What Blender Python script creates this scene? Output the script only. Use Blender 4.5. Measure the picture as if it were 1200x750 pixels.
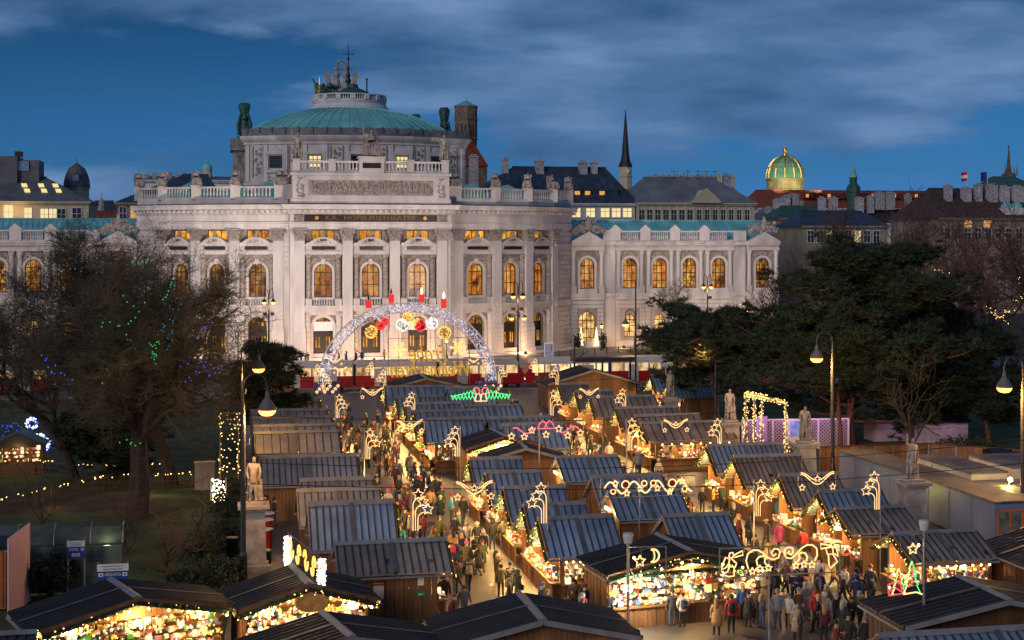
import bpy, bmesh, math, random
import numpy as np
from math import sin, cos, pi, atan, sqrt, radians
from mathutils import Vector, Matrix
for o in list(bpy.data.objects): bpy.data.objects.remove(o)
R = random.Random(7)
SC = bpy.context.scene; COL = SC.collection
# ---------------------------------------------------------------- camera
CZ, F, HY, TH = 18.0, 1700.0, 283.0, atan(350/1700)
CT, ST = cos(TH), sin(TH)
cam = bpy.data.cameras.new('camera'); co = bpy.data.objects.new('camera', cam); COL.objects.link(co)
co.location = (0, 0, CZ); co.rotation_euler = (pi/2, 0, -TH)
cam.sensor_width = 36; cam.lens = 36*F/1200; cam.shift_y = -(375-HY)/1200
cam.clip_start = 1; cam.clip_end = 4000
SC.camera = co
# ---------------------------------------------------------------- exposure
SC.render.engine = 'CYCLES'
vs = SC.view_settings; vs.view_transform = 'Standard'; vs.look = 'None'; vs.exposure = 0; vs.gamma = 1
SC.cycles.use_denoising = True; SC.cycles.max_bounces = 5; SC.cycles.diffuse_bounces = 2
SC.cycles.glossy_bounces = 2; SC.cycles.transparent_max_bounces = 6
SC.cycles.sample_clamp_indirect = 3; SC.cycles.sample_clamp_direct = 0; SC.cycles.caustics_reflective = False
# ---------------------------------------------------------------- sky (dusk, the afterglow is behind the camera)
W = bpy.data.worlds.new('World'); SC.world = W; W.use_nodes = True
nt = W.node_tree; N = nt.nodes; L = nt.links
for n in list(N): N.remove(n)
def nd(t, **k):
    n = N.new(t)
    for a, b in k.items(): setattr(n, a, b)
    return n
SUN_EL, SUN_AZ = radians(4), radians(222)     # low western afterglow, azimuth from north = +Y, clockwise
CLOUD_A, CLOUD_B = (3.91, 6.52, 4.83), (4.47, 7.46, 2.03)
out = nd('ShaderNodeOutputWorld'); bg = nd('ShaderNodeBackground'); bg.inputs[1].default_value = 0.125
sky = nd('ShaderNodeTexSky', sky_type='NISHITA', sun_disc=False, sun_elevation=SUN_EL, sun_rotation=SUN_AZ)
sky.ozone_density = 4.0; sky.dust_density = 0.4; sky.altitude = 200
tc = nd('ShaderNodeTexCoord'); sep = nd('ShaderNodeSeparateXYZ'); L.new(tc.outputs['Generated'], sep.inputs[0])
# blue-hour filter: keeps the Nishita shape, shifts it to the deep blue of the hour
filt = nd('ShaderNodeMix', data_type='RGBA', blend_type='MULTIPLY'); filt.inputs[0].default_value = 1
elr = nd('ShaderNodeMapRange'); elr.inputs[1].default_value = 0.0; elr.inputs[2].default_value = 0.17
L.new(sep.outputs[2], elr.inputs[0])
tint = nd('ShaderNodeValToRGB'); L.new(elr.outputs[0], tint.inputs[0])
for p_, c_ in ((0.0, (.2253, 1.0389, 5.2573)), (.29, (.2139, .6917, 1.9901)), (.59, (.2225, .5494, 1.0866)), (.95, (.1476, .3471, .589))):
    e = tint.color_ramp.elements.new(p_); e.color = (c_[0]*1.2/6, c_[1]*1.03/6, c_[2]*.93/6, 1)
for q_ in (0, -1): tint.color_ramp.elements.remove(tint.color_ramp.elements[q_])
gain = nd('ShaderNodeVectorMath', operation='SCALE'); gain.inputs[3].default_value = 6; L.new(filt.outputs[2], gain.inputs[0])
L.new(sky.outputs[0], filt.inputs[6]); L.new(tint.outputs[0], filt.inputs[7])
# cloud banks: broad soft stratocumulus, denser where the large-scale field is high
mp = nd('ShaderNodeMapping'); L.new(tc.outputs['Generated'], mp.inputs[0]); mp.inputs[3].default_value = (5.5, 5.5, 23); mp.inputs[1].default_value = CLOUD_A
nz = nd('ShaderNodeTexNoise'); nz.inputs['Scale'].default_value = 1.0; nz.inputs['Detail'].default_value = 8; nz.inputs['Roughness'].default_value = 0.55; nz.inputs['Distortion'].default_value = 0.25
L.new(mp.outputs[0], nz.inputs['Vector'])
mp2 = nd('ShaderNodeMapping'); L.new(tc.outputs['Generated'], mp2.inputs[0]); mp2.inputs[3].default_value = (1.9, 1.9, 10); mp2.inputs[1].default_value = CLOUD_B
nz2 = nd('ShaderNodeTexNoise'); nz2.inputs['Scale'].default_value = 1.0; nz2.inputs['Detail'].default_value = 2
L.new(mp2.outputs[0], nz2.inputs['Vector'])
w2 = nd('ShaderNodeMath', operation='MULTIPLY'); w2.inputs[1].default_value = 1.5; L.new(nz2.outputs[0], w2.inputs[0])
add = nd('ShaderNodeMath', operation='ADD'); L.new(nz.outputs[0], add.inputs[0]); L.new(w2.outputs[0], add.inputs[1])
half = nd('ShaderNodeMath', operation='MULTIPLY'); half.inputs[1].default_value = 0.4
L.new(add.outputs[0], half.inputs[0])
cr = nd('ShaderNodeMapRange', interpolation_type='SMOOTHSTEP'); cr.inputs[1].default_value = 0.452; cr.inputs[2].default_value = 0.525; L.new(half.outputs[0], cr.inputs[0])
# clouds catch a little of the afterglow: light rims, dusky bellies
mp3 = nd('ShaderNodeMapping'); L.new(tc.outputs['Generated'], mp3.inputs[0]); mp3.inputs[3].default_value = (7, 7, 30); mp3.inputs[1].default_value = (CLOUD_A[0], CLOUD_A[1], CLOUD_A[2]-.35)
nz3 = nd('ShaderNodeTexNoise'); nz3.inputs['Scale'].default_value = 1.0; nz3.inputs['Detail'].default_value = 7; nz3.inputs['Roughness'].default_value = .5; L.new(mp3.outputs[0], nz3.inputs['Vector'])
shade = nd('ShaderNodeValToRGB'); L.new(nz3.outputs[0], shade.inputs[0])
shade.color_ramp.elements[0].position = 0.34; shade.color_ramp.elements[0].color = (0.32, 0.88, 1.95, 1)
shade.color_ramp.elements[1].position = 0.70; shade.color_ramp.elements[1].color = (1.35, 2.30, 4.0, 1)
e = shade.color_ramp.elements.new(0.52); e.color = (0.70, 1.45, 2.9, 1)
cm = nd('ShaderNodeMix', data_type='RGBA'); cf = nd('ShaderNodeMath', operation='MULTIPLY'); cf.inputs[1].default_value = 0.9
L.new(cr.outputs[0], cf.inputs[0]); L.new(cf.outputs[0], cm.inputs[0]); L.new(gain.outputs[0], cm.inputs[6]); L.new(shade.outputs[0], cm.inputs[7])
L.new(cm.outputs[2], bg.inputs[0]); L.new(bg.outputs[0], out.inputs[0])
# the one sun: the broad, weak afterglow of the western sky
sl = bpy.data.lights.new('sun', 'SUN'); sl.energy = 1.25; sl.angle = radians(24); sl.color = (1.0, 0.86, 0.80)
so = bpy.data.objects.new('sun', sl); COL.objects.link(so)
az = SUN_AZ; el = radians(20)
so.rotation_euler = Vector((-sin(az)*cos(el), -cos(az)*cos(el), -sin(el))).to_track_quat('-Z', 'Y').to_euler()
so.location = (0, -50, 80)
# ---------------------------------------------------------------- projection helpers (photo pixel -> place in the world)
def ray(px, py): return (px-600)/F, (HY-py)/F
def gp(px, py, z=0.0):
    t, v = ray(px, py); w = (z-CZ)/v; u = t*w
    return Vector((u*CT+w*ST, w*CT-u*ST, z))
def wp(px, py, w):
    t, v = ray(px, py); u = t*w
    return Vector((u*CT+w*ST, w*CT-u*ST, CZ+v*w))
def yp(px, py, Y):
    t, v = ray(px, py); w = Y/(CT-t*ST); return wp(px, py, w)
def px_of(p):
    w = p[0]*ST+p[1]*CT; u = p[0]*CT-p[1]*ST
    return 600+F*u/w, HY-F*(p[2]-CZ)/w, w
# ---------------------------------------------------------------- materials
MAT = {}
def _new(name):
    m = bpy.data.materials.new(name); m.use_nodes = True; MAT[name] = m
    return m, m.node_tree.nodes, m.node_tree.links, m.node_tree.nodes['Principled BSDF']
def mat(name, col, rough=0.7, metal=0.0, var=0.15, scale=1.5, bump=0.0, bscale=20, streak=0.0, col2=None, spec=0.4):
    m, n, l, b = _new(name)
    b.inputs['Roughness'].default_value = rough; b.inputs['Metallic'].default_value = metal
    b.inputs['Specular IOR Level'].default_value = spec
    b.inputs['Base Color'].default_value = (*col, 1)
    if var or col2:
        tcn = n.new('ShaderNodeTexCoord'); nz = n.new('ShaderNodeTexNoise'); mpn = n.new('ShaderNodeMapping')
        nz.inputs['Scale'].default_value = scale; nz.inputs['Detail'].default_value = 6
        if streak: mpn.inputs[3].default_value = (1, 1, streak)
        l.new(tcn.outputs['Object'], mpn.inputs[0]); l.new(mpn.outputs[0], nz.inputs['Vector'])
        rp = n.new('ShaderNodeValToRGB'); c2 = col2 or tuple(c*(1-var*2) for c in col)
        rp.color_ramp.elements[0].position = .3; rp.color_ramp.elements[1].position = .7
        rp.color_ramp.elements[0].color = (*c2, 1); rp.color_ramp.elements[1].color = (*[min(1, c*(1+var*.6)) for c in col], 1)
        l.new(nz.outputs[0], rp.inputs[0])
        oi = n.new('ShaderNodeObjectInfo'); hv = n.new('ShaderNodeHueSaturation')
        mr = n.new('ShaderNodeMapRange'); mr.inputs[3].default_value = 1-var*.6; mr.inputs[4].default_value = 1+var*.6
        l.new(oi.outputs['Random'], mr.inputs[0]); l.new(mr.outputs[0], hv.inputs['Value'])
        l.new(rp.outputs[0], hv.inputs['Color']); l.new(hv.outputs[0], b.inputs['Base Color'])
    if bump:
        tcn = n.new('ShaderNodeTexCoord'); nb = n.new('ShaderNodeTexNoise'); nb.inputs['Scale'].default_value = bscale; nb.inputs['Detail'].default_value = 4
        l.new(tcn.outputs['Object'], nb.inputs['Vector'])
        bp = n.new('ShaderNodeBump'); bp.inputs['Strength'].default_value = bump; bp.inputs['Distance'].default_value = .05
        l.new(nb.outputs[0], bp.inputs['Height']); l.new(bp.outputs[0], b.inputs['Normal'])
    return m
def emis(name, col, s, sample=False):
    m, n, l, b = _new(name); n.remove(b)
    e = n.new('ShaderNodeEmission'); e.inputs[0].default_value = (*col, 1); e.inputs[1].default_value = s
    l.new(e.outputs[0], n['Material Output'].inputs[0])
    m.cycles.emission_sampling = 'AUTO' if sample else 'NONE'
    return m
def lit_glass(name, c1, c2, c3, s, scale=1.2, vs=1.0):
    """window glass with the lit room seen through it: blotches of lamp light, curtains and dark furniture"""
    m, n, l, b = _new(name)
    tcn = n.new('ShaderNodeTexCoord'); oi = n.new('ShaderNodeObjectInfo'); va = n.new('ShaderNodeVectorMath'); va.operation = 'ADD'
    sc = n.new('ShaderNodeVectorMath'); sc.operation = 'SCALE'; sc.inputs[3].default_value = 37
    cb = n.new('ShaderNodeCombineXYZ'); l.new(oi.outputs['Random'], cb.inputs[0]); l.new(oi.outputs['Random'], cb.inputs[2])
    l.new(cb.outputs[0], sc.inputs[0]); l.new(tcn.outputs['Object'], va.inputs[0]); l.new(sc.outputs[0], va.inputs[1])
    mpn = n.new('ShaderNodeMapping'); mpn.inputs[3].default_value = (1.6, 1, vs); l.new(va.outputs[0], mpn.inputs[0])
    nz = n.new('ShaderNodeTexNoise'); nz.inputs['Scale'].default_value = scale; nz.inputs['Detail'].default_value = 3; nz.inputs['Roughness'].default_value = .6
    l.new(mpn.outputs[0], nz.inputs['Vector'])
    rp = n.new('ShaderNodeValToRGB'); el = rp.color_ramp.elements
    el[0].position = .36; el[0].color = (*c1, 1); el[1].position = .68; el[1].color = (*c3, 1); x = el.new(.5); x.color = (*c2, 1)
    l.new(nz.outputs[0], rp.inputs[0])
    b.inputs['Base Color'].default_value = (.02, .02, .02, 1); b.inputs['Roughness'].default_value = .3; b.inputs['Specular IOR Level'].default_value = .2
    l.new(rp.outputs[0], b.inputs['Emission Color'])
    rm = n.new('ShaderNodeMapRange'); rm.inputs[3].default_value = s*.55; rm.inputs[4].default_value = s*1.2     # every room has its own lamps
    wn = n.new('ShaderNodeTexWhiteNoise'); wn.noise_dimensions = '1D'; l.new(oi.outputs['Random'], wn.inputs['W']); l.new(wn.outputs[0], rm.inputs[0]); l.new(rm.outputs[0], b.inputs['Emission Strength'])
    m.cycles.emission_sampling = 'NONE'
    return m
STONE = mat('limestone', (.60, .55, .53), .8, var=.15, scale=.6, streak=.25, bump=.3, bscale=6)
ASHLAR = mat('shaded_weathered_ashlar', (.40, .345, .315), .85, var=.22, scale=.8, streak=.3, bump=.4, bscale=5)  # weathered stone, darkened further for the shade of the recessed bays
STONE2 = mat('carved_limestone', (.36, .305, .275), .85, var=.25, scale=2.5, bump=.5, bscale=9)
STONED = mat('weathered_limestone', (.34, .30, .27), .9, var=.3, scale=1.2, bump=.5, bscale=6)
STATUE = mat('statue_stone', (.38, .33, .29), .85, var=.3, scale=3, bump=.4, bscale=14)
COPPER = mat('patina_copper', (.16, .47, .44), .55, var=.22, scale=.35, streak=.4, col2=(.12, .35, .33))
COPPERD = mat('dark_patina', (.035, .12, .09), .6, var=.35, scale=2, bump=.5)
COPPERB = mat('pale_patina', (.14, .42, .46), .5, var=.18, scale=.6)
SLATE = mat('slate_roof', (.030, .045, .075), .55, var=.25, scale=.6)
ZINC = mat('zinc_roof', (.17, .175, .19), .5, var=.2, scale=.3)
GREYR = mat('grey_roof', (.11, .115, .125), .6, var=.2, scale=.4)
REDR = mat('red_tile_roof', (.22, .050, .028), .8, var=.3, scale=1.2)
BROWNR = mat('brown_tile_roof', (.060, .036, .028), .8, var=.3, scale=1.0)
CREAM = mat('cream_plaster', (.50, .44, .33), .85, var=.1, scale=.3)
WHITEP = mat('white_plaster', (.62, .61, .62), .85, var=.12, scale=.4)
TANP = mat('tan_plaster', (.30, .24, .18), .85, var=.15, scale=.4)
DARKST = mat('sooty_brick', (.19, .135, .095), .9, var=.3, scale=.8, bump=.4)
FRIEZEG = mat('old_gilt_letters', (.26, .155, .045), .5, .3, var=.1)
GOLD = mat('gilding', (.75, .50, .12), .35, .9, var=.1)
MARBLE = mat('brown_marble', (.035, .018, .014), .35, var=.3, scale=2)
FRAME = mat('dark_oak_frame', (.030, .018, .012), .5, var=.2)
IRON = mat('black_iron', (.018, .018, .02), .45, .5, var=.15)
STEEL = mat('galvanised_steel', (.30, .29, .28), .45, .7, var=.15)
DGLASS = mat('dark_glass', (.01, .012, .016), .08, var=0, spec=.8)
GLOW = lit_glass('lit_hall_glass', (.05, .010, .001), (.66, .19, .010), (1.0, .60, .14), .75, .55)
GLOWU = lit_glass('lit_mezzanine_glass', (.30, .08, .002), (.85, .32, .02), (1.0, .60, .12), 1.0, .8)
GLOWD = lit_glass('dim_hall_glass', (.03, .012, .002), (.30, .11, .012), (1.0, .48, .06), 1.0, 1.4)
GLOWC = lit_glass('lit_shop_glass', (.20, .10, .03), (.8, .40, .10), (1.0, .75, .35), 1.2, 1.2)
PALEGLOW = emis('pale_window_light', (1.0, .80, .38), 1.0)
ORGLOW = emis('orange_window_light', (1.0, .45, .10), .8)
SKYGL = mat('skylight_glass', (.25, .33, .42), .12, .3, var=.1)
# ---------------------------------------------------------------- mesh builder
ICO = None
def ico():
    global ICO
    if ICO is None:
        bm = bmesh.new(); bmesh.ops.create_icosphere(bm, subdivisions=1, radius=1)
        bm.verts.ensure_lookup_table()
        ICO = ([v.co.copy() for v in bm.verts], [[v.index for v in f.verts] for f in bm.faces]); bm.free()
    return ICO
OCT_V = [(1, 0, 0), (-1, 0, 0), (0, 1, 0), (0, -1, 0), (0, 0, 1), (0, 0, -1)]
OCT_F = [(0, 2, 4), (2, 1, 4), (1, 3, 4), (3, 0, 4), (2, 0, 5), (1, 2, 5), (3, 1, 5), (0, 3, 5)]
class MB:
    def __init__(s): s.v = []; s.f = []; s.m = []; s.cur = 0
    def add(s, vs, fs):
        b = len(s.v); s.v.extend([tuple(v) for v in vs]); s.f.extend([tuple(i+b for i in f) for f in fs]); s.m.extend([s.cur]*len(fs))
    def box(s, x0, x1, y0, y1, z0, z1, M=None):
        vs = [Vector(p) for p in ((x0,y0,z0),(x1,y0,z0),(x1,y1,z0),(x0,y1,z0),(x0,y0,z1),(x1,y0,z1),(x1,y1,z1),(x0,y1,z1))]
        if M: vs = [M@v for v in vs]
        s.add(vs, [(3,2,1,0),(4,5,6,7),(0,1,5,4),(1,2,6,5),(2,3,7,6),(3,0,4,7)])
    def bx(s, c, d, rz=0, M=None):
        T = Matrix.Translation(c)@Matrix.Rotation(rz, 4, 'Z')
        if M: T = M@T
        s.box(-d[0]/2, d[0]/2, -d[1]/2, d[1]/2, -d[2]/2, d[2]/2, T)
    def poly(s, pts): s.add(pts, [tuple(range(len(pts)))])
    def prism(s, pts, y0, y1, M=None):
        """outline in x,z extruded along y"""
        n = len(pts); vs = [Vector((x, y0, z)) for x, z in pts]+[Vector((x, y1, z)) for x, z in pts]
        if M: vs = [M@v for v in vs]
        s.add(vs, [tuple(range(n)), tuple(range(2*n-1, n-1, -1))]+[(i, i+n, (i+1) % n+n, (i+1) % n) for i in range(n)])
    def tube(s, pts, r, n=5, cap=True):
        pts = [Vector(p) for p in pts]; k = len(pts)
        rs = r if isinstance(r, (list, tuple)) else [r]*k
        vs = []; up = None
        for i, p in enumerate(pts):
            d = (pts[min(i+1, k-1)]-pts[max(i-1, 0)]); d = d.normalized() if d.length > 1e-9 else Vector((0, 0, 1))
            if up is None:
                a = Vector((0, 0, 1)) if abs(d.z) < .9 else Vector((1, 0, 0)); up = a.cross(d).normalized()
            up = (up-d*up.dot(d)); up = up.normalized() if up.length > 1e-6 else d.orthogonal().normalized()
            q = d.cross(up)
            for j in range(n):
                a = 2*pi*j/n; vs.append(p+(up*cos(a)+q*sin(a))*rs[i])
        fs = [(i*n+j, i*n+(j+1) % n, (i+1)*n+(j+1) % n, (i+1)*n+j) for i in range(k-1) for j in range(n)]
        if cap: fs += [tuple(range(n-1, -1, -1)), tuple(range((k-1)*n, k*n))]
        s.add(vs, fs)
    def lathe(s, prof, n=12, c=(0, 0, 0), sx=1, sy=1, M=None, a0=0, cap=True):
        vs = []
        for r, z in prof:
            for j in range(n):
                a = a0+2*pi*j/n; vs.append(Vector((c[0]+r*cos(a)*sx, c[1]+r*sin(a)*sy, c[2]+z)))
        if M: vs = [M@v for v in vs]
        k = len(prof); fs = [(i*n+j, i*n+(j+1) % n, (i+1)*n+(j+1) % n, (i+1)*n+j) for i in range(k-1) for j in range(n)]
        if cap: fs += [tuple(range(n-1, -1, -1)), tuple(range((k-1)*n, k*n))]
        s.add(vs, fs)
    def ball(s, c, r, sc=(1, 1, 1), M=None):
        V, Fc = ico(); c = Vector(c)
        vs = [Vector((v.x*r*sc[0], v.y*r*sc[1], v.z*r*sc[2]))+c for v in V]
        if M: vs = [M@v for v in vs]
        s.add(vs, Fc)
    def oct(s, c, r): s.add([(c[0]+a*r, c[1]+b*r, c[2]+d*r) for a, b, d in OCT_V], OCT_F)
    def sweep(s, prof, path, caps=True):
        """prof [(out, z)] swept along a plan path; out is to the right of travel"""
        P = [Vector((p[0], p[1])) for p in path]; n = len(prof); rows = []
        for i, p in enumerate(P):
            nn = []
            if i > 0: d = (P[i]-P[i-1]).normalized(); nn.append(Vector((d.y, -d.x)))
            if i < len(P)-1: d = (P[i+1]-P[i]).normalized(); nn.append(Vector((d.y, -d.x)))
            m = sum(nn, Vector((0, 0))).normalized(); k = 1/max(.35, m.dot(nn[0]))
            rows.append([(p.x+m.x*o*k, p.y+m.y*o*k, z) for o, z in prof])
        vs = [v for r in rows for v in r]; fs = []
        for i in range(len(P)-1):
            for j in range(n): a, b = i*n+j, i*n+(j+1) % n; fs.append((b, a, a+n, b+n))
        if caps: fs += [tuple(range(n)), tuple(range(len(vs)-1, len(vs)-n-1, -1))]
        s.add(vs, fs)
    def arch(s, x0, x1, z0, z1, cx, w, zb, zs, y=0, depth=.5, n=10, flat=False):
        """wall panel in the x,z plane with one (arched) opening and its reveal; zs = spring (or top if flat)"""
        l, r = cx-w/2, cx+w/2
        def q(a, b, c, d): s.add([(a, y, c), (b, y, c), (b, y, d), (a, y, d)], [(0, 1, 2, 3)])
        q(x0, l, z0, z1); q(r, x1, z0, z1)
        if zb > z0: q(l, r, z0, zb)
        if flat: arc = [(l, zs), (r, zs)]
        else: arc = [(cx-w/2*cos(pi*i/n), zs+w/2*sin(pi*i/n)) for i in range(n+1)]
        for (a, b), (c, d) in zip(arc, arc[1:]):
            s.add([(a, y, b), (c, y, d), (c, y, z1), (a, y, z1)], [(0, 1, 2, 3)])
        loop = [(l, zb)]+arc+[(r, zb)]
        for (a, b), (c, d) in zip(loop, loop[1:]+loop[:1]):
            s.add([(a, y, b), (a, y+depth, b), (c, y+depth, d), (c, y, d)], [(0, 1, 2, 3)])
    def mesh(s, name, mats, smooth=False):
        me = bpy.data.meshes.new(name); me.from_pydata(s.v, [], s.f)
        for m in (mats if isinstance(mats, (list, tuple)) else [mats]): me.materials.append(m)
        if any(s.m): me.polygons.foreach_set('material_index', s.m)
        if smooth: me.polygons.foreach_set('use_smooth', [True]*len(s.f))
        me.update(); return me
    def build(s, name, mats, parent=None, off=None, smooth=False, label=None, kind=None):
        if off is not None: s.v = [(a-off[0], b-off[1], c-off[2]) for a, b, c in s.v]
        return put(name, s.mesh(name, mats, smooth), parent, label=label, kind=kind)
def put(name, me, parent=None, loc=None, rz=0, label=None, kind=None, scale=None):
    o = bpy.data.objects.new(name, me); COL.objects.link(o)
    if parent: o.parent = parent
    if loc is not None: o.location = loc
    if rz: o.rotation_euler.z = rz
    if scale: o.scale = scale
    if label: o['label'] = label
    if kind: o['kind'] = kind
    return o
def tag(o, label, cat, group=None):
    o['label'] = label; o['category'] = cat
    if group: o['group'] = group
    return o
def thing(name, label, cat, loc=(0, 0, 0), rz=0, group=None):
    o = bpy.data.objects.new(name, None); COL.objects.link(o); o.location = loc; o.rotation_euler.z = rz; o.empty_display_size = .2
    return tag(o, label, cat, group)
KIDS = {}
def copy_tree(o, parent=None):
    c = o.copy(); COL.objects.link(c)
    if parent: c.parent = parent
    for ch in list(o.children): copy_tree(ch, c)
    return c
def lamp(name, loc, e, col=(1, .62, .26), r=.15, parent=None, kind='POINT', **k):
    d = bpy.data.lights.new(name, kind); d.energy = e; d.color = col
    if kind != 'AREA': d.shadow_soft_size = r
    for a, b in k.items(): setattr(d, a, b)
    o = bpy.data.objects.new(name, d); COL.objects.link(o); o.location = loc
    if parent: o.parent = parent
    return o
def text_mesh(body, size, ext=.02, font_shear=0, align='CENTER', bold=0):
    cu = bpy.data.curves.new('text', 'FONT'); cu.body = body; cu.size = size; cu.extrude = ext; cu.shear = font_shear; cu.align_x = align; cu.align_y = 'CENTER'
    cu.offset = bold; cu.resolution_u = 3
    o = bpy.data.objects.new('text', cu); COL.objects.link(o)
    dg = bpy.context.evaluated_depsgraph_get(); me = bpy.data.meshes.new_from_object(o.evaluated_get(dg)); bpy.data.objects.remove(o)
    return me
# ================================================================ THE THEATRE
TX, TY = 23.7, 222.0
theatre = thing('theatre', 'huge cream stone theatre with curved columned front, arched windows and green dome', 'theatre', (TX, TY, 0))
def tpart(name, mb, m, smooth=False, parent=None, label=None, kind=None): return mb.build(name, m, parent or theatre, smooth=smooth, label=label, kind=kind)
CPIL = [-10.9, -3.63, 3.63, 10.9]
FL = [(14.0, 2.6), (20.6, 4.6), (26.5, 7.6), (31.7, 11.7)]
ENDP = (35.6, 16.6)
# plan path of the wall plane, left to right
path = [(-ENDP[0], ENDP[1])]+[(-x, y) for x, y in reversed(FL)]+[(-12.3, 2.2), (-12.3, 0), (12.3, 0), (12.3, 2.2)]+FL+[ENDP]
WB = 1.0   # wall set behind the pilaster faces
# --- bay module meshes (width 7.27, wall plane y=0, viewer at -y)
BW = 7.27
def bay_wall_mesh():
    m = MB(); h = BW/2
    m.arch(-h, h, 0, 7.5, 0, 3.0, .35, 4.9, 0, .9)
    m.arch(-h, h, 7.5, 16.9, 0, 2.7, 9.5, 13.25, 0, .6, n=12)
    m.arch(-h, h, 16.9, 20.0, 0, 3.5, 18.25, 19.78, 0, .4, flat=True)
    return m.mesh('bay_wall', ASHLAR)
def arcpts(cx, zs, r, n=12, a0=0, a1=pi): return [(cx-r*cos(a0+(a1-a0)*i/n), zs+r*sin(a0+(a1-a0)*i/n)) for i in range(n+1)]
def bay_trim_mesh():
    m = MB(); h = BW/2
    m.box(-h, h, -.95, 0, 7.35, 7.75); m.box(-h, h, -1.15, 0, 7.75, 8.25)      # string course
    m.box(-h, h, -.35, 0, 0, .9)
    m.box(-h, h, -.75, 0, 16.0, 16.5); m.box(-h, h, -.95, 0, 16.5, 16.62); m.box(-h, h, -.7, 0, 16.62, 17.35); m.box(-h, h, -1.05, 0, 17.35, 17.6)
    m.box(-2.75, -1.75, -.98, 0, 8.25, 9.2); m.box(1.75, 2.75, -.98, 0, 8.25, 9.2)
    m.box(-1.75, 1.75, -.5, 0, 9.15, 9.45)
    # archivolt round the window
    o, i = arcpts(0, 13.25, 1.75), arcpts(0, 13.25, 1.38)
    for k in range(12): m.prism([i[k], i[k+1], o[k+1], o[k]], -.22, 0)
    m.box(-1.75, -1.38, -.2, 0, 9.5, 13.25); m.box(1.38, 1.75, -.2, 0, 9.5, 13.25)
    m.prism([(-.22, 14.5), (.22, 14.5), (.32, 15.3), (-.32, 15.3)], -.45, 0)
    # segmental pediment
    o = [(x, 17.6+.95*(1-(x/2.35)**2)) for x in [2.35*(k/6-1) for k in range(13)]]
    m.prism(o, -1.0, -.05); m.prism([(x, z+.14) for x, z in o]+[(x, z-.0) for x, z in reversed(o)], -1.2, 0)
    m.box(-2.6, -2.1, -.98, 0, 17.6, 17.85); m.box(2.1, 2.6, -.98, 0, 17.6, 17.85)
    # door surround on the ground floor
    o, i = arcpts(0, 4.9, 1.95), arcpts(0, 4.9, 1.5)
    for k in range(12): m.prism([i[k], i[k+1], o[k+1], o[k]], -.25, 0)
    m.box(-1.95, -1.5, -.25, 0, .9, 4.9); m.box(1.5, 1.95, -.25, 0, .9, 4.9)
    m.box(-h, h, -.3, 0, 6.75, 7.35)
    return m.mesh('bay_trim', STONE)
def bay_relief_mesh():
    m = MB(); r = random.Random(3)
    for k in range(46):                              # winged figures in the spandrels over the window
        a = r.uniform(.12, pi-.12); q = r.uniform(1.85, 2.45)
        x, z = -q*cos(a)*.95, 13.25+q*sin(a)*.95
        if z < 15.85: m.ball((x, -.08, z), r.uniform(.1, .22), (1, .8, 1.3))
    for s in (-1, 1):
        m.tube([(s*.5, -.15, 15.3), (s*1.1, -.2, 15.35), (s*1.9, -.15, 14.7), (s*2.2, -.1, 14.0)], [.12, .2, .18, .06], 5)
        for k in range(14): m.ball((s*r.uniform(2.1, 2.9), -.12, r.uniform(17.7, 19.7)), r.uniform(.12, .25), (1, .7, 1.2))
    for k in range(16): m.ball((r.uniform(-1.4, 1.4), -1.05, 17.75+r.uniform(0, .45)), r.uniform(.08, .16))
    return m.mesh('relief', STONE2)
def bust_mesh():
    m = MB(); m.lathe([(.28, 18.3), (.22, 18.5), (.34, 18.7), (.42, 18.95), (.3, 19.15), (.14, 19.25), (.24, 19.42), (.25, 19.6), (.12, 19.8)], 9, (0, -.7, 0))
    m.ball((0, -.95, 19.48), .07); m.box(-.5, .5, -1, -.4, 18.05, 18.35)
    return m.mesh('bust', STATUE)
def smallcol_mesh():
    m = MB(); m.box(-.5, .5, -.5, .5, 9.2, 9.4)
    m.lathe([(.46, 9.4), (.46, 9.55), (.38, 9.6), (.4, 9.75), (.40, 11), (.36, 14.9), (.34, 15.15)], 12)
    m.lathe([(.34, 15.15), (.46, 15.3), (.40, 15.4), (.52, 15.65), (.56, 15.85)], 8); m.box(-.52, .52, -.5, .5, 15.85, 16.0)
    return m.mesh('column', STONE2)
def gfcol_mesh():
    m = MB(); m.box(-.55, .55, -.5, .5, 0, .9); prof = [(.5, .9), (.5, 1.1)]
    z = 1.1
    while z < 6.0: prof += [(.48, z), (.48, z+.62), (.42, z+.66), (.42, z+.76)]; z += .8
    prof += [(.48, z), (.44, 6.6)]; m.lathe(prof, 10); m.box(-.55, .55, -.5, .5, 6.6, 6.85)
    return m.mesh('rusticated_column', STONE)
def balus_mesh(x0, x1, z0, z1, step=.38, y=-.35):
    m = MB(); n = max(2, int((x1-x0)/step))
    for k in range(n):
        x = x0+(k+.5)*(x1-x0)/n; h = z1-z0
        m.lathe([(.1, 0), (.14, h*.25), (.07, h*.6), (.12, h)], 5, (x, y, z0), cap=False)
    return m
def glass_mesh(w, zb, zs, arched=True, y=.42):
    m = MB(); pts = [(-w/2, zb)]+(arcpts(0, zs, w/2, 10) if arched else [(-w/2, zs), (w/2, zs)])+[(w/2, zb)]
    if not arched: pts = [(-w/2, zb), (-w/2, zs), (w/2, zs), (w/2, zb)]
    m.poly([(x, y, z) for x, z in reversed(pts)]); return m
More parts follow.
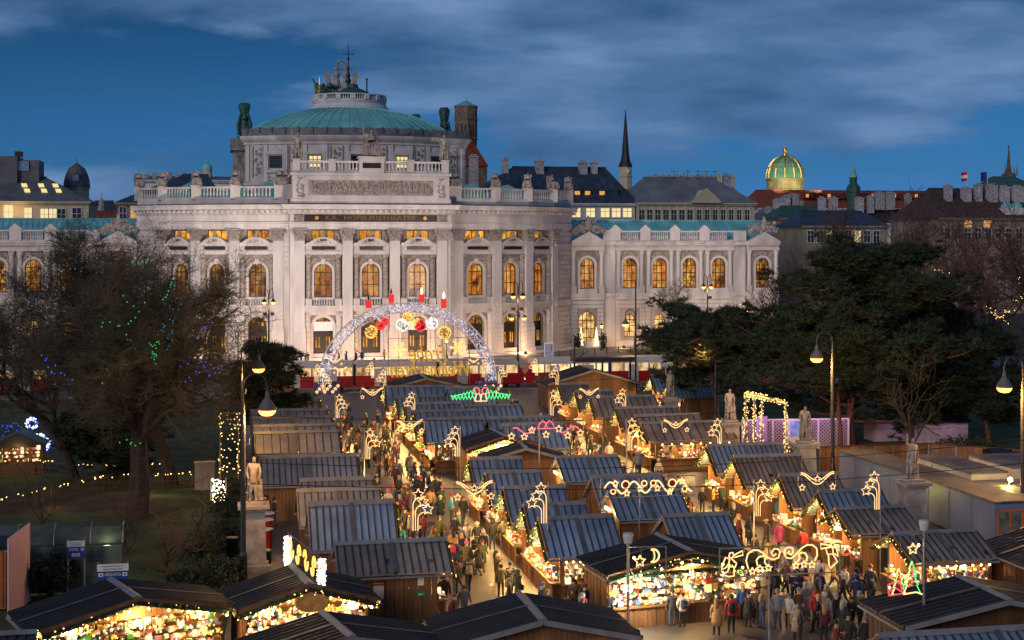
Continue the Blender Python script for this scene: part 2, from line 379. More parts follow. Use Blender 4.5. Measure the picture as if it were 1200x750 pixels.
def frame_mesh(w, zb, zs, arched=True, cols=3, rows=3, y=.3, t=.11, name='frame', m0=FRAME):
    m = MB(); top = zs+(w/2 if arched else 0)
    m.box(-w/2, -w/2+t, y, y+.1, zb, zs); m.box(w/2-t, w/2, y, y+.1, zb, zs); m.box(-w/2+t, w/2-t, y, y+.1, zb, zb+t)
    if arched:
        o, i = arcpts(0, zs, w/2, 10), arcpts(0, zs, w/2-t, 10)
        for k in range(10): m.prism([i[k], i[k+1], o[k+1], o[k]], y, y+.1)
    else: m.box(-w/2+t, w/2-t, y, y+.1, zs-t, zs)
    for k in range(1, cols):
        x = -w/2+w*k/cols; zt = zs+(sqrt(max(0, (w/2)**2-x*x)) if arched else 0)-.05
        m.box(x-t/2, x+t/2, y+.01, y+.09, zb+t, zt)
    for k in range(1, rows):
        z = zb+(zs-zb)*k/(rows-1 if arched else rows)
        m.box(-w/2+t, w/2-t, y+.02, y+.08, z-t*.55, z+t*.55)
    return m.mesh(name, m0)
def door_mesh():
    m = MB()
    for s in (-1, 1):
        x0 = .05 if s > 0 else -1.5
        m.box(x0, x0+1.45, .6, .7, .35, 4.6)
        for z0, z1 in ((.6, 1.5), (3.7, 4.3)): m.box(x0+.2, x0+1.25, .54, .6, z0, z1)
    m.box(-1.5, 1.5, .55, .72, 4.6, 4.85); m.box(-.05, .05, .55, .7, .35, 4.6)
    return m.mesh('door', FRAME)
def doorglass_mesh():
    m = MB()
    for s in (-1, 1):
        for k in (-.22, .22): m.box(s*.78+k-.1, s*.78+k+.1, .56, .595, 1.75, 3.4)
    return m.mesh('pane', GLOWU)
ME = dict(wall=bay_wall_mesh(), trim=bay_trim_mesh(), relief=bay_relief_mesh(), bust=bust_mesh(), col=smallcol_mesh(), gcol=gfcol_mesh(),
          bal=balus_mesh(-1.6, 1.6, 8.3, 9.15).mesh('baluster', STONE), g1=glass_mesh(2.7, 9.5, 13.25).mesh('pane', GLOW), f1=frame_mesh(2.7, 9.5, 13.25),
          g2=glass_mesh(3.5, 18.25, 19.78, False, .35).mesh('pane', GLOWU), f2=frame_mesh(3.5, 18.25, 19.78, False, 3, 1, .22),
          door=door_mesh(), dg=doorglass_mesh(), fan=glass_mesh(2.9, 4.85, 4.9, True, .66).mesh('fanlight', GLOWD), ff=frame_mesh(3.0, 4.85, 4.9, True, 5, 2, .5, .1))
ban = MB(); ban.box(-1.45, 1.45, -.32, -.28, 4.35, 5.75); ME['banner'] = ban.mesh('banner', mat('white_banner', (.75, .72, .74), .8, var=.04))
tsh = MB(); tsh.box(-1.75, 1.75, -1.01, -.7, 16.75, 17.2); ME['tablet'] = tsh.mesh('tablet', MARBLE)
def bay(cx, cy, ang, sx=1.0, banner=False, wmat=None):
    K = dict(loc=(cx, cy, 0), rz=ang, scale=(sx, 1, 1))
    for n, k in (('wall', 'wall'), ('trim', 'trim'), ('relief', 'relief'), ('bust', 'bust'), ('balustrade', 'bal'), ('tablet', 'tablet')): put(n, ME[k], theatre, **K)
    for n, g, f in (('arched_window', 'g1', 'f1'), ('mezzanine_window', 'g2', 'f2')):
        w = put(n, ME[f], theatre, **K); put('pane', ME[g], w)
    d = put('door', ME['door'], theatre, **K); put('pane', ME['dg'], d)
    fl = put('fanlight', ME['ff'], theatre, **K); put('pane', ME['fan'], fl)
    if banner: put('banner', ME['banner'], theatre, **K)
    c, s_ = cos(ang), sin(ang)
    for s in (-1, 1):
        x, y = s*2.25*sx, -.48; put('column', ME['col'], theatre, (cx+x*c-y*s_, cy+x*s_+y*c, 0), ang)
        x = s*2.4*sx; put('column', ME['gcol'], theatre, (cx+x*c-y*s_, cy+x*s_+y*c, 0), ang)
for i in range(3): bay((CPIL[i]+CPIL[i+1])/2, WB, 0, 1, banner=i != 1)
for sgn in (-1, 1):
    for a, b in zip(FL, FL[1:]):
        d = Vector(b)-Vector(a); ang = math.atan2(d.y, d.x)*1.0; n = Vector((-d.y, d.x)).normalized()*WB; m_ = (Vector(a)+Vector(b))/2+n
        bay(sgn*m_.x, m_.y, sgn*ang, d.length/BW*1.06)
# --- giant pilasters
def pil_mesh(w=1.55):
    m = MB(); m.box(-w/2, w/2, 0, 1.0, 4.3, 18.1); m.box(-w/2-.12, w/2+.12, -.12, 1, 4.3, 4.75); m.box(-w/2-.06, w/2+.06, -.06, 1, 4.75, 4.95)
    return m.mesh('pilaster', STONE)
def ped_mesh(w=1.9):
    m = MB(); z = .3; m.box(-w/2-.3, w/2+.3, -.5, 1, 0, .3); m.box(-w/2-.15, w/2+.15, -.35, 1, .3, .9); z = .9
    while z < 4.1: m.box(-w/2, w/2, -.2, 1, z, z+.62); m.box(-w/2+.06, w/2-.06, -.14, 1, z+.62, z+.68); z += .68
    return m.mesh('pedestal', STONE)
def cap_mesh(w=1.55):
    m = MB(); m.prism([(-w/2, 18.1), (w/2, 18.1), (w/2+.05, 18.9), (w/2+.4, 19.7), (-w/2-.4, 19.7), (-w/2-.05, 18.9)], -.1, 1); m.box(-w/2-.4, w/2+.4, -.4, 1, 19.7, 19.9)
    for z, k, o in ((18.45, 4, .12), (18.95, 5, .22)):
        for j in range(k): m.ball((-w/2+(j+.5)*w/k, -o, z), .2, (.8, .7, 1.25))
    for s in (-1, 1): m.ball((s*(w/2+.2), -.3, 19.45), .26, (1, .8, 1))
    m.ball((0, -.35, 19.6), .2)
    return m.mesh('capital', STONE2)
PM, PD, CM = pil_mesh(), ped_mesh(), cap_mesh()
def pilaster(x, y, ang):
    p = put('pilaster', PM, theatre, (x, y, 0), ang); put('pedestal', PD, p); put('capital', CM, p)
for x in CPIL: pilaster(x, -.24, 0)
for sgn in (-1, 1):
    for i, (x, y) in enumerate(FL):
        a = [14, 21, 32, 43][i]; ang = radians(a)*sgn; pilaster(sgn*x, y-.13, ang)
# piers beside the projecting centre and rusticated end blocks
for sgn in (-1, 1):
    m = MB(); x0, x1 = sorted((sgn*11.6, sgn*12.3)); m.box(x0, x1, .1, 3, 0, 20)
    x0, x1 = sorted((sgn*12.3, sgn*13.6)); m.box(x0, x1, 2.5, 4, 0, 20); tpart('pier', m, STONE)
    bm_ = MB(); bm_.box(-.6, .6, -.14, .02, .03, .72); bme = bm_.mesh('stone_block', STONE)
    z = .9; k = 0
    while z < 19.2:
        if sgn > 0 or z > 12:
            for xx in (12.72,): put('stone_block', bme, theatre, (sgn*12.95, 2.5, z), 0, scale=(1.05 if k % 2 else .9, 1, 1))
        z += .78; k += 1
    a, b = Vector(FL[-1]), Vector(ENDP); d = b-a; ang = math.atan2(d.y, d.x); m = MB(); ln = d.length
    M = Matrix.Translation((sgn*a.x, a.y, 0))@Matrix.Rotation(sgn*ang, 4, 'Z')
    x0, x1 = (0, ln) if sgn > 0 else (-ln, 0)
    m.box(x0, x1, .2, 6, 0, 20, M); tpart('pier', m, STONE)
    z = .9; k = 0
    while z < 19.2:
        n_ = 4
        for j in range(n_):
            xx = ((j+.5+(.25 if k % 2 else -.1))*ln/n_)
            if xx > ln-.35: continue
            loc = M@Vector((sgn*(xx+.35), .2, z)); put('stone_block', bme, theatre, loc, sgn*ang, scale=(.98*ln/n_/1.2, 1, 1))
        z += .78; k += 1
    m = MB(); m.box(x0, x1, -.25, .2, 7.4, 8.25, M); m.box(x0, x1, -.2, .2, 17.1, 17.6, M); m.box(x0, x1, -.2, .2, 0, .85, M); tpart('string_course', m, STONE)
# --- entablature swept along the whole front
e = MB(); e.sweep([(-1.5, 19.9), (.12, 19.9), (.12, 20.2), (.2, 20.22), (.2, 20.75), (.38, 20.82), (.38, 20.98), (.05, 21.0), (.05, 22.15), (.3, 22.2), (.3, 22.42), (.45, 22.85), (1.15, 22.9), (1.15, 23.25), (1.35, 23.5), (1.35, 23.62), (-1.5, 23.75)], path); tpart('entablature', e, STONE)
e = MB(); e.sweep([(-1.4, 23.77), (1.37, 23.64), (1.37, 23.7), (-1.4, 23.84)], path); tpart('cornice_flashing', e, mat('lead_flashing', (.10, .14, .19), .5, var=.2))
def along(pth, step, inset=0):
    for (ax, ay), (bx_, by) in zip(pth, pth[1:]):
        d = Vector((bx_-ax, by-ay)); n = max(1, int(d.length/step)); nn = Vector((d.y, -d.x)).normalized()
        for k in range(n):
            t = (k+.5)/n; yield ax+d.x*t+nn.x*inset, ay+d.y*t+nn.y*inset, math.atan2(d.y, d.x)
e = MB()
for x, y, a in along(path, .85, .62): e.bx((x, y, 22.62), (.42, .75, .38), a)
tpart('dentil', e, STONE, kind='stuff')
# frieze tablet with the inscription
e = MB(); e.box(-10.2, 10.2, -.16, -.02, 21.08, 22.08); fr = tpart('inscription_panel', e, MARBLE)
for body, x0, sz in (('K.K.', -6.0, .92), ('HOFBURGTHEATER', 1.3, .92)):
    t = text_mesh(body, sz, .03); t.materials.append(FRIEZEG); o = put('lettering', t, fr, (x0, -.2, 21.58)); o.rotation_euler = (pi/2, 0, 0)
    sx = {'K.K.': 1.9, 'HOFBURGTHEATER': 11.0}[body]; xs = [v.co.x for v in t.vertices]; o.scale = (sx/(max(xs)-min(xs)), 1, 1)
for x in (-8.3, 8.3):
    m = MB(); m.lathe([(.3, 0), (.3, .05)], 12, M=Matrix.Translation((x, -.16, 21.58))@Matrix.Rotation(pi/2, 4, 'X'))
    for k in range(6): m.ball((x+.22*cos(k*pi/3), -.22, 21.58+.22*sin(k*pi/3)), .1)
    m.build('rosette', GOLD, fr)
for s in (-1, 1):
    m = MB(); r = random.Random(5)
    m.box(s*11.05-.7, s*11.05+.7, -.2, -.02, 21.05, 22.1)
    for k in range(14): m.ball((s*11.05+r.uniform(-.55, .55), -.25, 21.58+r.uniform(-.42, .42)), .14)
    tpart('carved_panel', m, STONE2)
# --- attic: centre block with relief and balustrade
m = MB(); m.box(-12.0, 12.0, -.5, 6, 23.8, 28.3); m.box(-12.25, 12.25, -.75, 6.2, 23.8, 24.5); m.box(-12.3, 12.3, -.85, 6.3, 28.05, 28.45)
for a, b in ((-12.0, -9.6), (9.6, 12.0)): m.box(a, b, -.62, -.5, 24.5, 28.05)
m.box(-9.6, 9.6, -.62, -.5, 27.35, 28.05); m.box(-9.6, 9.6, -.62, -.5, 24.5, 25.0); tpart('attic', m, STONE)
m = MB(); r = random.Random(11); m.box(-9.5, 9.5, -.56, -.5, 25.02, 27.33)
for k in range(52):                        # procession of figures, animals and vines in high relief
    x = -9.2+18.4*(k+.5)/52; z = 25.2+r.uniform(0, .3); lean = r.uniform(-.4, .4); h = r.uniform(1.2, 1.8)
    m.tube([(x, -.6, z), (x+lean*.5, -.68, z+h*.5), (x+lean, -.66, z+h*.85)], [.13, .2, .11], 5); m.ball((x+lean*1.1, -.7, z+h), .15)
    m.tube([(x+lean*.8, -.66, z+h*.75), (x+lean+r.uniform(-.6, .6), -.7, z+h*r.uniform(.4, 1.1))], [.08, .05], 4)
    if k % 3 == 0: m.tube([(x-.5, -.62, z+.5), (x, -.68, z+.62), (x+.5, -.62, z+.45)], [.12, .22, .1], 5)
tpart('relief_frieze', m, STONE2)
for s in (-1, 1):
    m = MB(); r = random.Random(9)
    for k in range(40): m.ball((s*10.8+r.uniform(-.6, .6), -.64, r.uniform(24.8, 27.8)), r.uniform(.1, .22))
    tpart('carved_panel', m, STONE2)
def balustrade(pth, z0, z1, peds, name='balustrade', step=.55, pw=1.0):
    b = MB(); b.sweep([(-.3, z0), (.3, z0), (.3, z0+.35), (-.3, z0+.35)], pth); b.sweep([(-.32, z1-.3), (.32, z1-.3), (.32, z1), (-.32, z1)], pth); o = tpart(name, b, STONE)
    for x, y, a in peds:
        p = MB(); M = Matrix.Translation((x, y, 0))@Matrix.Rotation(a, 4, 'Z'); p.box(-pw/2, pw/2, -.42, .42, z0, z1+.12, M); p.box(-pw/2-.1, pw/2+.1, -.5, .5, z1+.12, z1+.25, M); p.build('pedestal', STONE, o)
    q = MB(); h = z1-z0-.65
    for x, y, a in along(pth, step):
        if any((x-p[0])**2+(y-p[1])**2 < (pw*.6)**2 for p in peds): continue
        q.lathe([(.13, 0), (.19, h*.25), (.09, h*.65), (.15, h)], 6, (x, y, z0+.35), cap=False)
    q.build('baluster', STONE, o, kind='stuff'); return o
balustrade([(-11.9, 0), (11.9, 0)], 28.45, 30.3, [(x, 0, 0) for x in (-11.4, -6.0, 6.0, 11.4)], pw=1.1)
m = MB(); m.box(-1.9, 1.9, -.75, 1.2, 28.45, 30.9); m.box(-2.1, 2.1, -.9, 1.3, 30.7, 31.0); tpart('statue_plinth', m, STONE)
m = MB(); m.box(-1.4, 1.4, -.82, -.74, 29.2, 30.0); tpart('tablet', m, MARBLE)
lp = {}
for sgn in (-1, 1):
    pts = [(12.4, 3.2)]+[(x-.2, y+.8) for x, y in FL]+[(ENDP[0]-.3, ENDP[1]+.6)]
    pts = [(sgn*x, y) for x, y in pts]
    if sgn < 0: pts = pts[::-1]
    m = MB(); m.sweep([(-.5, 23.85), (.35, 23.85), (.35, 24.5), (-.5, 24.5)], pts); tpart('parapet', m, STONE)
    peds = []
    for q in pts: peds.append((q[0], q[1], 0))
    mids = [((a[0]+b[0])/2, (a[1]+b[1])/2, 0) for a, b in zip(pts, pts[1:])][1:-1]
    balustrade(pts, 24.5, 26.5, peds, pw=1.5); lp[sgn] = peds
# --- roofs behind the attic: flat copper decks and skylight houses
m = MB()
for s in (-1, 1):
    m.poly([(s*11, 5, 24.6), (s*20, 7, 24.6), (s*26, 9.5, 24.6), (s*34, 18, 24.6), (s*32, 55, 27.5), (s*11, 55, 27.5)][::s])
tpart('flank_roof', m, COPPER)
m = MB()
for s, x, y, w_, h in ((-1, 15, 12, 4, 1.7), (-1, 20, 16, 3, 1.2), (1, 18, 12, 3.5, 1.5), (1, 25, 18, 5, 1.6), (-1, 27, 18, 5, 1.8)):
    m.prism([(s*x-w_/2, 24.3), (s*x+w_/2, 24.3), (s*x+w_/2, 25.6+h*.5), (s*x, 26+h), (s*x-w_/2, 25.6+h*.5)], y, y+6)
tpart('roof_lantern', m, COPPER)
m = MB(); m.box(-33, 33, 18, 60, 0, 24); tpart('rear_block', m, STONE)
m = MB(); m.prism([(-15, 24), (15, 24), (15, 33), (-15, 33)], 46, 74); tpart('stage_house', m, STONED)
# --- drum and dome
DX, DY = 0.0, 36.5
def drum_plan(R_=30, hw=18.5, yc=None, n=18):
    yc = DY-20.5+R_; a = math.asin(hw/R_); pts = [(R_*sin(-a+2*a*i/n), yc-R_*cos(-a+2*a*i/n)) for i in range(n+1)]
    return pts
dp = drum_plan(); closed = [(-18.5, DY+16)]+dp+[(18.5, DY+16)]
m = MB(); m.sweep([(-1, 24), (0, 24), (0, 27.2), (.3, 27.3), (.3, 27.7), (0, 27.8), (0, 33.9), (.25, 34.0), (.25, 34.3), (.7, 34.8), (.9, 35.2), (.9, 35.4), (-1, 35.6)], closed); tpart('drum', m, STONE)
m = MB(); m.poly([(x, y, 35.5) for x, y in closed]); tpart('drum_roof', m, COPPER)
m = MB(); m.sweep([(-.2, 35.6), (1.0, 35.42), (1.0, 36.5), (.8, 36.6), (-.2, 36.6)], dp); tpart('gutter', m, mat('lead_gutter', (.13, .14, .16), .55, var=.2))
m = MB()
for x, y, a in along(dp, 2.4, 1.05): m.bx((x, y, 36.3), (.35, .3, .9), a)
tpart('gutter_bracket', m, GREYR, kind='stuff')
m = MB()
for x, y, a in along(dp, 1.25, .05):
    r = R.random()
    for k in range(3): m.ball((x+R.uniform(-.4, .4), y-.1, 25.2+k*.6+R.uniform(-.1, .1)), .32, (1.2, .6, .8))
tpart('festoon', m, STONE2)
dwg, dwf = glass_mesh(2.1, 30.1, 32.1, False, -.06), frame_mesh(2.1, 30.1, 32.1, False, 3, 3, -.16, .1)
dwl = glass_mesh(2.1, 30.1, 32.1, False, -.06).mesh('pane', PALEGLOW); dwg = dwg.mesh('pane', DGLASS)
yc = DY-20.5+30; dang = [-27, -14.2, -.8, 13.2, 25.5]
m_s = MB()
for s_ in (-1, 1): m_s.box(s_*1.5-.25, s_*1.5+.25, -.25, .3, 29.5, 32.5)
m_s.box(-1.75, 1.75, -.3, .3, 32.3, 32.75); m_s.box(-1.75, 1.75, -.35, .3, 29.3, 29.75); m_s.prism([(-1.2, 32.75), (1.2, 32.75), (.5, 33.3), (0, 33.6), (-.5, 33.3)], -.25, .2)
for k in range(8): m_s.ball((R.uniform(-1.3, 1.3), -.1, 28.3+R.uniform(-.3, .5)), .25)
srm = m_s.mesh('window_surround', STONE)
gm = MB()
for k in range(26): gm.ball((R.uniform(-.55, .55), -.05, R.uniform(29, 33.3)), R.uniform(.12, .28), (1, .6, 1))
for s_ in (-1, 1): gm.box(s_*1.0-.1, s_*1.0+.1, -.12, .05, 28.6, 33.7)
gm = gm.mesh('grotesque_panel', STONE2)
pm_ = MB(); pm_.box(-.35, .35, -.22, .1, 27.8, 33.9); pm_ = pm_.mesh('pilaster', STONE)
for i, d in enumerate(dang):
    a = radians(d); loc = (30.02*sin(a), yc-30.02*cos(a), 0)
    w_ = put('drum_window', dwf, theatre, loc, a); put('pane', dwl if i in (1, 3) else dwg, w_); put('window_surround', srm, w_)
for d in (-33.2, -20.6, -7.5, 6.2, 19.3, 32):
    a = radians(d); put('grotesque_panel', gm, theatre, (30.02*sin(a), yc-30.02*cos(a), 0), a)
for d in (-37, -30.4, -23.7, -17.4, -11, -4.3, 2.9, 9.6, 16.2, 22.3, 28.8, 36.5):
    a = radians(d); put('pilaster', pm_, theatre, (30.02*sin(a), yc-30.02*cos(a), 0), a)
dome = [(18.9, 36.3), (18.3, 36.9), (16.8, 37.9), (14.5, 39.0), (11.6, 40.1), (8.8, 40.85), (6.6, 41.3)]
np0 = len(bpy.data.objects)
before = set(theatre.children)
m = MB(); m.lathe(dome, 64, (DX, DY, 0), cap=False); dm = tpart('dome', m, COPPER, smooth=True)
m = MB()
for k in range(64):
    a = 2*pi*k/64; m.tube([(DX+r*cos(a), DY+r*sin(a), z+.05) for r, z in dome], .07, 4)
m.build('standing_seam', COPPER, dm)
m = MB(); m.lathe([(7.2, 42.3), (7.2, 42.9), (6.9, 43.0), (6.6, 43.6), (6.4, 43.9), (6.5, 44.1), (6.5, 44.4)], 40, (DX, DY, 0)); ln = tpart('lantern_base', m, WHITEP)
m = MB(); m.lathe([(6.2, 44.4), (6.4, 44.4), (6.4, 44.7), (6.2, 44.7)], 40, (DX, DY, 0)); m.lathe([(6.15, 45.6), (6.5, 45.6), (6.5, 45.85), (6.15, 45.85)], 40, (DX, DY, 0))
for k in range(16): a = 2*pi*k/16; m.bx((DX+6.3*cos(a), DY+6.3*sin(a), 45.1), (.6, .9, 1.1), a)
for k in range(96): a = 2*pi*k/96; m.lathe([(.1, 0), (.14, .3), (.08, .6), (.1, .95)], 5, (DX+6.3*cos(a), DY+6.3*sin(a), 44.7), cap=False)
tpart('lantern_balustrade', m, WHITEP)
m = MB(); m.lathe([(2.6, 44.4), (2.6, 46.1)], 10, (DX+.6, DY, 0)); tpart('lantern_drum', m, IRON)
m = MB(); m.lathe([(3.6, 46.1), (3.5, 46.25), (2.0, 47.2), (1.0, 47.7), (.9, 48.4), (.5, 48.6)], 16, (DX+.6, DY, 0)); tpart('lantern_cap', m, COPPERD)
m = MB(); m.tube([(DX-.2, DY, 48.4), (DX-.2, DY, 50.5), (DX-.2, DY, 52), (DX-.2, DY, 57.5)], [.45, .3, .16, .05], 6)
for z, r in ((49.3, .6), (50.4, .45), (52.0, .35), (54.2, .3), (55.2, .18)): m.ball((DX-.2, DY, z), r)
m.tube([(DX-1.0, DY, 55.2), (DX+.6, DY, 55.2)], .06, 4); m.tube([(DX-.2, DY, 54.5), (DX-.2, DY, 57.5)], .05, 4)
for s in (-1, 1): m.ball((DX-.2+s*.8, DY, 55.2), .16)
m.tube([(DX+2.8, DY-3, 46), (DX+2.8, DY-3, 49.4)], .12, 4); m.ball((DX+2.8, DY-3, 49.3), .25); tpart('finial', m, IRON)
m = MB()   # green bronze group and its figures behind the dome
gx, gy = -2.6, 44
for k in range(30): m.ball((gx+R.uniform(-2.2, 2.6), gy+R.uniform(-.8, .8), 46+R.uniform(0, 3.2)), R.uniform(.3, .7), (1, .8, 1.2))
m.tube([(gx-2.2, gy, 45), (gx-2.4, gy, 47.5), (gx-3.0, gy, 49.8)], [.7, .6, .15], 6); m.ball((gx-2.6, gy, 49.4), .4)
m.tube([(gx-2.6, gy, 48.6), (gx-3.4, gy, 50.6)], .16, 5); tpart('bronze_group', m, COPPERD)
m = MB()
for x in (-.9, .9):
    m.lathe([(.9, 48.8), (.8, 49.8), (.5, 51), (.75, 52), (.3, 52.7), (.42, 53.1), (.2, 53.7)], 8, (x-.6, 46, 0)); m.ball((x-.6, 46, 53.3), .5)
    m.prism([(0, 0), (1.0, .6), (1.4, 2.2), (1.1, 4.2), (.4, 3.0)], -.2, .2, Matrix.Translation((x*1.9-.6, 46, 49))@Matrix.Scale(1 if x > 0 else -1, 4, (1, 0, 0)))
m.lathe([(1.2, 44), (1.6, 48.8)], 8, (-.6, 46, 0))
for k in range(12): a = k*pi/6; m.ball((-.6+.75*cos(a), 46, 54.2+.9*sin(a)), .28)
tpart('angel_group', m, STATUE)
m = MB(); m.lathe([(.7, 44), (.6, 45.5), (.4, 46.8), (.55, 47.6), (.25, 48.2), (.3, 48.6), (.1, 49), (.06, 50.8)], 8, (-4.9, 42, 0)); tpart('gilded_figure', m, GOLD)
for o in theatre.children:          # the whole lantern group sits on the crown of the dome
    if o not in before and not o.name.startswith('dome'):
        o.scale.z = .80; o.location.z = 41.0-42.3*.80
def smokestack(name, X, Y, zb, zt, w_):
    m = MB(); h = zt-zb
    m.box(X-w_*.55, X+w_*.55, Y-w_*.5, Y+w_*.5, zb, zb+h*.35); m.box(X-w_*.7, X+w_*.7, Y-w_*.7, Y+w_*.7, zb+h*.33, zb+h*.38)
    m.lathe([(w_*.42, zb+h*.38), (w_*.5, zb+h*.5), (w_*.4, zb+h*.8), (w_*.55, zb+h*.9), (w_*.6, zb+h*.96), (w_*.4, zt)], 8, (X, Y, 0))
    for s in (-1, 1): m.tube([(X+s*w_*.55, Y-w_*.3, zb+h*.4), (X+s*w_*.6, Y-w_*.4, zb+h*.6), (X+s*w_*.35, Y-w_*.3, zb+h*.8)], [.3, .35, .2], 5)
    m.ball((X, Y-w_*.5, zb+h*.72), w_*.3); tpart(name, m, COPPERD)
smokestack('ventilation_tower', -18.3, 40, 33, 42.6, 1.8); smokestack('ventilation_tower', 19.2, 50, 30, 43.4, 1.8); smokestack('ventilation_tower', 14.6, 56, 33, 42.6, 1.5)
m = MB(); m.box(-13.5, -12.6, 40, 41, 35, 38.6); m.box(-13.8, -12.3, 39.8, 41.2, 38.6, 39); tpart('roof_vent', m, COPPERD)
m = MB(); m.box(-20.4, -18.4, 24.5, 31, 24, 34); m.box(-20.9, -18.4, 23.9, 31.5, 33.2, 35.2); tpart('corner_turret', m, STONED)
# steps and forecourt plinth
m = MB()
for k in range(3): m.sweep([(-2, .02), (1.9-k*.45, .02), (1.9-k*.45, .12+.12*k), (-2, .12+.12*k)], path)
tpart('steps', m, STONE)
# --- side wings
WX0, WX1, WY = 38.0, 72.0, 17.4
wb = {}
def wing_bay_wall(w, arched_gf=True):
    m = MB(); h = w/2
    m.arch(-h, h, 0, 8.6, 0, 1.9 if not arched_gf else 3.0, 1.6 if not arched_gf else .2, 4.6, 0, .6, flat=False, n=8)
    m.arch(-h, h, 8.6, 17.4, 0, 2.5, 10.0, 13.9, 0, .5, n=10)
    return m
def wing(sgn):
    bays = [(38.5, 5.8, True)]+[(43.55+5.325*(k+.5), 5.325, False) for k in range(4)]+[(70.0, 5.8, True)]
    cx0 = 66.9
    for xa, xb in ((41.4, 43.55), (64.85, 67.1)):
        m = MB(); m.box(*sorted((sgn*xa, sgn*xb)), WY-.12, WY+2, 0, 18.0); m.box(*sorted((sgn*xa, sgn*xb)), WY-1.0, WY, 17.4, 18.02); m.box(*sorted((sgn*xa, sgn*xb)), WY-.6, WY, 8.6, 9.2); m.box(*sorted((sgn*xa, sgn*xb)), WY-.4, WY, 18.02, 19.9); tpart('wing_pier', m, STONE)
    for i, (x, w_, pav) in enumerate(bays):
        if sgn < 0 and x > 66: pass
        y = WY-(.6 if pav else 0); K = dict(loc=(sgn*x, y, 0))
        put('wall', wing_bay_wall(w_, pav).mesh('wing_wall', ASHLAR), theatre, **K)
        wf = put('arched_window', WF1, theatre, **K); put('pane', WG1 if i not in (3, 5) else WG1D, wf)
        if pav:
            d = put('entrance', WFE, theatre, **K); put('pane', WGE, d)
        else:
            d = put('ground_window', WF0, theatre, **K); put('pane', WG0, d)
        m = MB(); h = w_/2
        m.box(-h, h, -.55, 0, 8.6, 9.2); m.box(-h, h, -.4, 0, 8.1, 8.6); m.box(-h, h, -.35, 0, 0, 1.1)
        m.box(-1.7, 1.7, -.45, 0, 9.2, 9.95)
        o, ii = arcpts(0, 13.9, 1.7, 10), arcpts(0, 13.9, 1.27, 10)
        for k in range(10): m.prism([ii[k], ii[k+1], o[k+1], o[k]], -.2, 0)
        m.box(-1.62, -1.27, -.16, 0, 9.95, 13.9); m.box(1.27, 1.62, -.16, 0, 9.95, 13.9)
        z = 1.2
        while z < 8.0:
            m.box(-h+.06, -1.75, -.16, 0, z, z+.6); m.box(1.75, h-.06, -.16, 0, z, z+.6)
            if z > 6.3: m.box(-1.7, 1.7, -.15, 0, z, z+.6)
            z += .68
        m.box(-h, h, -.6, .1, 16.5, 16.9); m.box(-h, h, -.4, .1, 16.9, 17.4); m.box(-h, h, -1.0, .1, 17.4, 17.75); m.box(-h, h, -1.2, .1, 17.75, 18.0)
        if pav: m.prism([(-h-.1, 18.0), (h+.1, 18.0), (0, 19.7)], -1.2, .3); m.prism([(-h+.7, 18.25), (h-.7, 18.25), (0, 19.35)], -1.26, -1.2)
        else:
            m.box(-h, h, -.3, .3, 18.0, 18.3); m.box(-h, h, -.3, .3, 19.6, 19.85)
            m.box(-h-.9, -h+.9, -.45, .5, 18.0, 19.9); m.prism([(-h-1.1, 19.9), (-h+1.1, 19.9), (-h, 20.9)], -.5, .5)
        m.build('trim', STONE, put('wing_bay', None, theatre, **K)) if False else put('trim', m.mesh('trim', STONE), theatre, **K)
        if not pav:
            q = MB()
            for k in range(9): q.lathe([(.1, 0), (.17, .4), (.08, .9), (.12, 1.3)], 5, (-h+1.1+(k+.5)*(w_-2.2)/9, 0, 18.3), cap=False)
            put('baluster', q.mesh('baluster', STONE), theatre, kind='stuff', **K)
        rm = MB(); rr = random.Random(i)
        for k in range(34):
            a = rr.uniform(.1, pi-.1); q_ = rr.uniform(1.8, 2.4); xx, zz = -q_*cos(a), 13.9+q_*sin(a)
            if zz < 16.3 and abs(xx) < h-.6: rm.ball((xx, -.1, zz), rr.uniform(.12, .26), (1, .8, 1))
        if pav:
            for k in range(60):
                xx = rr.uniform(-2.8, 2.8); rm.ball((xx, -.7+rr.uniform(-.3, .3), 19.4+abs(rr.gauss(0, .5))+max(0, 1.6-abs(xx))*rr.random()), rr.uniform(.2, .42))
            rm.lathe([(.6, 20), (.5, 21), (.25, 21.6), (.3, 22), (.1, 22.4)], 7, (0, -.7, 0))
            for s_ in (-1, 1): rm.tube([(s_*.5, -.7, 20.2), (s_*1.5, -.8, 20.5), (s_*2.6, -.7, 19.9)], [.4, .5, .25], 6); rm.ball((s_*.9, -.8, 21.2), .3)
        put('carving', rm.mesh('carving', STONE2), theatre, kind='stuff', **K)
        for s in ((-1, 1) if not pav else (-1, 1)):
            cc = [s*(h-.62)] if not pav else [s*(h-.45)]
            for c_ in cc: put('column', WCOL, theatre, (sgn*x+c_, y-.25, 0))
    xa, xb = 35.8, cx0+6
    m = MB(); m.box(min(sgn*xa, sgn*xb), max(sgn*xa, sgn*xb), WY+.7, WY+14, 0, 18); tpart('wing_body', m, STONE)
    m = MB(); y0, y1, y2 = WY+.6, WY+5, WY+13
    x0, x1 = min(sgn*xa, sgn*xb), max(sgn*xa, sgn*xb)
    m.add([(x0, y0, 18.1), (x1, y0, 18.1), (x1, y1, 21.6), (x0, y1, 21.6), (x1, y2, 21.8), (x0, y2, 21.8)], [(0, 1, 2, 3), (3, 2, 4, 5)]); ro = tpart('wing_roof', m, COPPERB)
    sm = MB(); n_ = int((x1-x0)/.9)
    for k in range(n_+1): xx = x0+(x1-x0)*k/n_; sm.tube([(xx, y0, 18.15), (xx, y1, 21.65)], .05, 4)
    sm.box(x0, x1, y1-.2, y1+.2, 21.55, 21.8); sm.build('standing_seam', COPPERB, ro)
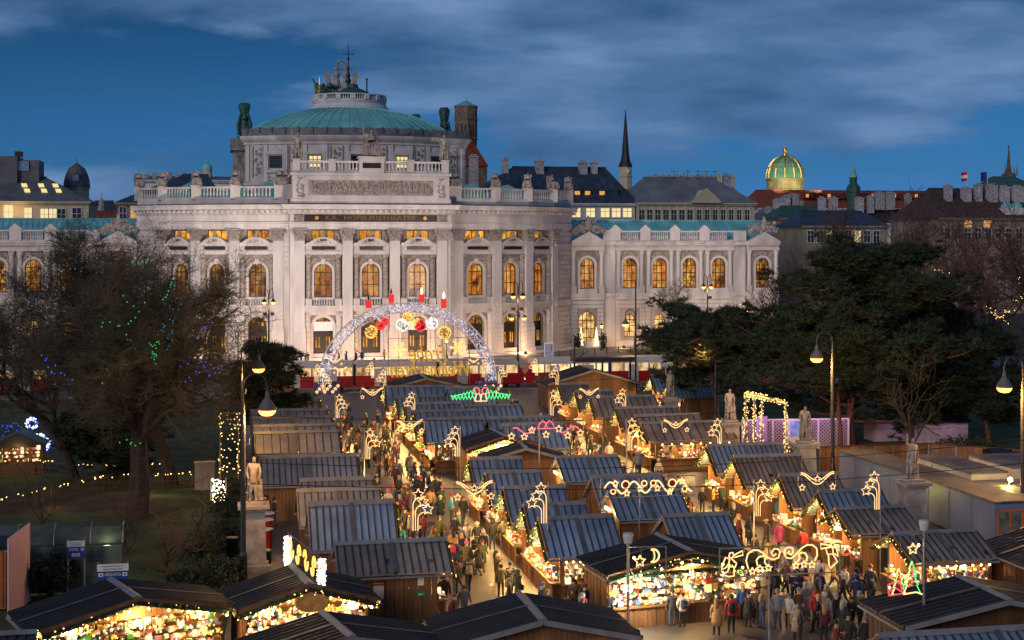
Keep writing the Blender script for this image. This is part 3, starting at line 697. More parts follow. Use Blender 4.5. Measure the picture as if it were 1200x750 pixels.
WF1, WG1, WG1D = frame_mesh(2.5, 10.0, 13.9, True, 3, 4, .25, .12), glass_mesh(2.5, 10.0, 13.9, True, .36).mesh('pane', GLOW), glass_mesh(2.5, 10.0, 13.9, True, .36).mesh('pane', GLOWD)
WF0, WG0 = frame_mesh(1.9, 1.6, 4.6, True, 2, 4, .3, .12), glass_mesh(1.9, 1.6, 4.6, True, .42).mesh('pane', GLOWC)
WFE, WGE = frame_mesh(3.0, .2, 4.6, True, 4, 4, .3, .12), glass_mesh(3.0, .2, 4.6, True, .42).mesh('pane', GLOWC)
cmb = MB(); cmb.box(-.45, .45, -.3, .3, 9.2, 10.4); cmb.lathe([(.42, 10.4), (.36, 10.6), (.36, 12), (.31, 15.6), (.45, 16.0), (.42, 16.2), (.55, 16.45)], 9); cmb.box(-.5, .5, -.4, .4, 16.45, 16.5); WCOL = cmb.mesh('column', STONE)
wing(1); wing(-1)
# ================================================================ GROUND, ROADS
def sheet(name, pts, z, m):
    b = MB(); b.poly([(x, y, z) for x, y in pts]); return b.build(name, m, kind='structure')
ASPH = mat('asphalt', (.080, .070, .064), .5, var=.25, scale=.30, bump=.2, bscale=14, col2=(.050, .044, .041))
ROAD = mat('road_asphalt', (.05, .048, .05), .5, var=.2, scale=.3)
PAVE = mat('forecourt_paving', (.20, .18, .17), .7, var=.2, scale=.4, bump=.1)
LAWN = mat('winter_lawn', (.045, .080, .018), .95, var=.45, scale=.5, bump=.6, bscale=30, col2=(.028, .022, .010))
EARTH = mat('earth', (.05, .038, .025), .95, var=.3, scale=.5, bump=.5)
PAINT = mat('road_paint', (.7, .7, .68), .6, var=.1)
KERB = mat('granite_kerb', (.25, .24, .23), .8, var=.15)
sheet('ground', [(-1500, -300), (1500, -300), (1500, 2200), (-1500, 2200)], 0, EARTH)
sheet('market_square', [(-2.0, 30), (44.0, 30), (44.0, 173), (-2.0, 173)], .006, ASPH)
sheet('ring_road', [(-140, 173), (190, 173), (190, 203), (-140, 203)], .006, ROAD)
sheet('forecourt', [(-60, 203), (110, 203), (110, 262), (-60, 262)], .012, PAVE)
m = MB()
for y in (176.0, 177.5, 179.5, 181.0): m.box(-140, 190, y-.04, y+.04, .006, .016)
m.build('tram_rail', STEEL, kind='structure')
m = MB()
for k in range(46): m.box(-130+k*6.5, -127+k*6.5, 190.4, 190.55, .008, .014)
for k in range(14): m.box(16+k*.9, 16.5+k*.9, 184, 188, .008, .014)
m.build('road_marking', PAINT, kind='structure')
m = MB(); m.box(-140, 190, 202.7, 203, 0, .13); m.box(-140, 190, 172.7, 173, 0, .13); m.box(-140, 190, 183.2, 183.5, 0, .12); m.build('kerb', KERB, kind='structure')
sheet('lawn', [(-48, 66), (.4, 66), (2.6, 98), (2.6, 166), (-70, 166)], .010, LAWN)
sheet('park_path', [(-70, 104), (-3, 100), (-3, 104.5), (-70, 109)], .016, EARTH)
sheet('park_lawn', [(45, 104), (140, 90), (140, 166), (45, 166)], .010, LAWN)
sheet('theatre_lawn', [(66, 222), (98, 222), (98, 234), (66, 234)], .02, mat('green_lawn', (.035, .085, .016), .95, var=.3, scale=.6, bump=.5))  # greener grass tone for the lawns by the theatre
sheet('theatre_lawn', [(70, 206), (104, 206), (104, 212), (70, 216)], .02, MAT['green_lawn'])
sheet('hedge_strip', [(-20, 196.5), (34, 196.5), (34, 199), (-20, 199)], .02, MAT['green_lawn'])
# ================================================================ HOUSES ROUND ABOUT
BRICKW = mat('window_reveal', (.42, .38, .30), .8, var=.1)
def wnd(root, x, z, w, h, y, glass, bar=True, fm=WHITEP):
    f = MB(); t = max(.1, w*.09)
    f.box(x-w/2-t, x+w/2+t, y-.2, y, z-t, z); f.box(x-w/2-t, x+w/2+t, y-.16, y, z+h, z+h+t*1.3); f.box(x-w/2-t, x-w/2, y-.12, y, z, z+h); f.box(x+w/2, x+w/2+t, y-.12, y, z, z+h)
    if bar: f.box(x-.05, x+.05, y-.09, y, z, z+h); f.box(x-w/2, x+w/2, y-.08, y, z+h*.62, z+h*.62+.1)
    o = f.build('window', fm, root, off=root.location)
    g = MB(); g.box(x-w/2, x+w/2, y-.06, y-.001, z, z+h); g.build('pane', glass, o, off=root.location)
def wallpart(root, x0, x1, y0, y1, z0, z1, m, name='wall', cornice=True):
    b = MB(); b.box(x0, x1, y0, y1, z0, z1)
    if cornice: b.box(x0-.3, x1+.3, y0-.5, y1+.3, z1-.5, z1-.2); b.box(x0-.5, x1+.5, y0-.8, y1+.5, z1-.2, z1+.1)
    return b.build(name, m, root, off=root.location)
def roofpart(root, x0, x1, y0, y1, ze, zr, m, hip0=0, hip1=0, name='roof', seam=None):
    ym = (y0+y1)/2; b = MB(); e = .8
    v = [(x0-e, y0-e, ze), (x1+e, y0-e, ze), (x1+e, y1+e, ze), (x0-e, y1+e, ze), (x0+hip0, ym, zr), (x1-hip1, ym, zr)]
    b.add(v, [(0, 1, 5, 4), (1, 2, 5), (2, 3, 4, 5), (3, 0, 4), (3, 2, 1, 0)])
    o = b.build(name, m, root, off=root.location)
    q = MB(); q.tube([v[4], v[5]], .3, 5); q.build('ridge', m, o, off=root.location)
    if seam:
        q = MB(); n = int((x1-x0)/seam)
        for k in range(1, n):
            x = x0+(x1-x0)*k/n; lo = Vector((x, y0-e, ze+.06)); t = 1
            if hip0 and x < x0+hip0: t = (x-x0)/hip0
            if hip1 and x > x1-hip1: t = (x1-x)/hip1
            q.tube([lo, (x, y0-e+(ym-y0+e)*t, ze+(zr-ze)*t+.06)], .09, 4, cap=False)
        q.build('standing_seam', m, o, off=root.location)
    return o
def chimney(root, x, y, z0, z1, w=1.6, d=1.2, m=None):
    m = m or CHIMW
    w = .5+w*.38; d = min(d, w)
    b = MB(); b.box(x-w/2, x+w/2, y-d/2, y+d/2, z0, z1); b.box(x-w/2-.15, x+w/2+.15, y-d/2-.15, y+d/2+.15, z1-.3, z1)
    for k in range(3): b.box(x-w*.35+k*w*.28, x-w*.2+k*w*.28, y-.15, y+.15, z1, z1+.45)
    b.build('chimney', m, root, off=root.location)
def dormer(root, x, y, z, w, h, m, glass):
    b = MB(); b.box(x-w/2, x+w/2, y, y+3, z, z+h); b.prism([(x-w/2-.2, z+h), (x+w/2+.2, z+h), (x, z+h+.4)], y-.2, y+3); o = b.build('dormer', m, root, off=root.location)
    g = MB(); g.box(x-w*.36, x+w*.36, y-.05, y, z+.2, z+h-.2); g.build('pane', glass, o, off=root.location)
def Xz(px, py, Y): p = yp(px, py, Y); return p.x, p.z
CHIMW = mat('grey_render', (.40, .39, .41), .85, var=.25, scale=1.5)
# slate-roofed palace behind the right wing
Y = 300; xa, ze = Xz(545, 238, Y); xb, _ = Xz(744, 238, Y); zr = Xz(600, 196, Y+9)[1]
h = thing('palace', 'pale palace with dark blue slate roof, lit square windows and white chimneys', 'building', ((xa+xb)/2, Y, 0))
wallpart(h, xa, xb, Y, Y+18, 0, ze, WHITEP); roofpart(h, xa, xb, Y, Y+18, ze, zr, SLATE, 12, 4, seam=1.6)
for px in (655, 675, 692, 709, 722, 735): x, z = Xz(px, 254.5, Y); wnd(h, x, z, 1.9, 1.9, Y, PALEGLOW)
for px in (676, 688, 705, 720, 731): x, z = Xz(px, 230, Y+2); dormer(h, x, Y+1.6, z-.6, 1.6, 1.9, SLATE, ORGLOW if px in (676, 688, 705) else DGLASS)
for px, py in ((592, 186), (632, 188), (683, 190), (696, 190)): x, z = Xz(px, py, Y+8); chimney(h, x, Y+8, z-5, z, 3.2 if px in (632, 683) else 2.2, 2)
x, z = Xz(555, 183, Y+5); chimney(h, x, Y+5, z-7, z, 3.2, 2.4)
# cream neoclassical building with zinc roof
xa, ze = Xz(746, 238, Y); xb, _ = Xz(882, 238, Y); zr = Xz(800, 209, Y+9)[1]
h = thing('office_building', 'cream neoclassical building with zinc roof, skylights and small pediment', 'building', ((xa+xb)/2, Y, 0))
wallpart(h, xa, xb, Y-1, Y+18, 0, ze, CREAM); roofpart(h, xa, xb, Y-1, Y+18, ze, zr, ZINC, 4, 6, seam=1.3)
for k in range(14): x, z = Xz(752+k*9.4+(k > 6)*1.5, 260, Y-1); wnd(h, x, z, 1.1, 2.6, Y-1, DGLASS, True, CREAM)
m = MB()
for k in range(15): x, z = Xz(747.5+k*9.4, 262, Y-1); m.box(x-.22, x+.22, Y-1.25, Y-1, z-1, ze-.5)
m.build('pilaster', CREAM, h, off=h.location)
x0, z0 = Xz(812, 238, Y-2); x1, z1 = Xz(843, 238, Y-2); m = MB(); m.prism([(x0, z0), (x1, z0), ((x0+x1)/2, z0+2.9)], Y-2, Y+5); m.prism([(x0-.4, z0+.05), (x1+.4, z0+.05), (x1+.4, z0+.35), ((x0+x1)/2, z0+3.3), (x0-.4, z0+.35)], Y-2.4, Y-2.05); m.build('pediment', CREAM, h, off=h.location)
for k, px in enumerate((762, 785, 800, 806, 845, 852, 862)):
    x, z = Xz(px, 230, Y+3.2); m = MB(); dz = (zr-ze)/10.3
    m.add([(x, Y+1, ze+2*dz+.15), (x+1.6, Y+1, ze+2*dz+.15), (x+1.6-1.4, Y+6, ze+6.9*dz+.15), (x-1.4, Y+6, ze+6.9*dz+.15)], [(0, 1, 2, 3)]); m.build('skylight', SKYGL, h, off=h.location)
for k in range(13): x, z = Xz(760+k*8.2, 207, Y+10); chimney(h, x, Y+10, z-2.5, z+.2*(k % 3), 1.6, 1, None if k % 2 else CREAM)
m = MB()
for px in (790, 806, 818, 828, 838): x, z = Xz(px, 209, Y+8); m.tube([(x, Y+8, z-1), (x, Y+8, z+1.8)], .05, 4); m.tube([(x-.7, Y+8, z+1.5), (x+.7, Y+8, z+1.5)], .04, 4)
m.build('aerial', IRON, h, off=h.location, kind='stuff')
def round_tower(name, label, px, w, items, base=0, n=16):
    p = wp(px, HY, w); k = w/F; t = thing(name, label, 'tower', (p.x, p.y, base))
    for nm, m, prof in items:   # prof in photo px: (radius px, y px)
        b = MB(); b.lathe([(r*k, CZ+(HY-y)*k-base) for r, y in prof], n); b.build(nm, m, t, smooth=False)
    return t, k, p
BLK = mat('spire_slate', (.02, .021, .026), .6, var=.2)
t, k, p = round_tower('church_spire', 'thin dark pointed church spire on a lit cream octagonal tower', 733, 430,
  [('tower_wall', CREAM, [(7.6, 330), (7.6, 208), (8.4, 207), (8.4, 205.5), (7.4, 205), (7.4, 196), (8.3, 195.5)]), ('spire', BLK, [(8.6, 195.5), (8.2, 193.5), (6, 189), (4.6, 182), (3.2, 165), (1.6, 143), (.5, 130)]), ('finial', GOLD, [(.4, 130), (1.1, 129), (1.1, 128), (.3, 127), (.3, 124.5)])], n=8)
m = MB(); m.lathe([(2.6*k, 0), (2.6*k, .3)], 14, M=Matrix.Translation((0, -7.1*k, CZ+(HY-201)*k))@Matrix.Rotation(pi/2, 4, 'X')); m.build('clock_face', mat('clock_white', (.7, .66, .55), .6, var=0), t)
DOMEG = mat('palace_dome_copper', (.16, .40, .25), .5, var=.2, scale=.3)
t, k, p = round_tower('palace_dome', 'gilded green palace dome with round dormers floodlit from below', 920, 500,
  [('drum', mat('gilded_stone', (.55, .42, .18), .5, .2, var=.25, scale=.4), [(22, 330), (22, 224), (22.8, 223.5), (22.8, 222), (21.5, 221), (21.5, 212), (22.6, 211.5), (22.6, 209.5)]), ('dome', DOMEG, [(21.6, 209.5), (21.4, 204), (19.8, 198), (17, 192.5), (12.5, 187.5), (6.5, 184), (3.2, 183)]), ('finial', GOLD, [(3, 183), (2.6, 180), (1.6, 179), (2.8, 176.5), (2.6, 174.5), (1, 173.5), (1, 171)])], n=24)
m = MB(); prof = [(21.6, 209.5), (21.4, 204), (19.8, 198), (17, 192.5), (12.5, 187.5), (6.5, 184), (3.2, 183)]
for j in range(12): a = 2*pi*j/12+.13; m.tube([(r*k*cos(a), r*k*sin(a), CZ+(HY-y)*k+.1) for r, y in prof], .28, 5)
m.build('rib', GOLD, t)
for j in range(12):
    a = 2*pi*(j+.5)/12+.13
    m = MB(); m.ball((19.6*k*cos(a), 19.6*k*sin(a), CZ+(HY-197)*k), 1.5*k, (1, 1, 1.1)); m.build('dormer', GOLD, t)
for dx in (-9, 9):
    o = lamp('dome_floodlight', (p.x+dx, p.y-15, CZ+(HY-224)*k), 4500, (1, .95, .55), .5, kind='SPOT', spot_size=radians(75), spot_blend=.6)
    o.rotation_euler = (Vector((p.x, p.y, CZ+(HY-203)*k))-o.location).to_track_quat('-Z', 'Y').to_euler()
round_tower('copper_belfry', 'small green copper belfry with onion cap above red roofs', 1000, 470,
  [('belfry', COPPERD, [(8, 330), (8, 226), (8.6, 225), (8.4, 219), (5.4, 216), (4.6, 215), (4.6, 209), (5.2, 208)]), ('cap', COPPER, [(5.4, 208), (4.6, 205), (3, 203), (2.6, 201), (2.8, 200), (1.8, 197), (.5, 194), (.3, 190)])], n=8)
round_tower('cathedral_spire', 'distant gothic cathedral spire with pinnacles on the skyline', 1182, 640,
  [('spire', mat('gothic_stone', (.16, .11, .085), .9, var=.25), [(4.5, 330), (4.5, 208), (4.2, 203), (3.2, 201), (2.6, 196), (1.4, 184), (.5, 173), (1.2, 172), (.3, 170)])]+[('pinnacle', MAT['gothic_stone'], [(8.5, 330), (8.5, 208), (8, 204), (6.5, 203)])], n=8)
m = MB(); p = wp(1182, HY, 640); k = 640/F
t = [o for o in bpy.data.objects if o.name.startswith('cathedral_spire')][0]
for s in (-7.5, -4, 4, 7.5): m.lathe([(1*k, CZ+(HY-206)*k), (.8*k, CZ+(HY-201)*k), (.1, CZ+(HY-196+abs(s)*.2)*k)], 4, (s*k, -2, 0))
m.build('pinnacle', MAT['gothic_stone'], t, kind='stuff')
t, k, p = round_tower('brick_church_tower', 'brown brick octagonal church tower with green pyramid roof and arched openings', 546, 420,
  [('shaft', DARKST, [(13, 330), (13, 164), (14, 163.5), (13.4, 162), (13.4, 142), (14, 141), (14, 139.5), (13.4, 139), (13.4, 127), (14.2, 126), (14.2, 124.5)]), ('roof', COPPERB, [(14.6, 124.5), (7, 121), (.4, 117.5), (.3, 114)])], n=8)
for j in range(8):
    a = 2*pi*(j+.5)/8-pi/2-pi/8; m = MB(); rr = 13.4*k*cos(pi/8)
    Mx = Matrix.Rotation(a+pi/2, 4, 'Z')@Matrix.Translation((0, -rr-.02, 0))
    z0 = CZ+(HY-161)*k; m.prism([(-.9, z0), (.9, z0), (.9, z0+3), (.5, z0+3.9), (0, z0+4.2), (-.5, z0+3.9), (-.9, z0+3)], -.05, .1, Mx); m.build('belfry_opening', BLK, t)
# steep red church roof beside it
p0 = wp(520, 192, 415); p1 = wp(573, 192, 415); pa = wp(548, 154, 415)
h = thing('church', 'church with steep red tiled roof below the brown brick tower', 'church', (p0.x, p0.y, 0))
m = MB(); m.box(p0.x, p1.x, p0.y, p0.y+30, 0, p0.z-.5); m.build('wall', DARKST, h, off=h.location)
m = MB(); m.prism([(p0.x-1, p0.z-.6), (p1.x+.3, p0.z-.6), (pa.x, pa.z)], p0.y-.5, p0.y+30); m.build('roof', REDR, h, off=h.location)
# long red-roofed palace row and white chimneys
Y = 440
def row_house(name, label, px0, px1, ye, yr, Y, d, wm, rm, ch=(), win=(), hip=(3, 3), glass=DGLASS, seam=None, cat='building', dorm=()):
    xa, ze = Xz(px0, ye, Y); xb, _ = Xz(px1, ye, Y); zr = Xz((px0+px1)/2, yr, Y+d/2)[1]
    h = thing(name, label, cat, ((xa+xb)/2, Y, 0)); wallpart(h, xa, xb, Y, Y+d, 0, ze, wm); roofpart(h, xa, xb, Y, Y+d, ze, zr, rm, *hip, seam=seam)
    for px, py, w_ in ch: x, z = Xz(px, py, Y+d*.3); chimney(h, x, Y+d*.3, z-5, z, w_, 2)
    for px, py, w_, hh, g in win: x, z = Xz(px, py, Y); wnd(h, x, z, w_, hh, Y, g)
    for px, py, w_, hh, g in dorm: x, z = Xz(px, py, Y+d*.14); dormer(h, x, Y+d*.1, z, w_, hh, rm, g)
    return h
row_house('palace_range', 'long palace range with red tiled roof and row of dormers below the dome', 888, 1112, 244, 224, 450, 20, WHITEP, REDR, dorm=[(945+k*8.5, 232, 1.4, 1.5, ORGLOW if k % 3 == 0 else DGLASS) for k in range(18)], ch=[(1055, 238, 4), (1068, 240, 3)])
row_house('town_house', 'white house with grey roof and cluster of white chimneys left of the belfry', 893, 952, 262, 244, 370, 14, TANP, GREYR, ch=[(900, 243, 3), (912, 234, 5), (922, 230, 5), (930, 228, 5), (938, 236, 2)], win=[(900+k*9, 276, 1.4, 2.2, DGLASS) for k in range(6)])
row_house('town_house', 'low house with long green copper roof in front of the red palace range', 914, 985, 256, 242, 360, 14, TANP, COPPERD, ch=[(963, 232, 3), (976, 232, 4)], seam=1.5)
row_house('mansard_house', 'dark mansard house with pale wall half hidden behind the great pine', 940, 1040, 265, 248, 330, 16, TANP, SLATE, win=[(950+k*11, 284, 1.6, 2.8, PALEGLOW if k in (2, 5) else DGLASS) for k in range(8)])
row_house('town_house', 'white house with row of tall white chimneys behind bare trees', 1000, 1095, 262, 246, 390, 14, WHITEP, BROWNR, ch=[(1007, 232, 4), (1020, 230, 3), (1030, 226, 6), (1042, 226, 6), (1064, 228, 3)])
row_house('palace_corner', 'large pale palace with steep dark brown roof, copper dormers and lit windows at right', 1100, 1260, 256, 222, 330, 26, TANP, BROWNR, hip=(4, 4), ch=[(1111, 217, 3), (1132, 220, 4), (1146, 216, 3), (1162, 217, 5), (1176, 219, 5), (1192, 219, 6)], win=[(1134, 266, 2, 2.2, ORGLOW), (1157, 266, 2, 2.2, ORGLOW)]+[(1110+k*12, 280, 1.6, 2.6, DGLASS) for k in range(9)])
t0 = thing('domed_roof_house', 'house with green copper hip roof behind the brown palace roof at far right', 'building', tuple(wp(1180, HY, 480).xy)+(0,))
b = MB(); a = wp(1157, 222, 480)-t0.location; c = wp(1215, 222, 480)-t0.location; r_ = wp(1180, 206, 480)-t0.location; b.add([(a.x, -6, a.z), (c.x, -6, a.z), (c.x, 14, a.z), (a.x, 14, a.z), (r_.x-3, 4, r_.z), (r_.x+5, 4, r_.z)], [(0, 1, 5, 4), (1, 2, 5), (2, 3, 4, 5), (3, 0, 4)]); b.build('roof', COPPERD, t0)
b = MB(); b.box(a.x+.5, c.x-.5, -5, 13, 0, a.z); b.build('wall', WHITEP, t0)
for px in (1183, 1195):
    x, z = Xz(px, 250, 331); d = thing('copper_dormer', 'small round-headed copper dormer, %s of two on the brown palace roof' % ('left' if px == 1183 else 'right'), 'dormer', (x, 331, z))
    m = MB(); m.box(-1.2, 1.2, 0, 4, -.5, 1.4); m.build('front', WHITEP, d); m = MB(); m.lathe([(1.5, 1.4), (1.3, 2.2), (.7, 2.7), (.1, 2.9)], 10, (0, 1.4, 0)); m.build('cap', COPPER, d)
for px, cols, nm in ((1134, ('r', 'w', 'r'), 'red and white striped flag flying on a roof pole'), (1157, ('b', 'b', 'b'), 'dark blue flag flying on a roof pole beside the striped flag')):
    p = wp(px, 222, 400); f = thing('flag', nm, 'flag', p); m = MB(); m.tube([(0, 0, -3), (0, 0, 5)], .12, 5); m.build('pole', STEEL, f)
    for j, cc in enumerate(cols):
        mm = MAT.get('flag_'+cc) or mat('flag_'+cc, {'r': (.5, .02, .03), 'w': (.8, .8, .8), 'b': (.01, .04, .25)}[cc], .8, var=0)
        m = MB(); z0 = 4.9-j*.85; m.add([(0, 0, z0), (-1, .3, z0-.15), (-2, 0, z0-.25), (-2, 0, z0-1.1), (-1, .3, z0-1.0), (0, 0, z0-.85)], [(0, 1, 4, 5), (1, 2, 3, 4)]); m.build('stripe', mm, f)
# left of the theatre
row_house('corner_house', 'cream corner house with lit cornice, grey roof and bright skylights at far left', -40, 104, 236, 208, 330, 22, CREAM, GREYR, hip=(3, 10), win=[(10, 262, 1.8, 4, PALEGLOW), (33, 262, 1.5, 3.4, PALEGLOW), (52, 262, 1.6, 3.2, PALEGLOW), (62, 262, 1.6, 3.2, PALEGLOW), (72, 262, 1.6, 3.2, DGLASS), (90, 262, 1.8, 3.4, DGLASS)])
h = [o for o in bpy.data.objects if o.name.startswith('corner_house')][0]
xa, ze = Xz(0, 236, 330); zr = Xz(32, 208, 341)[1]
for px in (24, 44, 61):
    for j in range(2):
        x, _ = Xz(px+j*5, 230, 333); fr_ = .34+.22*(1-j); m = MB(); y0 = 330-.8+11.8*fr_; z0 = ze+(zr-ze)*fr_+.15
        m.add([(x, y0, z0), (x+1.2, y0, z0), (x+.7, y0+1.9, z0+(zr-ze)*1.9/11.8), (x-.5, y0+1.9, z0+(zr-ze)*1.9/11.8)], [(0, 1, 2, 3)]); m.build('skylight', PALEGLOW, h, off=h.location)
xa, za = Xz(-10, 210, 338); xb, zb = Xz(20, 183, 338); xc, zc = Xz(45, 205, 338)
m = MB(); m.box(xa, xb, 338, 350, za-2, zb); m.box(xb, xc, 339, 349, za-2, Xz(30, 187, 338)[1]); m.build('penthouse', GREYR, h, off=h.location)
m = MB(); m.box(xb-.8, xb+.8, 340, 342, zb, zb+1.2); m.build('chimney', BROWNR, h, off=h.location)
m = MB(); x, z = Xz(25, 200, 338); m.box(x-1.5, x+1.5, 338.7, 339.05, z, z+2.2); m.build('window', SKYGL, h, off=h.location)
for px in (6, 21): x, z = Xz(px, 240, 327); lamp('cornice_light', (x, 327, z-1.5), 260, (1, .6, .2), .3)
t, k, p = round_tower('dome_turret', 'grey domed corner turret with square window and flagpole', 90, 340,
  [('turret_wall', CREAM, [(14, 330), (14, 222), (15, 221.5), (15, 220)]), ('dome', GREYR, [(15.4, 220), (14.6, 212), (12.5, 204), (9, 197), (4, 193.5), (3.2, 192.5)]), ('finial', IRON, [(2.6, 193), (2.2, 192), (.3, 191), (.2, 184)])], n=12)
m = MB(); z = CZ+(HY-213)*k; m.box(-4*k, 4*k, -15.2*k, -9*k, z, z+1.7); m.build('dormer', GREYR, t); m = MB(); m.box(-3.4*k, 3.4*k, -15.35*k, -15.2*k, z+.2, z+1.5); m.build('pane', SKYGL, t)
round_tower('baroque_tower', 'small ornate white baroque tower between roofs left of theatre', 119, 400,
  [('tower_wall', STATUE, [(6, 330), (6, 252), (6.6, 250), (5.4, 248), (4.6, 244), (4.8, 241), (3.6, 238), (3.2, 236), (1.8, 234), (.4, 231), (.3, 225)])], n=8)
row_house('roof_house', 'low house with dark red roof squeezed between two taller buildings', 104, 140, 262, 248, 380, 14, TANP, REDR, hip=(0, 0))
row_house('slate_house', 'dark slate roof house just left of theatre behind baroque tower', 100, 140, 252, 236, 420, 14, TANP, SLATE, hip=(2, 2))
row_house('tan_house', 'tan house with dark hipped roof and small arched windows beside theatre', 137, 262, 238, 205, 290, 24, TANP, BROWNR if False else SLATE, hip=(12, 3), win=[(144, 262, 1.2, 3.2, DGLASS), (157, 262, 1.2, 3.2, ORGLOW)])
h = row_house('flat_house', 'long pale flat-roofed attic with many chimney pots left of the drum', 166, 300, 211, 208, 360, 16, WHITEP, GREYR, hip=(1, 1), ch=[(172+k*9, 203 if k % 2 else 204, 1.4) for k in range(9)])
round_tower('copper_cupola', 'tiny green copper cupola with gold tip above the flat roof', 243, 480,
  [('drum', CREAM, [(5.5, 330), (5.5, 199), (5.8, 198.5)]), ('cap', COPPER, [(6, 198.5), (5.4, 195), (3.5, 192.5), (1, 191.5)]), ('finial', GOLD, [(.8, 191.5), (.8, 189), (.2, 186)])], n=10)
# ================================================================ STREET
TRED = mat('tram_red', (.42, .015, .02), .35, var=.06); TWHITE = mat('tram_cream', (.55, .50, .46), .35, var=.06)
TRAMGL = lit_glass('tram_window_glass', (.25, .12, .04), (.9, .55, .22), (1, .8, .5), 1.5, .6)
def tram(label, x0, n, y, dest):
    t = thing('tram', label, 'tram', (x0, y, 0), 0, 'red and cream trams on the ring road')
    Ls = 10.2
    for i in range(n):
        x = i*Ls; end0, end1 = i == 0, i == n-1
        b = MB(); a0 = x+.15; a1 = x+Ls-.15
        b.box(a0, a1, -1.2, 1.2, .35, 1.75); b.build('car_body', TRED, t)
        b = MB(); b.box(a0, a1, -1.2, 1.2, 2.75, 3.15); b.prism([(a0, 3.15), (a1, 3.15), (a1-.3, 3.5), (a0+.3, 3.5)], -1.0, 1.0)
        for k in range(7): xx = a0+(a1-a0)*k/6; b.box(max(a0, xx-.12), min(a1, xx+.12), -1.2, 1.2, 1.75, 2.75)
        o = b.build('roof', TWHITE, t)
        g = MB(); g.box(a0+.1, a1-.1, -1.12, 1.12, 1.75, 2.75); g.build('window', TRAMGL, t)
        for k in (2.4, 6.8): d = MB(); d.box(x+k, x+k+1.3, -1.23, -1.19, .45, 2.6); d.build('door', TWHITE, t)
        w_ = MB()
        for k in (1.6, 3.2, 7.0, 8.6):
            for s in (-1, 1): w_.lathe([(.33, -.06), (.33, .06)], 12, M=Matrix.Translation((x+k, s*.75, .34))@Matrix.Rotation(pi/2, 4, 'X'))
        w_.build('wheel', IRON, t)
        if i: b = MB(); b.box(x-.15, x+.15, -1.1, 1.1, .6, 3.1); b.build('bellows', IRON, t)
    for s, xx in ((-1, 0), (1, n*Ls)):
        b = MB(); M = Matrix.Translation((xx-s*.16, 0, 0))
        b.prism([(0, .4), (s*.8, .6), (s*.75, 1.6), (s*.1, 2.8), (0, 2.8)][::s], -1.15, 1.15, M); b.build('nose', TRED, t)
        b = MB()
        for q in (-.7, .7): b.ball((xx+s*.62, q, .95), .13)
        b.build('headlight', emis('tram_light', (1, .85, .6), 3) if 'tram_light' not in MAT else MAT['tram_light'], t)
    b = MB(); xx = n*Ls*.35; b.tube([(xx-.6, 0, 3.5), (xx+.5, 0, 4.2), (xx-.4, 0, 5.0)], .05, 4); b.tube([(xx-.4, -.8, 5.0), (xx-.4, .8, 5.0)], .04, 4); b.build('pantograph', IRON, t)
tram('long red and cream tram passing behind the lit arch', 6.5, 3, 176.8, '')
tram('red and cream tram at right half hidden by the tram stop shelter', 38.5, 2, 176.8, '')
tram('red and cream tram behind the bare tree at far left', -39.5, 2, 180.3, '')
LAMPW = emis('lamp_bulb_warm', (1, .55, .20), 3); LAMPO = emis('lamp_bulb_orange', (1, .45, .10), 3.6)
def ball_lamp(px, py_head, w, label, e=90):
    p = wp(px, py_head, w); t = thing('forecourt_lamp', label, 'street lamp', (p.x, p.y, 0)); h = p.z
    m = MB(); m.lathe([(.25, 0), (.2, .5), (.09, .9), (.07, h-.5), (.16, h-.4), (.2, h-.25)], 8); m.build('post', IRON, t)
    m = MB(); m.lathe([(.14, h-.25), (.24, h+.1), (.26, h+.25)], 6); m.build('lantern', LAMPW, t); m = MB(); m.lathe([(.3, h+.25), (.05, h+.6), (.03, h+.8)], 6); m.build('cap', IRON, t)
    lamp('lantern_light', (0, -.4, h), e, (1, .55, .2), .2, t)
ball_lamp(353.5, 403, 221, 'black post lantern glowing against left pilaster of the theatre', 700)
ball_lamp(523.5, 400, 221, 'black post lantern glowing right of the mirrored greeting', 700)
ball_lamp(705, 383, 240, 'black post lantern beside the right wing entrance', 250)
def mast_lamp(px, py_head, py_base, label, low=None, e=300, flood=()):
    b_ = gp(px, py_base); w = b_.x*ST+b_.y*CT; h = wp(px, py_head, w).z
    t = thing('mast_lamp', label, 'street lamp', (b_.x, b_.y, 0)); m = MB(); m.lathe([(.28, 0), (.22, 1.2), (.13, 1.4), (.09, h+.8)], 8)
    heads = []
    for s in (-1, 1):
        m.tube([(0, 0, h+.6), (s*.15, 0, h+1.6), (s*.45, 0, h+1.9), (s*.6, 0, h+1.3), (s*.6, 0, h+.3)], .05, 5); heads.append((s*.6, h))
        if low: m.tube([(0, 0, low), (s*.6, 0, low+.35), (s*.8, 0, low+.1)], .05, 5); heads.append((s*.8, low-.15))
    m.build('mast', IRON, t)
    for x, z in heads:
        m = MB(); m.lathe([(.06, .45), (.3, .15), (.32, 0)], 10, (x, 0, z)); o = m.build('lamp_shade', IRON, t); m = MB(); m.lathe([(.3, 0), (.26, -.18), (.12, -.3), (.03, -.34)], 10, (x, 0, z)); m.build('bulb', LAMPO, o)
    lamp('street_light', (0, -.5, h-.6), e, (1, .58, .24), .3, t)
    for dx, tx_ in flood:         # floodlight heads clamped to the mast, turned on the facade
        m = MB(); m.bx((dx*.5, .35, h-1.6), (.5, .3, .4)); m.build('floodlight', IRON, t)
        o = lamp('facade_floodlight', (dx*.5, .6, h-1.6), 17000, (1, .84, .74), .5, t, 'SPOT', spot_size=radians(100), spot_blend=.8)
        o.rotation_euler = (Vector((tx_, TY+2, 17))-Vector((b_.x+dx*.5, b_.y+.6, h-1.6))).to_track_quat('-Z', 'Y').to_euler()
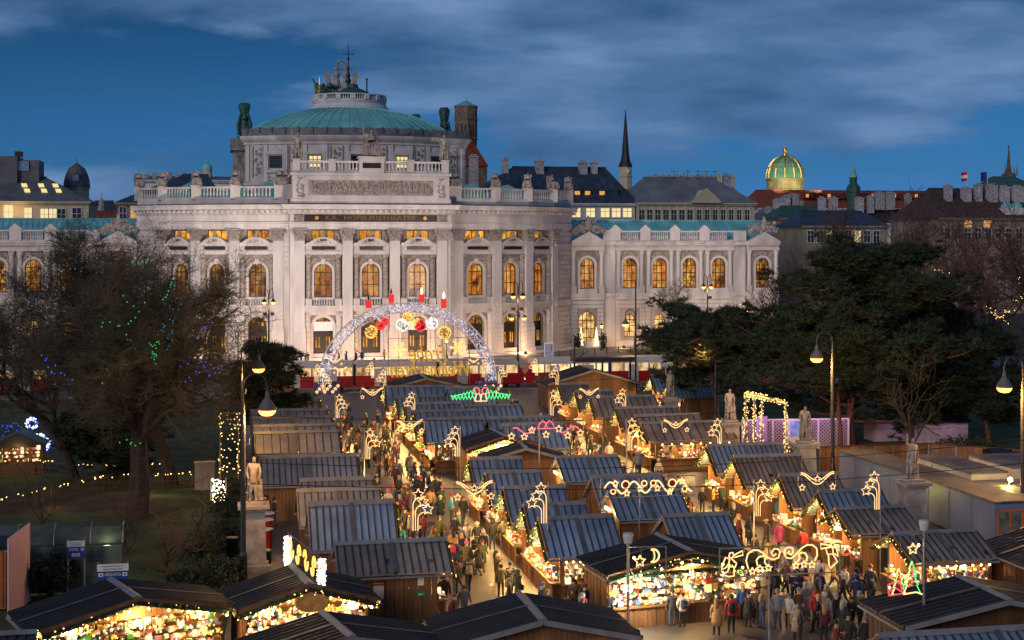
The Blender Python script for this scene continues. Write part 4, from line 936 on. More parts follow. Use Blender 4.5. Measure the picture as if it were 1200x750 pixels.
mast_lamp(607, 347, 452, 'tall mast lamp with four lit heads right of the arch', low=wp(607, 371, 181).z, e=700, flood=((-1, 22), (1, 48)))
mast_lamp(829, 336, 425, 'twin mast lamp in front of the right wing', e=700, flood=((1, 80),))
mast_lamp(315, 354, 440, 'twin mast lamp seen through left bare tree before theatre', e=600, flood=((-1, -12), (1, 12)))
# tram stop shelter
t = thing('tram_shelter', 'dark flat canopy of the tram stop on thin posts', 'tram shelter', gp(706, 462)); 
m = MB(); m.box(-3.6, 3.6, -1.2, 1.2, 3.9, 4.4); m.build('canopy', mat('shelter_brown', (.05, .035, .03), .6, var=.1), t)
for x in (-3.4, 0, 3.4): m = MB(); m.box(x-.09, x+.09, -.09, .09, 0, 3.9 if x else 3.9); m.build('post', IRON, t)
for i, (px, py) in enumerate(((677, 408), (707, 408))):
    t = thing('planter', 'clipped bush in a dark tub %s of the lit wing entrance' % ('left', 'right')[i], 'planter', gp(px, py)); m = MB(); m.lathe([(.45, 0), (.6, .9), (.65, 1.0)], 10); m.build('tub', IRON, t)
    m = MB()
    for k in range(60): m.ball((R.gauss(0, .32), R.gauss(0, .32), 1.1+abs(R.gauss(.5, .35))), .16)
    m.build('bush', mat('bush_leaf', (.03, .05, .02), .8, var=.4) if 'bush_leaf' not in MAT else MAT['bush_leaf'], t)
    m = MB(); m.lathe([(.45, 0), (.3, 1.2), (.05, 3.2)], 8, (-.9 if i else .9, 1.2, .3)); q = thing('light_cone', 'small glowing light cone tree %s of the wing entrance' % ('left', 'right')[i], 'decoration', t.location)
    m.build('cone', emis('cone_light', (1, .75, .4), 2.2) if 'cone_light' not in MAT else MAT['cone_light'], q)
t = thing('poster_stand', 'white poster stand at the right corner of the theatre', 'sign', gp(643, 424)); m = MB(); m.box(-.7, .7, -.08, .08, .4, 2.9); m.build('board', WHITEP, t); m = MB(); m.box(-.6, .6, -.1, -.081, .7, 2.7); m.build('poster', mat('poster_blue', (.35, .38, .55), .5, var=.4, scale=2), t)
for i in range(9):
    p = gp(655+i*14, 418-i*.9); t = thing('bollard', 'thin dark bollard, %s from left in the forecourt row' % ('first', 'second', 'third', 'fourth', 'fifth', 'sixth', 'seventh', 'eighth', 'last')[i], 'bollard', p, 0, 'bollards on the forecourt'); m = MB(); m.lathe([(.09, 0), (.07, .9), (.1, .95), (.03, 1.05)], 7); m.build('post', IRON, t)
# ================================================================ STATUES, LAMPS
def skin_body(name, joints, edges, subdiv=1):
    """one continuous body grown round a skeleton; joints {name: (x,y,z,r)}"""
    nm = list(joints); me = bpy.data.meshes.new(name); me.from_pydata([joints[k][:3] for k in nm], [(nm.index(a), nm.index(b)) for a, b in edges], [])
    o = bpy.data.objects.new(name, me); COL.objects.link(o); sk = o.modifiers.new('skin', 'SKIN'); sk.use_smooth_shade = True
    if subdiv: s = o.modifiers.new('sub', 'SUBSURF'); s.levels = subdiv; s.render_levels = subdiv
    for i, k in enumerate(nm):
        r = joints[k][3]; r = r if isinstance(r, tuple) else (r, r); me.skin_vertices[0].data[i].radius = r; me.skin_vertices[0].data[i].use_root = (k == 'pelvis')
    dg = bpy.context.evaluated_depsgraph_get(); out = bpy.data.meshes.new_from_object(o.evaluated_get(dg)); bpy.data.objects.remove(o); out.name = name
    out.materials.clear(); return out
def robed(h=2.5, arm='rest', seat=False, seed=0):
    r = random.Random(seed); m = MB(); k = h/2.5
    J = dict(pelvis=(0, 0, 1.3, .26), chest=(.02, 0, 1.85, .30), neck=(.03, -.02, 2.1, .11), head=(.04, -.05, 2.3, .15), crown=(.04, -.04, 2.45, .10), sl=(-.30, 0, 2.0, .12), sr=(.34, 0, 1.98, .12))
    E = [('pelvis', 'chest'), ('chest', 'neck'), ('neck', 'head'), ('head', 'crown'), ('chest', 'sl'), ('chest', 'sr')]
    if seat:
        for q in J: a = J[q]; J[q] = (a[0], a[1]+.25, a[2]-.35, a[3])
        J.update(hl=(-.2, 0.1, .9, .22), kl=(-.3, -.55, .95, .19), fl=(-.28, -.5, .15, .13), hr=(.2, .1, .9, .22), kr=(.3, -.6, .9, .19), fr=(.34, -.7, .12, .13)); E += [('pelvis', 'hl'), ('hl', 'kl'), ('kl', 'fl'), ('pelvis', 'hr'), ('hr', 'kr'), ('kr', 'fr')]
    else:
        J.update(kl=(-.15, -.14, .72, .14), fl=(-.2, -.08, .1, .09), gl=(-.22, -.3, .06, .07), kr=(.13, -.02, .72, .15), fr=(.16, .02, .1, .09), gr=(.2, -.18, .06, .07)); E += [('fl', 'gl'), ('fr', 'gr')]; E += [('pelvis', 'kl'), ('kl', 'fl'), ('pelvis', 'kr'), ('kr', 'fr')]
    z = J['sl'][2]; y = J['sl'][1]
    if arm == 'raise': J.update(el=(-.55, y-.1, z+.15, .09), wl=(-.62, y-.2, z+.6, .06), dl=(-.64, y-.2, z+.78, .05))
    else: J.update(el=(-.42, y-.02, z-.42, .10), wl=(-.30, y-.2, z-.7, .07), dl=(-.26, y-.26, z-.78, .06))
    J.update(er=(.44, y, z-.42, .10), wr=(.38, y-.12, z-.78, .07), dr=(.36, y-.16, z-.9, .06)); E += [('sl', 'el'), ('el', 'wl'), ('wl', 'dl'), ('sr', 'er'), ('er', 'wr'), ('wr', 'dr')]
    me = skin_body('statue_body', J, E, 1)
    bm = bmesh.new(); bm.from_mesh(me)
    d = MB()          # hanging drapery folds behind and beside
    n = 14; top = J['chest'][2]+.1; yb = J['chest'][1]
    for q in range(n):
        a = radians(20+q*140/(n-1)) if not seat else radians(-10+q*200/(n-1)); rr = .26+.06*(q % 2); rb = .30+.08*(q % 2)
        d.tube([(rr*.8*cos(a), yb+rr*.7*sin(a), top-.1), (rr*cos(a), yb+rr*sin(a), top-.7), (rb*cos(a)*(1.4 if seat else 1), yb+rb*sin(a)*.9-(.25 if seat else 0), .06)], [.07, .09, .10], 4)
    if seat:
        d.box(-.55, .55, .0, .75, .05, .85); d.box(-.55, .55, .65, .8, .85, 1.9)
        for q in range(10): x = -.5+q*.11; d.tube([(x, -.45-.1*(q % 2), .95), (x*1.1, -.75, .5), (x*1.2, -.72, .08)], [.1, .1, .12], 4)
    else: d.tube([(.42, .12, 1.2), (.45, .1, .6), (.48, .1, .05)], [.13, .15, .18], 6)
    v0 = [bm.verts.new(v) for v in d.v]
    for f in d.f: 
        try: bm.faces.new([v0[i] for i in f])
        except ValueError: pass
    w_ = 1.0 if seat else .86; bmesh.ops.scale(bm, vec=(k*w_, k*w_, k), verts=bm.verts); bm.to_mesh(me); bm.free(); me.materials.append(STATUE); return me
SB = [robed(2.5, 'rest', seed=1), robed(2.5, 'raise', seed=2), robed(2.3, 'raise', True, 3), robed(1.9, 'rest', True, 4)]
def statue(me, loc, label, scale=1, rz=0, name='statue'):
    o = put(name, me, None, loc, rz, scale=(scale,)*3); tag(o, label, 'statue'); return o
# theatre roof figures
statue(SB[2], (TX, TY+.2, 31.0), 'seated god with raised arm enthroned on the theatre attic', 2.15)
statue(SB[1], (TX-11.2, TY, 30.5), 'standing robed figure at left end of the attic balustrade', 1.65)
statue(SB[0], (TX+11.2, TY, 30.5), 'standing robed figure at right end of the attic balustrade', 1.65, .2)
for sgn, nm in ((-1, 'left'), (1, 'right')):
    for i, q in enumerate(sorted(lp[sgn], key=lambda a: abs(a[0]))):
        if i == 0: continue
        statue(SB[3], (TX+q[0], TY+q[1], 26.72), '%s figure group counted outward from the centre on the %s roof balustrade' % (('innermost', 'second', 'third', 'fourth', 'outermost')[i-1], nm), 1.5, R.uniform(-.5, .5))
    statue(SB[3], (TX+sgn*12.9, TY+3.2, 26.7), 'crouching figure tucked beside the attic block at %s' % nm, 1.5, sgn*.6)
# pedestal statues along the square
for px, w, nm, pl, sc in ((1069, 87, 'cloaked stone statue on tall pedestal before the blue container wall', 1, 1.0), (943, 104, 'stone statue leaning on a shield on pedestal by the purple lattice', 0, 1.0), (855, 116, 'stone statue in long coat under the pines behind brown roofs', 0, 1.0), (785, 133, 'stone statue half hidden by orange lit pine branches', 1, 1.0), (297, 79.5, 'stone statue on pedestal beside lamp post at left', 0, 1.0)):
    p = wp(px, HY, w); q = thing('statue_pedestal', 'square stone pedestal under the '+nm.replace('stone ', '').replace('on tall pedestal ', '').replace('on pedestal ', ''), 'pedestal', (p.x, p.y, 0)); m = MB()
    m.box(-.95, .95, -.95, .95, 0, .4); m.box(-.8, .8, -.8, .8, .4, .6); m.add([(-.68, -.68, .6), (.68, -.68, .6), (.68, .68, .6), (-.68, .68, .6), (-.6, -.6, 3.3), (.6, -.6, 3.3), (.6, .6, 3.3), (-.6, .6, 3.3)], [(0, 1, 5, 4), (1, 2, 6, 5), (2, 3, 7, 6), (3, 0, 4, 7), (4, 5, 6, 7)]); m.build('die', STONED, q)
    m = MB(); m.box(-.72, .72, -.72, .72, 3.3, 3.45); m.box(-.85, .85, -.85, .85, 3.45, 3.62); m.box(-.55, .55, -.5, .5, 3.62, 3.78); m.build('cornice', STONED, q)
    statue(SB[pl], (p.x, p.y, 3.78), nm, sc, R.uniform(-.4, .4))
# big arc lamps
def arc_lamp(px, y_head, w, label, side=1, e=3600, reach=1.25):
    hd = wp(px, y_head, w); x = hd.x-side*reach; t = thing('arc_lamp', label, 'street lamp', (x, hd.y, 0)); h = hd.z+.55
    m = MB(); m.lathe([(.24, 0), (.22, 1.4), (.15, 1.6), (.13, h-1.5), (.1, h-.3)], 10); m.build('post', mat('lamp_post_grey', (.05, .05, .055), .45, .4, var=.1) if 'lamp_post_grey' not in MAT else MAT['lamp_post_grey'], t)
    m = MB(); r = reach/2; m.tube([(0, 0, h-.5), (0, 0, h+.6)]+[(side*(r-r*cos(a)), 0, h+.6+r*1.05*sin(a)) for a in (.4, .8, 1.2, 1.57, 1.95, 2.35, 2.75, pi)]+[(side*reach, 0, h+.25)], .06, 6); m.build('arm', MAT['lamp_post_grey'], t)
    m = MB(); m.lathe([(.06, .35), (.1, .25), (.12, .0), (.32, -.28), (.48, -.55), (.5, -.66)], 16, (side*reach, 0, h-.0)); o = m.build('lamp_shade', mat('lamp_shade_grey', (.12, .11, .12), .5, var=.1) if 'lamp_shade_grey' not in MAT else MAT['lamp_shade_grey'], t)
    m = MB(); m.lathe([(.47, -.67), (.42, -.82), (.28, -.95), (.02, -1.0)], 16, (side*reach, 0, h)); m.build('bulb', LAMPO, o)
    m = MB(); [m.tube([(0, 0, z), (.3, 0, z), (.32, 0, z+.35)], .03, 4) for z in (h-2.5, h-5)]; m.build('bracket', STEEL, t)
    lamp('street_light', (side*reach, -.15, h-1.25), e, (1, .50, .14), .25, t); return t
arc_lamp(313, 478, 77, 'grey arc lamp with glowing bowl beside left statue', 1, 2000)
arc_lamp(303, 430, 107, 'second arc lamp further up behind the bare tree', 1, 1500)
arc_lamp(957, 418, 107, 'arc lamp lighting pine branches orange at right', -1, 3200)
arc_lamp(1177, 452, 89, 'arc lamp with glowing bowl at right edge', -1, 3500)
arc_lamp(824, 401, 137, 'arc lamp half hidden inside the smaller pine', -1, 2200)
arc_lamp(733, 379, 190, 'arc lamp in front of the right wing entrance', -1, 1600)
# street light over the far end left, thin lit pole
p = gp(279, 505); t = thing('flag_pole', 'thin yellowish pole rising behind the arc lamp at left', 'pole', p); m = MB(); m.lathe([(.09, 0), (.07, 9.5)], 7); m.build('pole', STEEL, t)
# facade wash: the lanterns and floor lights at the foot of the theatre
def floor_lamp(x, y, e):
    m = MB(); m.bx((x, y-TY, .2), (.5, .3, .3)); m.bx((x, y-TY+.12, .42), (.42, .06, .2)); m.build('floor_lamp', IRON, theatre); lamp('facade_floor_light', (x, y-TY+.25, .6), e, (1, .58, .26), .3, theatre)
for x in (-26, -17, -7.2, 0, 7.2, 17, 25): floor_lamp(x, TY-4+max(0, (abs(x)-12)*.6), 820)
for x in (44, 50, 56, 62, 70): floor_lamp(x, TY+WY-4, 420)
# ================================================================ CHRISTMAS MARKET
ROOFB = mat('standing_seam_steel', (.235, .300, .390), .40, .15, var=.26, scale=.55, streak=.3, spec=.7)
ROOFW = mat('brownish_seam_steel', (.27, .205, .155), .42, .15, var=.30, scale=.6, streak=.3, spec=.6)
ROOFD = mat('dark_trapezoid_steel', (.040, .038, .040), .45, .3, var=.2, scale=.8)
ROOFC = mat('ridge_cap_steel', (.22, .215, .215), .5, .1, var=.15)
ROOFG = mat('grey_seam_steel', (.25, .245, .255), .42, .15, var=.28, scale=.6, streak=.3, spec=.6)
REFLECTOR = mat('cream_stall_reflector', (.72, .60, .40), .8, var=.12, scale=2)  # cream back panel added as a reflector to brighten the stall front
SEAM = mat('seam_shade_and_tape', (.055, .050, .052), .5, .2, var=.2)  # ribs painted dark for their shaded side; the dark tape patches share it
WOOD = mat('oiled_larch', (.21, .098, .038), .65, var=.3, scale=1.2, streak=.15, bump=.2)
WOODD = mat('dark_stained_wood', (.10, .042, .016), .7, var=.3, scale=1.2, streak=.15)
FIR = mat('fir_garland', (.022, .050, .016), .8, var=.5, scale=5)
BULB = emis('warm_fairy_bulb', (1, .55, .15), 5); BULBBIG = emis('festoon_bulb', (1, .62, .22), 14)
TUBE = emis('stall_tube_lamp', (1, .72, .32), 14)
NEON = emis('warm_light_tube', (1, .58, .24), 1.9); NEONP = emis('pink_light_tube', (1, .14, .20), 1.6); NEONG = emis('green_light_tube', (.12, .9, .25), 1.6); NEONR = emis('red_light_tube', (1, .06, .08), 1.6)
BALLR = mat('red_disc', (.30, .012, .02), .4, var=.1)
WARES = [mat('ware_'+n, c, .5, var=.15, scale=8) for n, c in (('red', (.45, .03, .03)), ('gold', (.65, .42, .12)), ('cream', (.72, .62, .45)), ('green', (.05, .18, .06)), ('blue', (.08, .16, .40)), ('brown', (.25, .11, .05)), ('pink', (.60, .22, .28)), ('white', (.8, .78, .72)))]
WGLOW = [emis('glow_ware_'+n, c, s) for n, c, s in (('amber', (1, .62, .22), 1.6), ('white', (1, .80, .50), 1.5))]  # goods given their own emission, standing in for lamplight on them
def boards(m, x0, x1, z0, z1, axis, at, out, w=.22):
    """upright boards laid edge to edge along x (axis 0) or y (axis 1), each a little proud or set back"""
    n = max(1, round((x1-x0)/w)); d = (x1-x0)/n
    for k in range(n):
        a, b = x0+k*d+.008, x0+(k+1)*d-.008; t = .05+(.018 if k % 2 else 0)
        lo, hi = sorted((at, at+out*t))
        if axis == 0: m.box(a, b, lo, hi, z0, z1)
        else: m.box(lo, hi, a, b, z0, z1)
def garland(parent, p0, p1, r=.13, nb=26, bulbm=BULB, big=0, sag=0):
    p0, p1 = Vector(p0), Vector(p1); n = max(4, int((p1-p0).length/.25)); pts = [p0.lerp(p1, k/n)-Vector((0, 0, sag*4*(k/n)*(1-k/n))) for k in range(n+1)]
    m = MB(); m.tube(pts, r*.6, 5)
    for k in range(n*5):
        a = R.choice(pts)+Vector((R.uniform(-.12, .12), R.uniform(-.12, .12), R.uniform(-.05, .05))); d = Vector((R.gauss(0, 1), R.gauss(0, 1), R.gauss(-.3, 1))).normalized()*r*1.6; q = d.orthogonal().normalized()*.035
        m.add([a-q, a+q, a+d], [(0, 1, 2)])
    o = m.build('garland', FIR, parent); b = MB()
    for k in range(nb): q = p0.lerp(p1, R.random())-Vector((0, 0, .02)); t = (q-p0).length/(p1-p0).length; b.oct((q.x+R.uniform(-.1, .1), q.y+R.uniform(-.1, .1), q.z-sag*4*t*(1-t)+R.uniform(-.12, .1)), .035)
    b.build('fairy_light', bulbm, o, kind='stuff')
    if big:
        b = MB()
        for k in range(big): q = p0.lerp(p1, (k+.5)/big); b.ball((q.x, q.y, q.z-.16), .065)
        b.build('festoon_light', BULBBIG, o, kind='stuff')
def wares(parent, x0, x1, y0, y1, z0, z1, n, seed, glow=.3, face='x'):
    r = random.Random(seed); m = MB(); mats = WARES+WGLOW
    for k in range(n):
        x, y, z = r.uniform(x0, x1), r.uniform(y0, y1), z0+(z1-z0)*(r.randint(0, 3)+.1)/4
        m.cur = r.choice((8, 9)) if r.random() < glow else r.randrange(8); s = r.choice((r.uniform(.04, .08), r.uniform(.04, .08), r.uniform(.07, .14)))
        if r.random() < .5: m.box(x-s, x+s, y-s, y+s, z, z+s*r.uniform(1.2, 3))
        else: m.ball((x, y, z+s), s)
    return m.build('ware', mats, parent, kind='stuff')
def stall(label, xc, yc, rz, Ln, hd, ze, zr, roof=None, lit=1.0, side=0, wood=None, group='wooden market stalls with metal roofs', tube=True, det=1, planks=True, festoon=0, back=False):
    """ridge along local x, sales front at local +x; side=-1/+1 opens the eave wall at local y<0 / y>0 too"""
    roof, wood = roof or ROOFB, wood or WOOD
    t = thing('market_stall', label, 'market stall', (xc, yc, 0), rz, group)
    h = Ln/2; wy = hd-.3; wx0, wx1 = -h+.25, h-.75; zt = ze-.08; sl = (zr-ze)/hd
    m = MB()
    boards(m, -wy, wy, 0, zt, 1, wx0, -1)
    for s in (-1, 1):
        if s == side: boards(m, wx0, wx1, 0, .95, 0, s*wy, s); boards(m, wx0, wx1, zt-.3, zt, 0, s*wy, s); [m.box(x-.06, x+.06, s*wy-.06, s*wy+.06, .95, zt-.3) for x in (wx0+.1, (wx0+wx1)/2, wx1-.1)]
        else: boards(m, wx0, wx1, 0, zt, 0, s*wy, s)
    if lit <= 0: boards(m, -wy, wy, 0, zt, 1, wx1, 1)
    m.build('wall', wood, t)
    for x, nm in ((wx0-.03, 'gable'), (wx1+.03, 'gable')):
        m = MB(); n = max(6, int(2*wy/.22))
        for k in range(n):
            a, b = -wy+2*wy*k/n, -wy+2*wy*(k+1)/n; za, zb = zr-abs(a)*sl-.1, zr-abs(b)*sl-.1; dx = .03 if k % 2 else .045
            if lit > 0 and x > 0: dx += .0
            m.add([(x-dx, a+.006, zt), (x-dx, b-.006, zt), (x-dx, b-.006, zb), (x-dx, a+.006, za), (x+dx, a+.006, zt), (x+dx, b-.006, zt), (x+dx, b-.006, zb), (x+dx, a+.006, za)], [(3, 2, 1, 0), (4, 5, 6, 7), (0, 1, 5, 4), (1, 2, 6, 5), (2, 3, 7, 6), (3, 0, 4, 7)])
        m.build(nm, wood, t)
    th = .06
    for s in (-1, 1):
        for (a, b) in ((-h, 0), (0, h)):
            q = MB(); a_, b_ = a+(.02 if a == 0 else 0), b-(.02 if b == 0 else 0)
            e = [(a_, 0, zr), (b_, 0, zr), (b_, s*(hd+.1), ze-.1*sl), (a_, s*(hd+.1), ze-.1*sl)]
            q.add([(x, y, z+th) for x, y, z in e]+e, [(0, 1, 2, 3)[::-s], (7, 6, 5, 4)[::-s], (0, 4, 5, 1)[::-s], (1, 5, 6, 2)[::-s], (2, 6, 7, 3)[::-s], (3, 7, 4, 0)[::-s]])
            o = q.build('roof_panel', roof, t)
            q = MB(); n = max(4, int((b-a)/.36)) if det else 5
            for k in range(n+1):
                x = a_+.05+(b_-a_-.1)*k/n
                q.add([(x-.035, 0, zr+th), (x+.035, 0, zr+th), (x+.02, 0, zr+th+.07), (x-.02, 0, zr+th+.07), (x-.035, s*(hd+.1), ze-.1*sl+th), (x+.035, s*(hd+.1), ze-.1*sl+th), (x+.02, s*(hd+.1), ze-.1*sl+th+.07), (x-.02, s*(hd+.1), ze-.1*sl+th+.07)], [(0, 4, 7, 3), (3, 7, 6, 2), (2, 6, 5, 1), (4, 5, 6, 7)])
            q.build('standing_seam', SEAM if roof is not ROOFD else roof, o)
        q = MB(); q.add([(-.12, 0, zr+th+.085), (.12, 0, zr+th+.085), (.12, s*(hd+.1), ze-.1*sl+th+.085), (-.12, s*(hd+.1), ze-.1*sl+th+.085)], [(0, 1, 2, 3), (3, 2, 1, 0)]); q.build('cover_strip', ROOFC, t)
        if det and hd < 2.6 and s == (-1 if abs(rz) < 1 else 1) and R.random() < .55:     # taped repairs and stuck leaves on the slope seen from the front
            for k in range(R.randint(2, 4)):
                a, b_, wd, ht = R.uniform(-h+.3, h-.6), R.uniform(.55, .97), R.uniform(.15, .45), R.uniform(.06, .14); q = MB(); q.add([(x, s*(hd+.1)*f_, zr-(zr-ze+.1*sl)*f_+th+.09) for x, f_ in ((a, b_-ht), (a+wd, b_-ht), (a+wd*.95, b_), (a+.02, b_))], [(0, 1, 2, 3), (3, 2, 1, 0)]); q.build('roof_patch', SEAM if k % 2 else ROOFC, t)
        q = MB(); q.tube([(-h, s*(hd+.12), ze-.16), (h, s*(hd+.12), ze-.16)], .06, 5); q.build('gutter', ROOFC, t)
        for x in (-h, h): 
            q = MB(); q.box(x-.03, x+.03, 0, hd+.1, -.13, .08, Matrix.Translation((0, 0, zr))@(Matrix.Rotation(-atan(sl), 4, 'X') if s > 0 else Matrix.Rotation(atan(sl), 4, 'X')@Matrix.Scale(-1, 4, (0, 1, 0)))); q.build('bargeboard', ROOFC if lit <= 0 or x < 0 else wood, t)
    q = MB(); q.prism([(-.2, zr-.2*sl+th+.06), (0, zr+th+.13), (.2, zr-.2*sl+th+.06), (0, zr+th+.02)], -h-.03, h+.03, Matrix.Rotation(pi/2, 4, 'Z')); q.build('ridge_cap', ROOFC, t)
    if back:
        q = MB(); q.box(-h-.1, -h-.02, -.55, .35, zt+.28, zt+.42); q.build('back_lamp', TUBE, t); lamp('back_light', (-h-.5, 0, zt+.1), 160, (1, .62, .22), .15, t)
    if lit > 0:
        for s in (-1, 1): garland(t, (h+.06, 0, zr-.16), (h+.06, s*(hd-.02), ze-.2), nb=34 if det else 16, r=.19, big=festoon)
        q = MB(); q.box(wx1-.05, wx1+.55, -wy, wy, .92, 1.0); boards(q, -wy, wy, 0, .92, 1, wx1+.4, 1); q.build('counter', wood, t)
        for y in (-wy+.06, wy-.06): q = MB(); q.box(wx1-.06, wx1+.06, y-.06, y+.06, 1.0, zt); q.build('post', wood, t)
        if tube: q = MB(); q.box(wx1+.15, wx1+.22, -.7, .7, ze+.12, ze+.2); q.build('tube_lamp', TUBE, t)
        sd = int(xc*7+yc*13)
        wares(t, wx1-.1, wx1+.45, -wy+.1, wy-.1, 1.0, 1.25, 60 if det else 24, sd, .22)
        wares(t, wx1-1.2, wx1-.8, -wy+.2, wy-.2, 1.0, 2.3, 150 if det else 40, sd+1, .3)
        q = MB(); [q.box(wx1-1.3, wx1-.7, -wy+.1, wy-.1, z, z+.03) for z in (1.0, 1.4, 1.75, 2.1)]; q.build('shelf', WOOD, t); q = MB(); q.box(wx1-1.36, wx1-1.32, -wy+.05, wy-.05, .0, zt); q.build('back_reflector', REFLECTOR, t)  # pale panel behind the shelves, added to reflect more glow
        ys = (0,) if hd < 2.6 else (-hd*.62, 0, hd*.62)
        for y in ys: lamp('stall_light', (wx1+.60, y, ze-.10), 900*lit/len(ys)**.75, (1, .57, .18), .18, t)
        if side:
            q = MB(); q.box(wx0, wx1, min(side*wy, side*(wy+.45)), max(side*wy, side*(wy+.45)), .92, 1.0); q.build('counter', wood, t)
            ys = sorted((side*(wy+.4), side*(wy-.5))); wares(t, wx0+.2, wx1-.2, ys[0], ys[1], 1.0, 2.0, 150, sd+2, .28)
            q = MB(); q.tube([(wx0, side*(hd+.02), ze-.22), (wx1, side*(hd+.02), ze-.22)], .02, 4); o = q.build('light_cable', IRON, t); q = MB()
            for k in range(8): q.ball((wx0+(wx1-wx0)*(k+.5)/8, side*(hd+.02), ze-.3), .06)
            q.build('festoon_light', BULBBIG, o, kind='stuff'); lamp('stall_light', (0, side*(wy-.3), ze-.3), 650*lit, (1, .58, .20), .2, t)
    return t
def place_row(front, face, xfar, specs, names, sidemap={}, litmap={}, roofmap={}, roof=None, backs=()):
    for i, (yr, xl, ye) in enumerate(specs):
        # ridge height from the eave seen below it, else 3.9
        pxm = (xl if face < 0 else xl)
        if ye: we = 1700*15.6/(ye-HY); wr = we+2.1; zr = CZ-(yr-HY)*wr/1700
        else: zr = 3.9
        zr = min(4.3, max(3.3, zr)); wr = 1700*(CZ-zr)/(yr-HY)
        xf = front; y = (wr-xf*ST)/CT
        far = xfar if xl is None else xl
        Ln = abs(far-xf); xc = (xf+far)/2
        stall(names[i], xc, y, 0 if face > 0 else pi, Ln, 2.1, 2.4, zr, lit=litmap.get(i, 1), side=sidemap.get(i, 0)*(1 if face > 0 else -1), roof=roofmap.get(i, roof), det=1 if wr < 105 else 0, back=i in backs)
# row along the left of the main aisle (sales fronts to the right)
nm = ['grey roofed stall nearest the arch in left row', 'second stall from the arch in left row, blue grey roof', 'third stall from the arch in left row', 'fourth stall from the arch in left row, below the small pine', 'narrow grey stall just behind the long red fronted one in left row',
 'long grey roofed stall with festoon bulbs over a red front in left row', 'long grey stall between festooned stall and statue in left row', 'grey stall with roof just showing behind patched roof in left row', 'grey stall with patches on its seamed roof in left row', 'big blue grey stall nearest the camera in the left row']
place_row(9.3, 1, None, [(460, 4.2, None), (467, 3.6, None), (480, 3.0, None), (489, 3.0, None), (498, 3.0, None), (506, 3.0, 529), (534, 3.0, 565), (561, 5.0, None), (573, 4.6, None), (588, 4.8, 640)], nm, sidemap={5: -1}, roofmap={i: ROOFG for i in (0, 1, 2, 5, 6, 7, 8)})
nm = ['lavender grey roofed stall at far end of centre row', 'second stall from far end in centre row, pinkish roof patch', 'third stall from far end in centre row', 'fourth stall from far end in centre row', 'fifth stall from far end in centre row',
 'stall with bright open side shelves in middle of centre row', 'blue roofed stall just in front of dark gabled stall, centre row', 'second blue roofed stall in the near centre row', 'third blue roofed stall in near centre row, behind hanging star bar', 'fourth blue roofed stall in near centre row, partly hidden', 'nearest blue roofed stall of centre row with glass display cabinet']
place_row(16.2, -1, None, [(454, 22.5, None), (466, 20.4, None), (474, 21.0, None), (483, 21.4, None), (492, 21.0, None), (499, 20.8, 519), (539, 19.6, None), (555, 19.6, None), (573, 19.7, None), (593, 19.6, None), (609, 20.1, 653)], nm, sidemap={5: -1, 10: -1})
nm = ['blue roofed stall under green holly light frame', 'blue roofed stall just below the holly frame', 'blue stall roof behind the pink bell frame', 'blue stall roof under the pink bell light frame', 'blue roofed stall facing right aisle beside the tube lamp', 'blue roofed stall behind the red disc light frame', 'large blue roofed stall below the red disc light frame', 'large blue roofed stall behind the brightly lit corner stall']
place_row(26.5, 1, None, [(454, 21.9, None), (475, 21.6, 494), (489, 21.4, None), (497, 21.6, None), (535, 22.3, 562), (557, 22.1, None), (575, 22.2, 606), (603, 22.9, 641)], nm, backs=(3, 4, 6))
nm = ['small blue roofed stall at far end of right row', 'second small stall in right row, brown grey roof', 'long striped brown roofed stall with glinting roof in right row', 'slate coloured stall between glinting roof and fir garland, right row', 'brown roofed stall in right row with star bar in front', 'long brown roofed stall with lit eave bulbs in right row',
 'dark blue roofed stall in right row nearest statue with staff', 'brown striped roofed stall beside pedestal in right row', 'striped brown stall below the hanging star bar in right row', 'slate blue stall in right row by the blue container wall', 'grey brown striped stall in right row under the pole star', 'nearest long brown stall in right row with lit side windows']
place_row(33.3, -1, None, [(451, 36.2, None), (459, 36.8, None), (466, 39.4, None), (479, 38.6, None), (488, 38.7, None), (497, 40.6, 517), (523, 38.6, None), (536, 37.9, None), (558, 37.0, None), (577, 37.1, None), (598, 37.4, 625), (627, 37.9, 658)], nm, sidemap={5: -1, 11: -1}, roof=ROOFW, roofmap={6: ROOFB, 9: ROOFB})
# broad gabled stalls with shallow dark roofs
def gstall(label, cx, cy, rot, hw, ln, zr=3.4, ze=2.55, lit=1.0, **k):
    """cx,cy: middle of the front edge; rot: turn of the front edge from the x axis"""
    c, s = cos(rot), sin(rot); x, y = cx-s*ln/2, cy+c*ln/2
    return stall(label, x, y, rot-pi/2, ln, hw, ze, zr, roof=k.pop('roof', ROOFD), lit=lit, group='broad dark gabled stalls', **k)
stA = gstall('broad dark gabled stall at bottom left with thick fir garland and white lights', -3.0, 61.0, radians(20), 4.2, 3.9, festoon=5, lit=1.5, tube=False)
stB = gstall('dark gabled stall with oval wooden sign and two wooden sheep', 4.0, 62.0, radians(8), 3.0, 3.9, festoon=5, lit=1.5, tube=False)
stC = gstall('dark gabled roof cut by the bottom edge left of centre', 5.0, 53.4, radians(12), 4.0, 3.9, lit=0, wood=WOODD)
stD = gstall('dark gabled stall with wooden front gable at the bottom centre', 12.4, 54.3, 0, 3.9, 4.4, lit=0, wood=WOOD)
stE = gstall('brightly lit corner stall with open front full of toys and garlands', 22.0, 65.0, radians(6), 4.2, 4.1, lit=1.8, festoon=4, tube=True)
stF = gstall('dark gabled stall with wooden boarded front at bottom right', 31.6, 53.5, radians(-1), 4.5, 4.3, lit=0, wood=WOODD)
stM = gstall('dark gabled stall with dazzling yellow gable in the middle of the market', 21.4, 106.3, radians(4), 3.1, 4.4, lit=2.6)
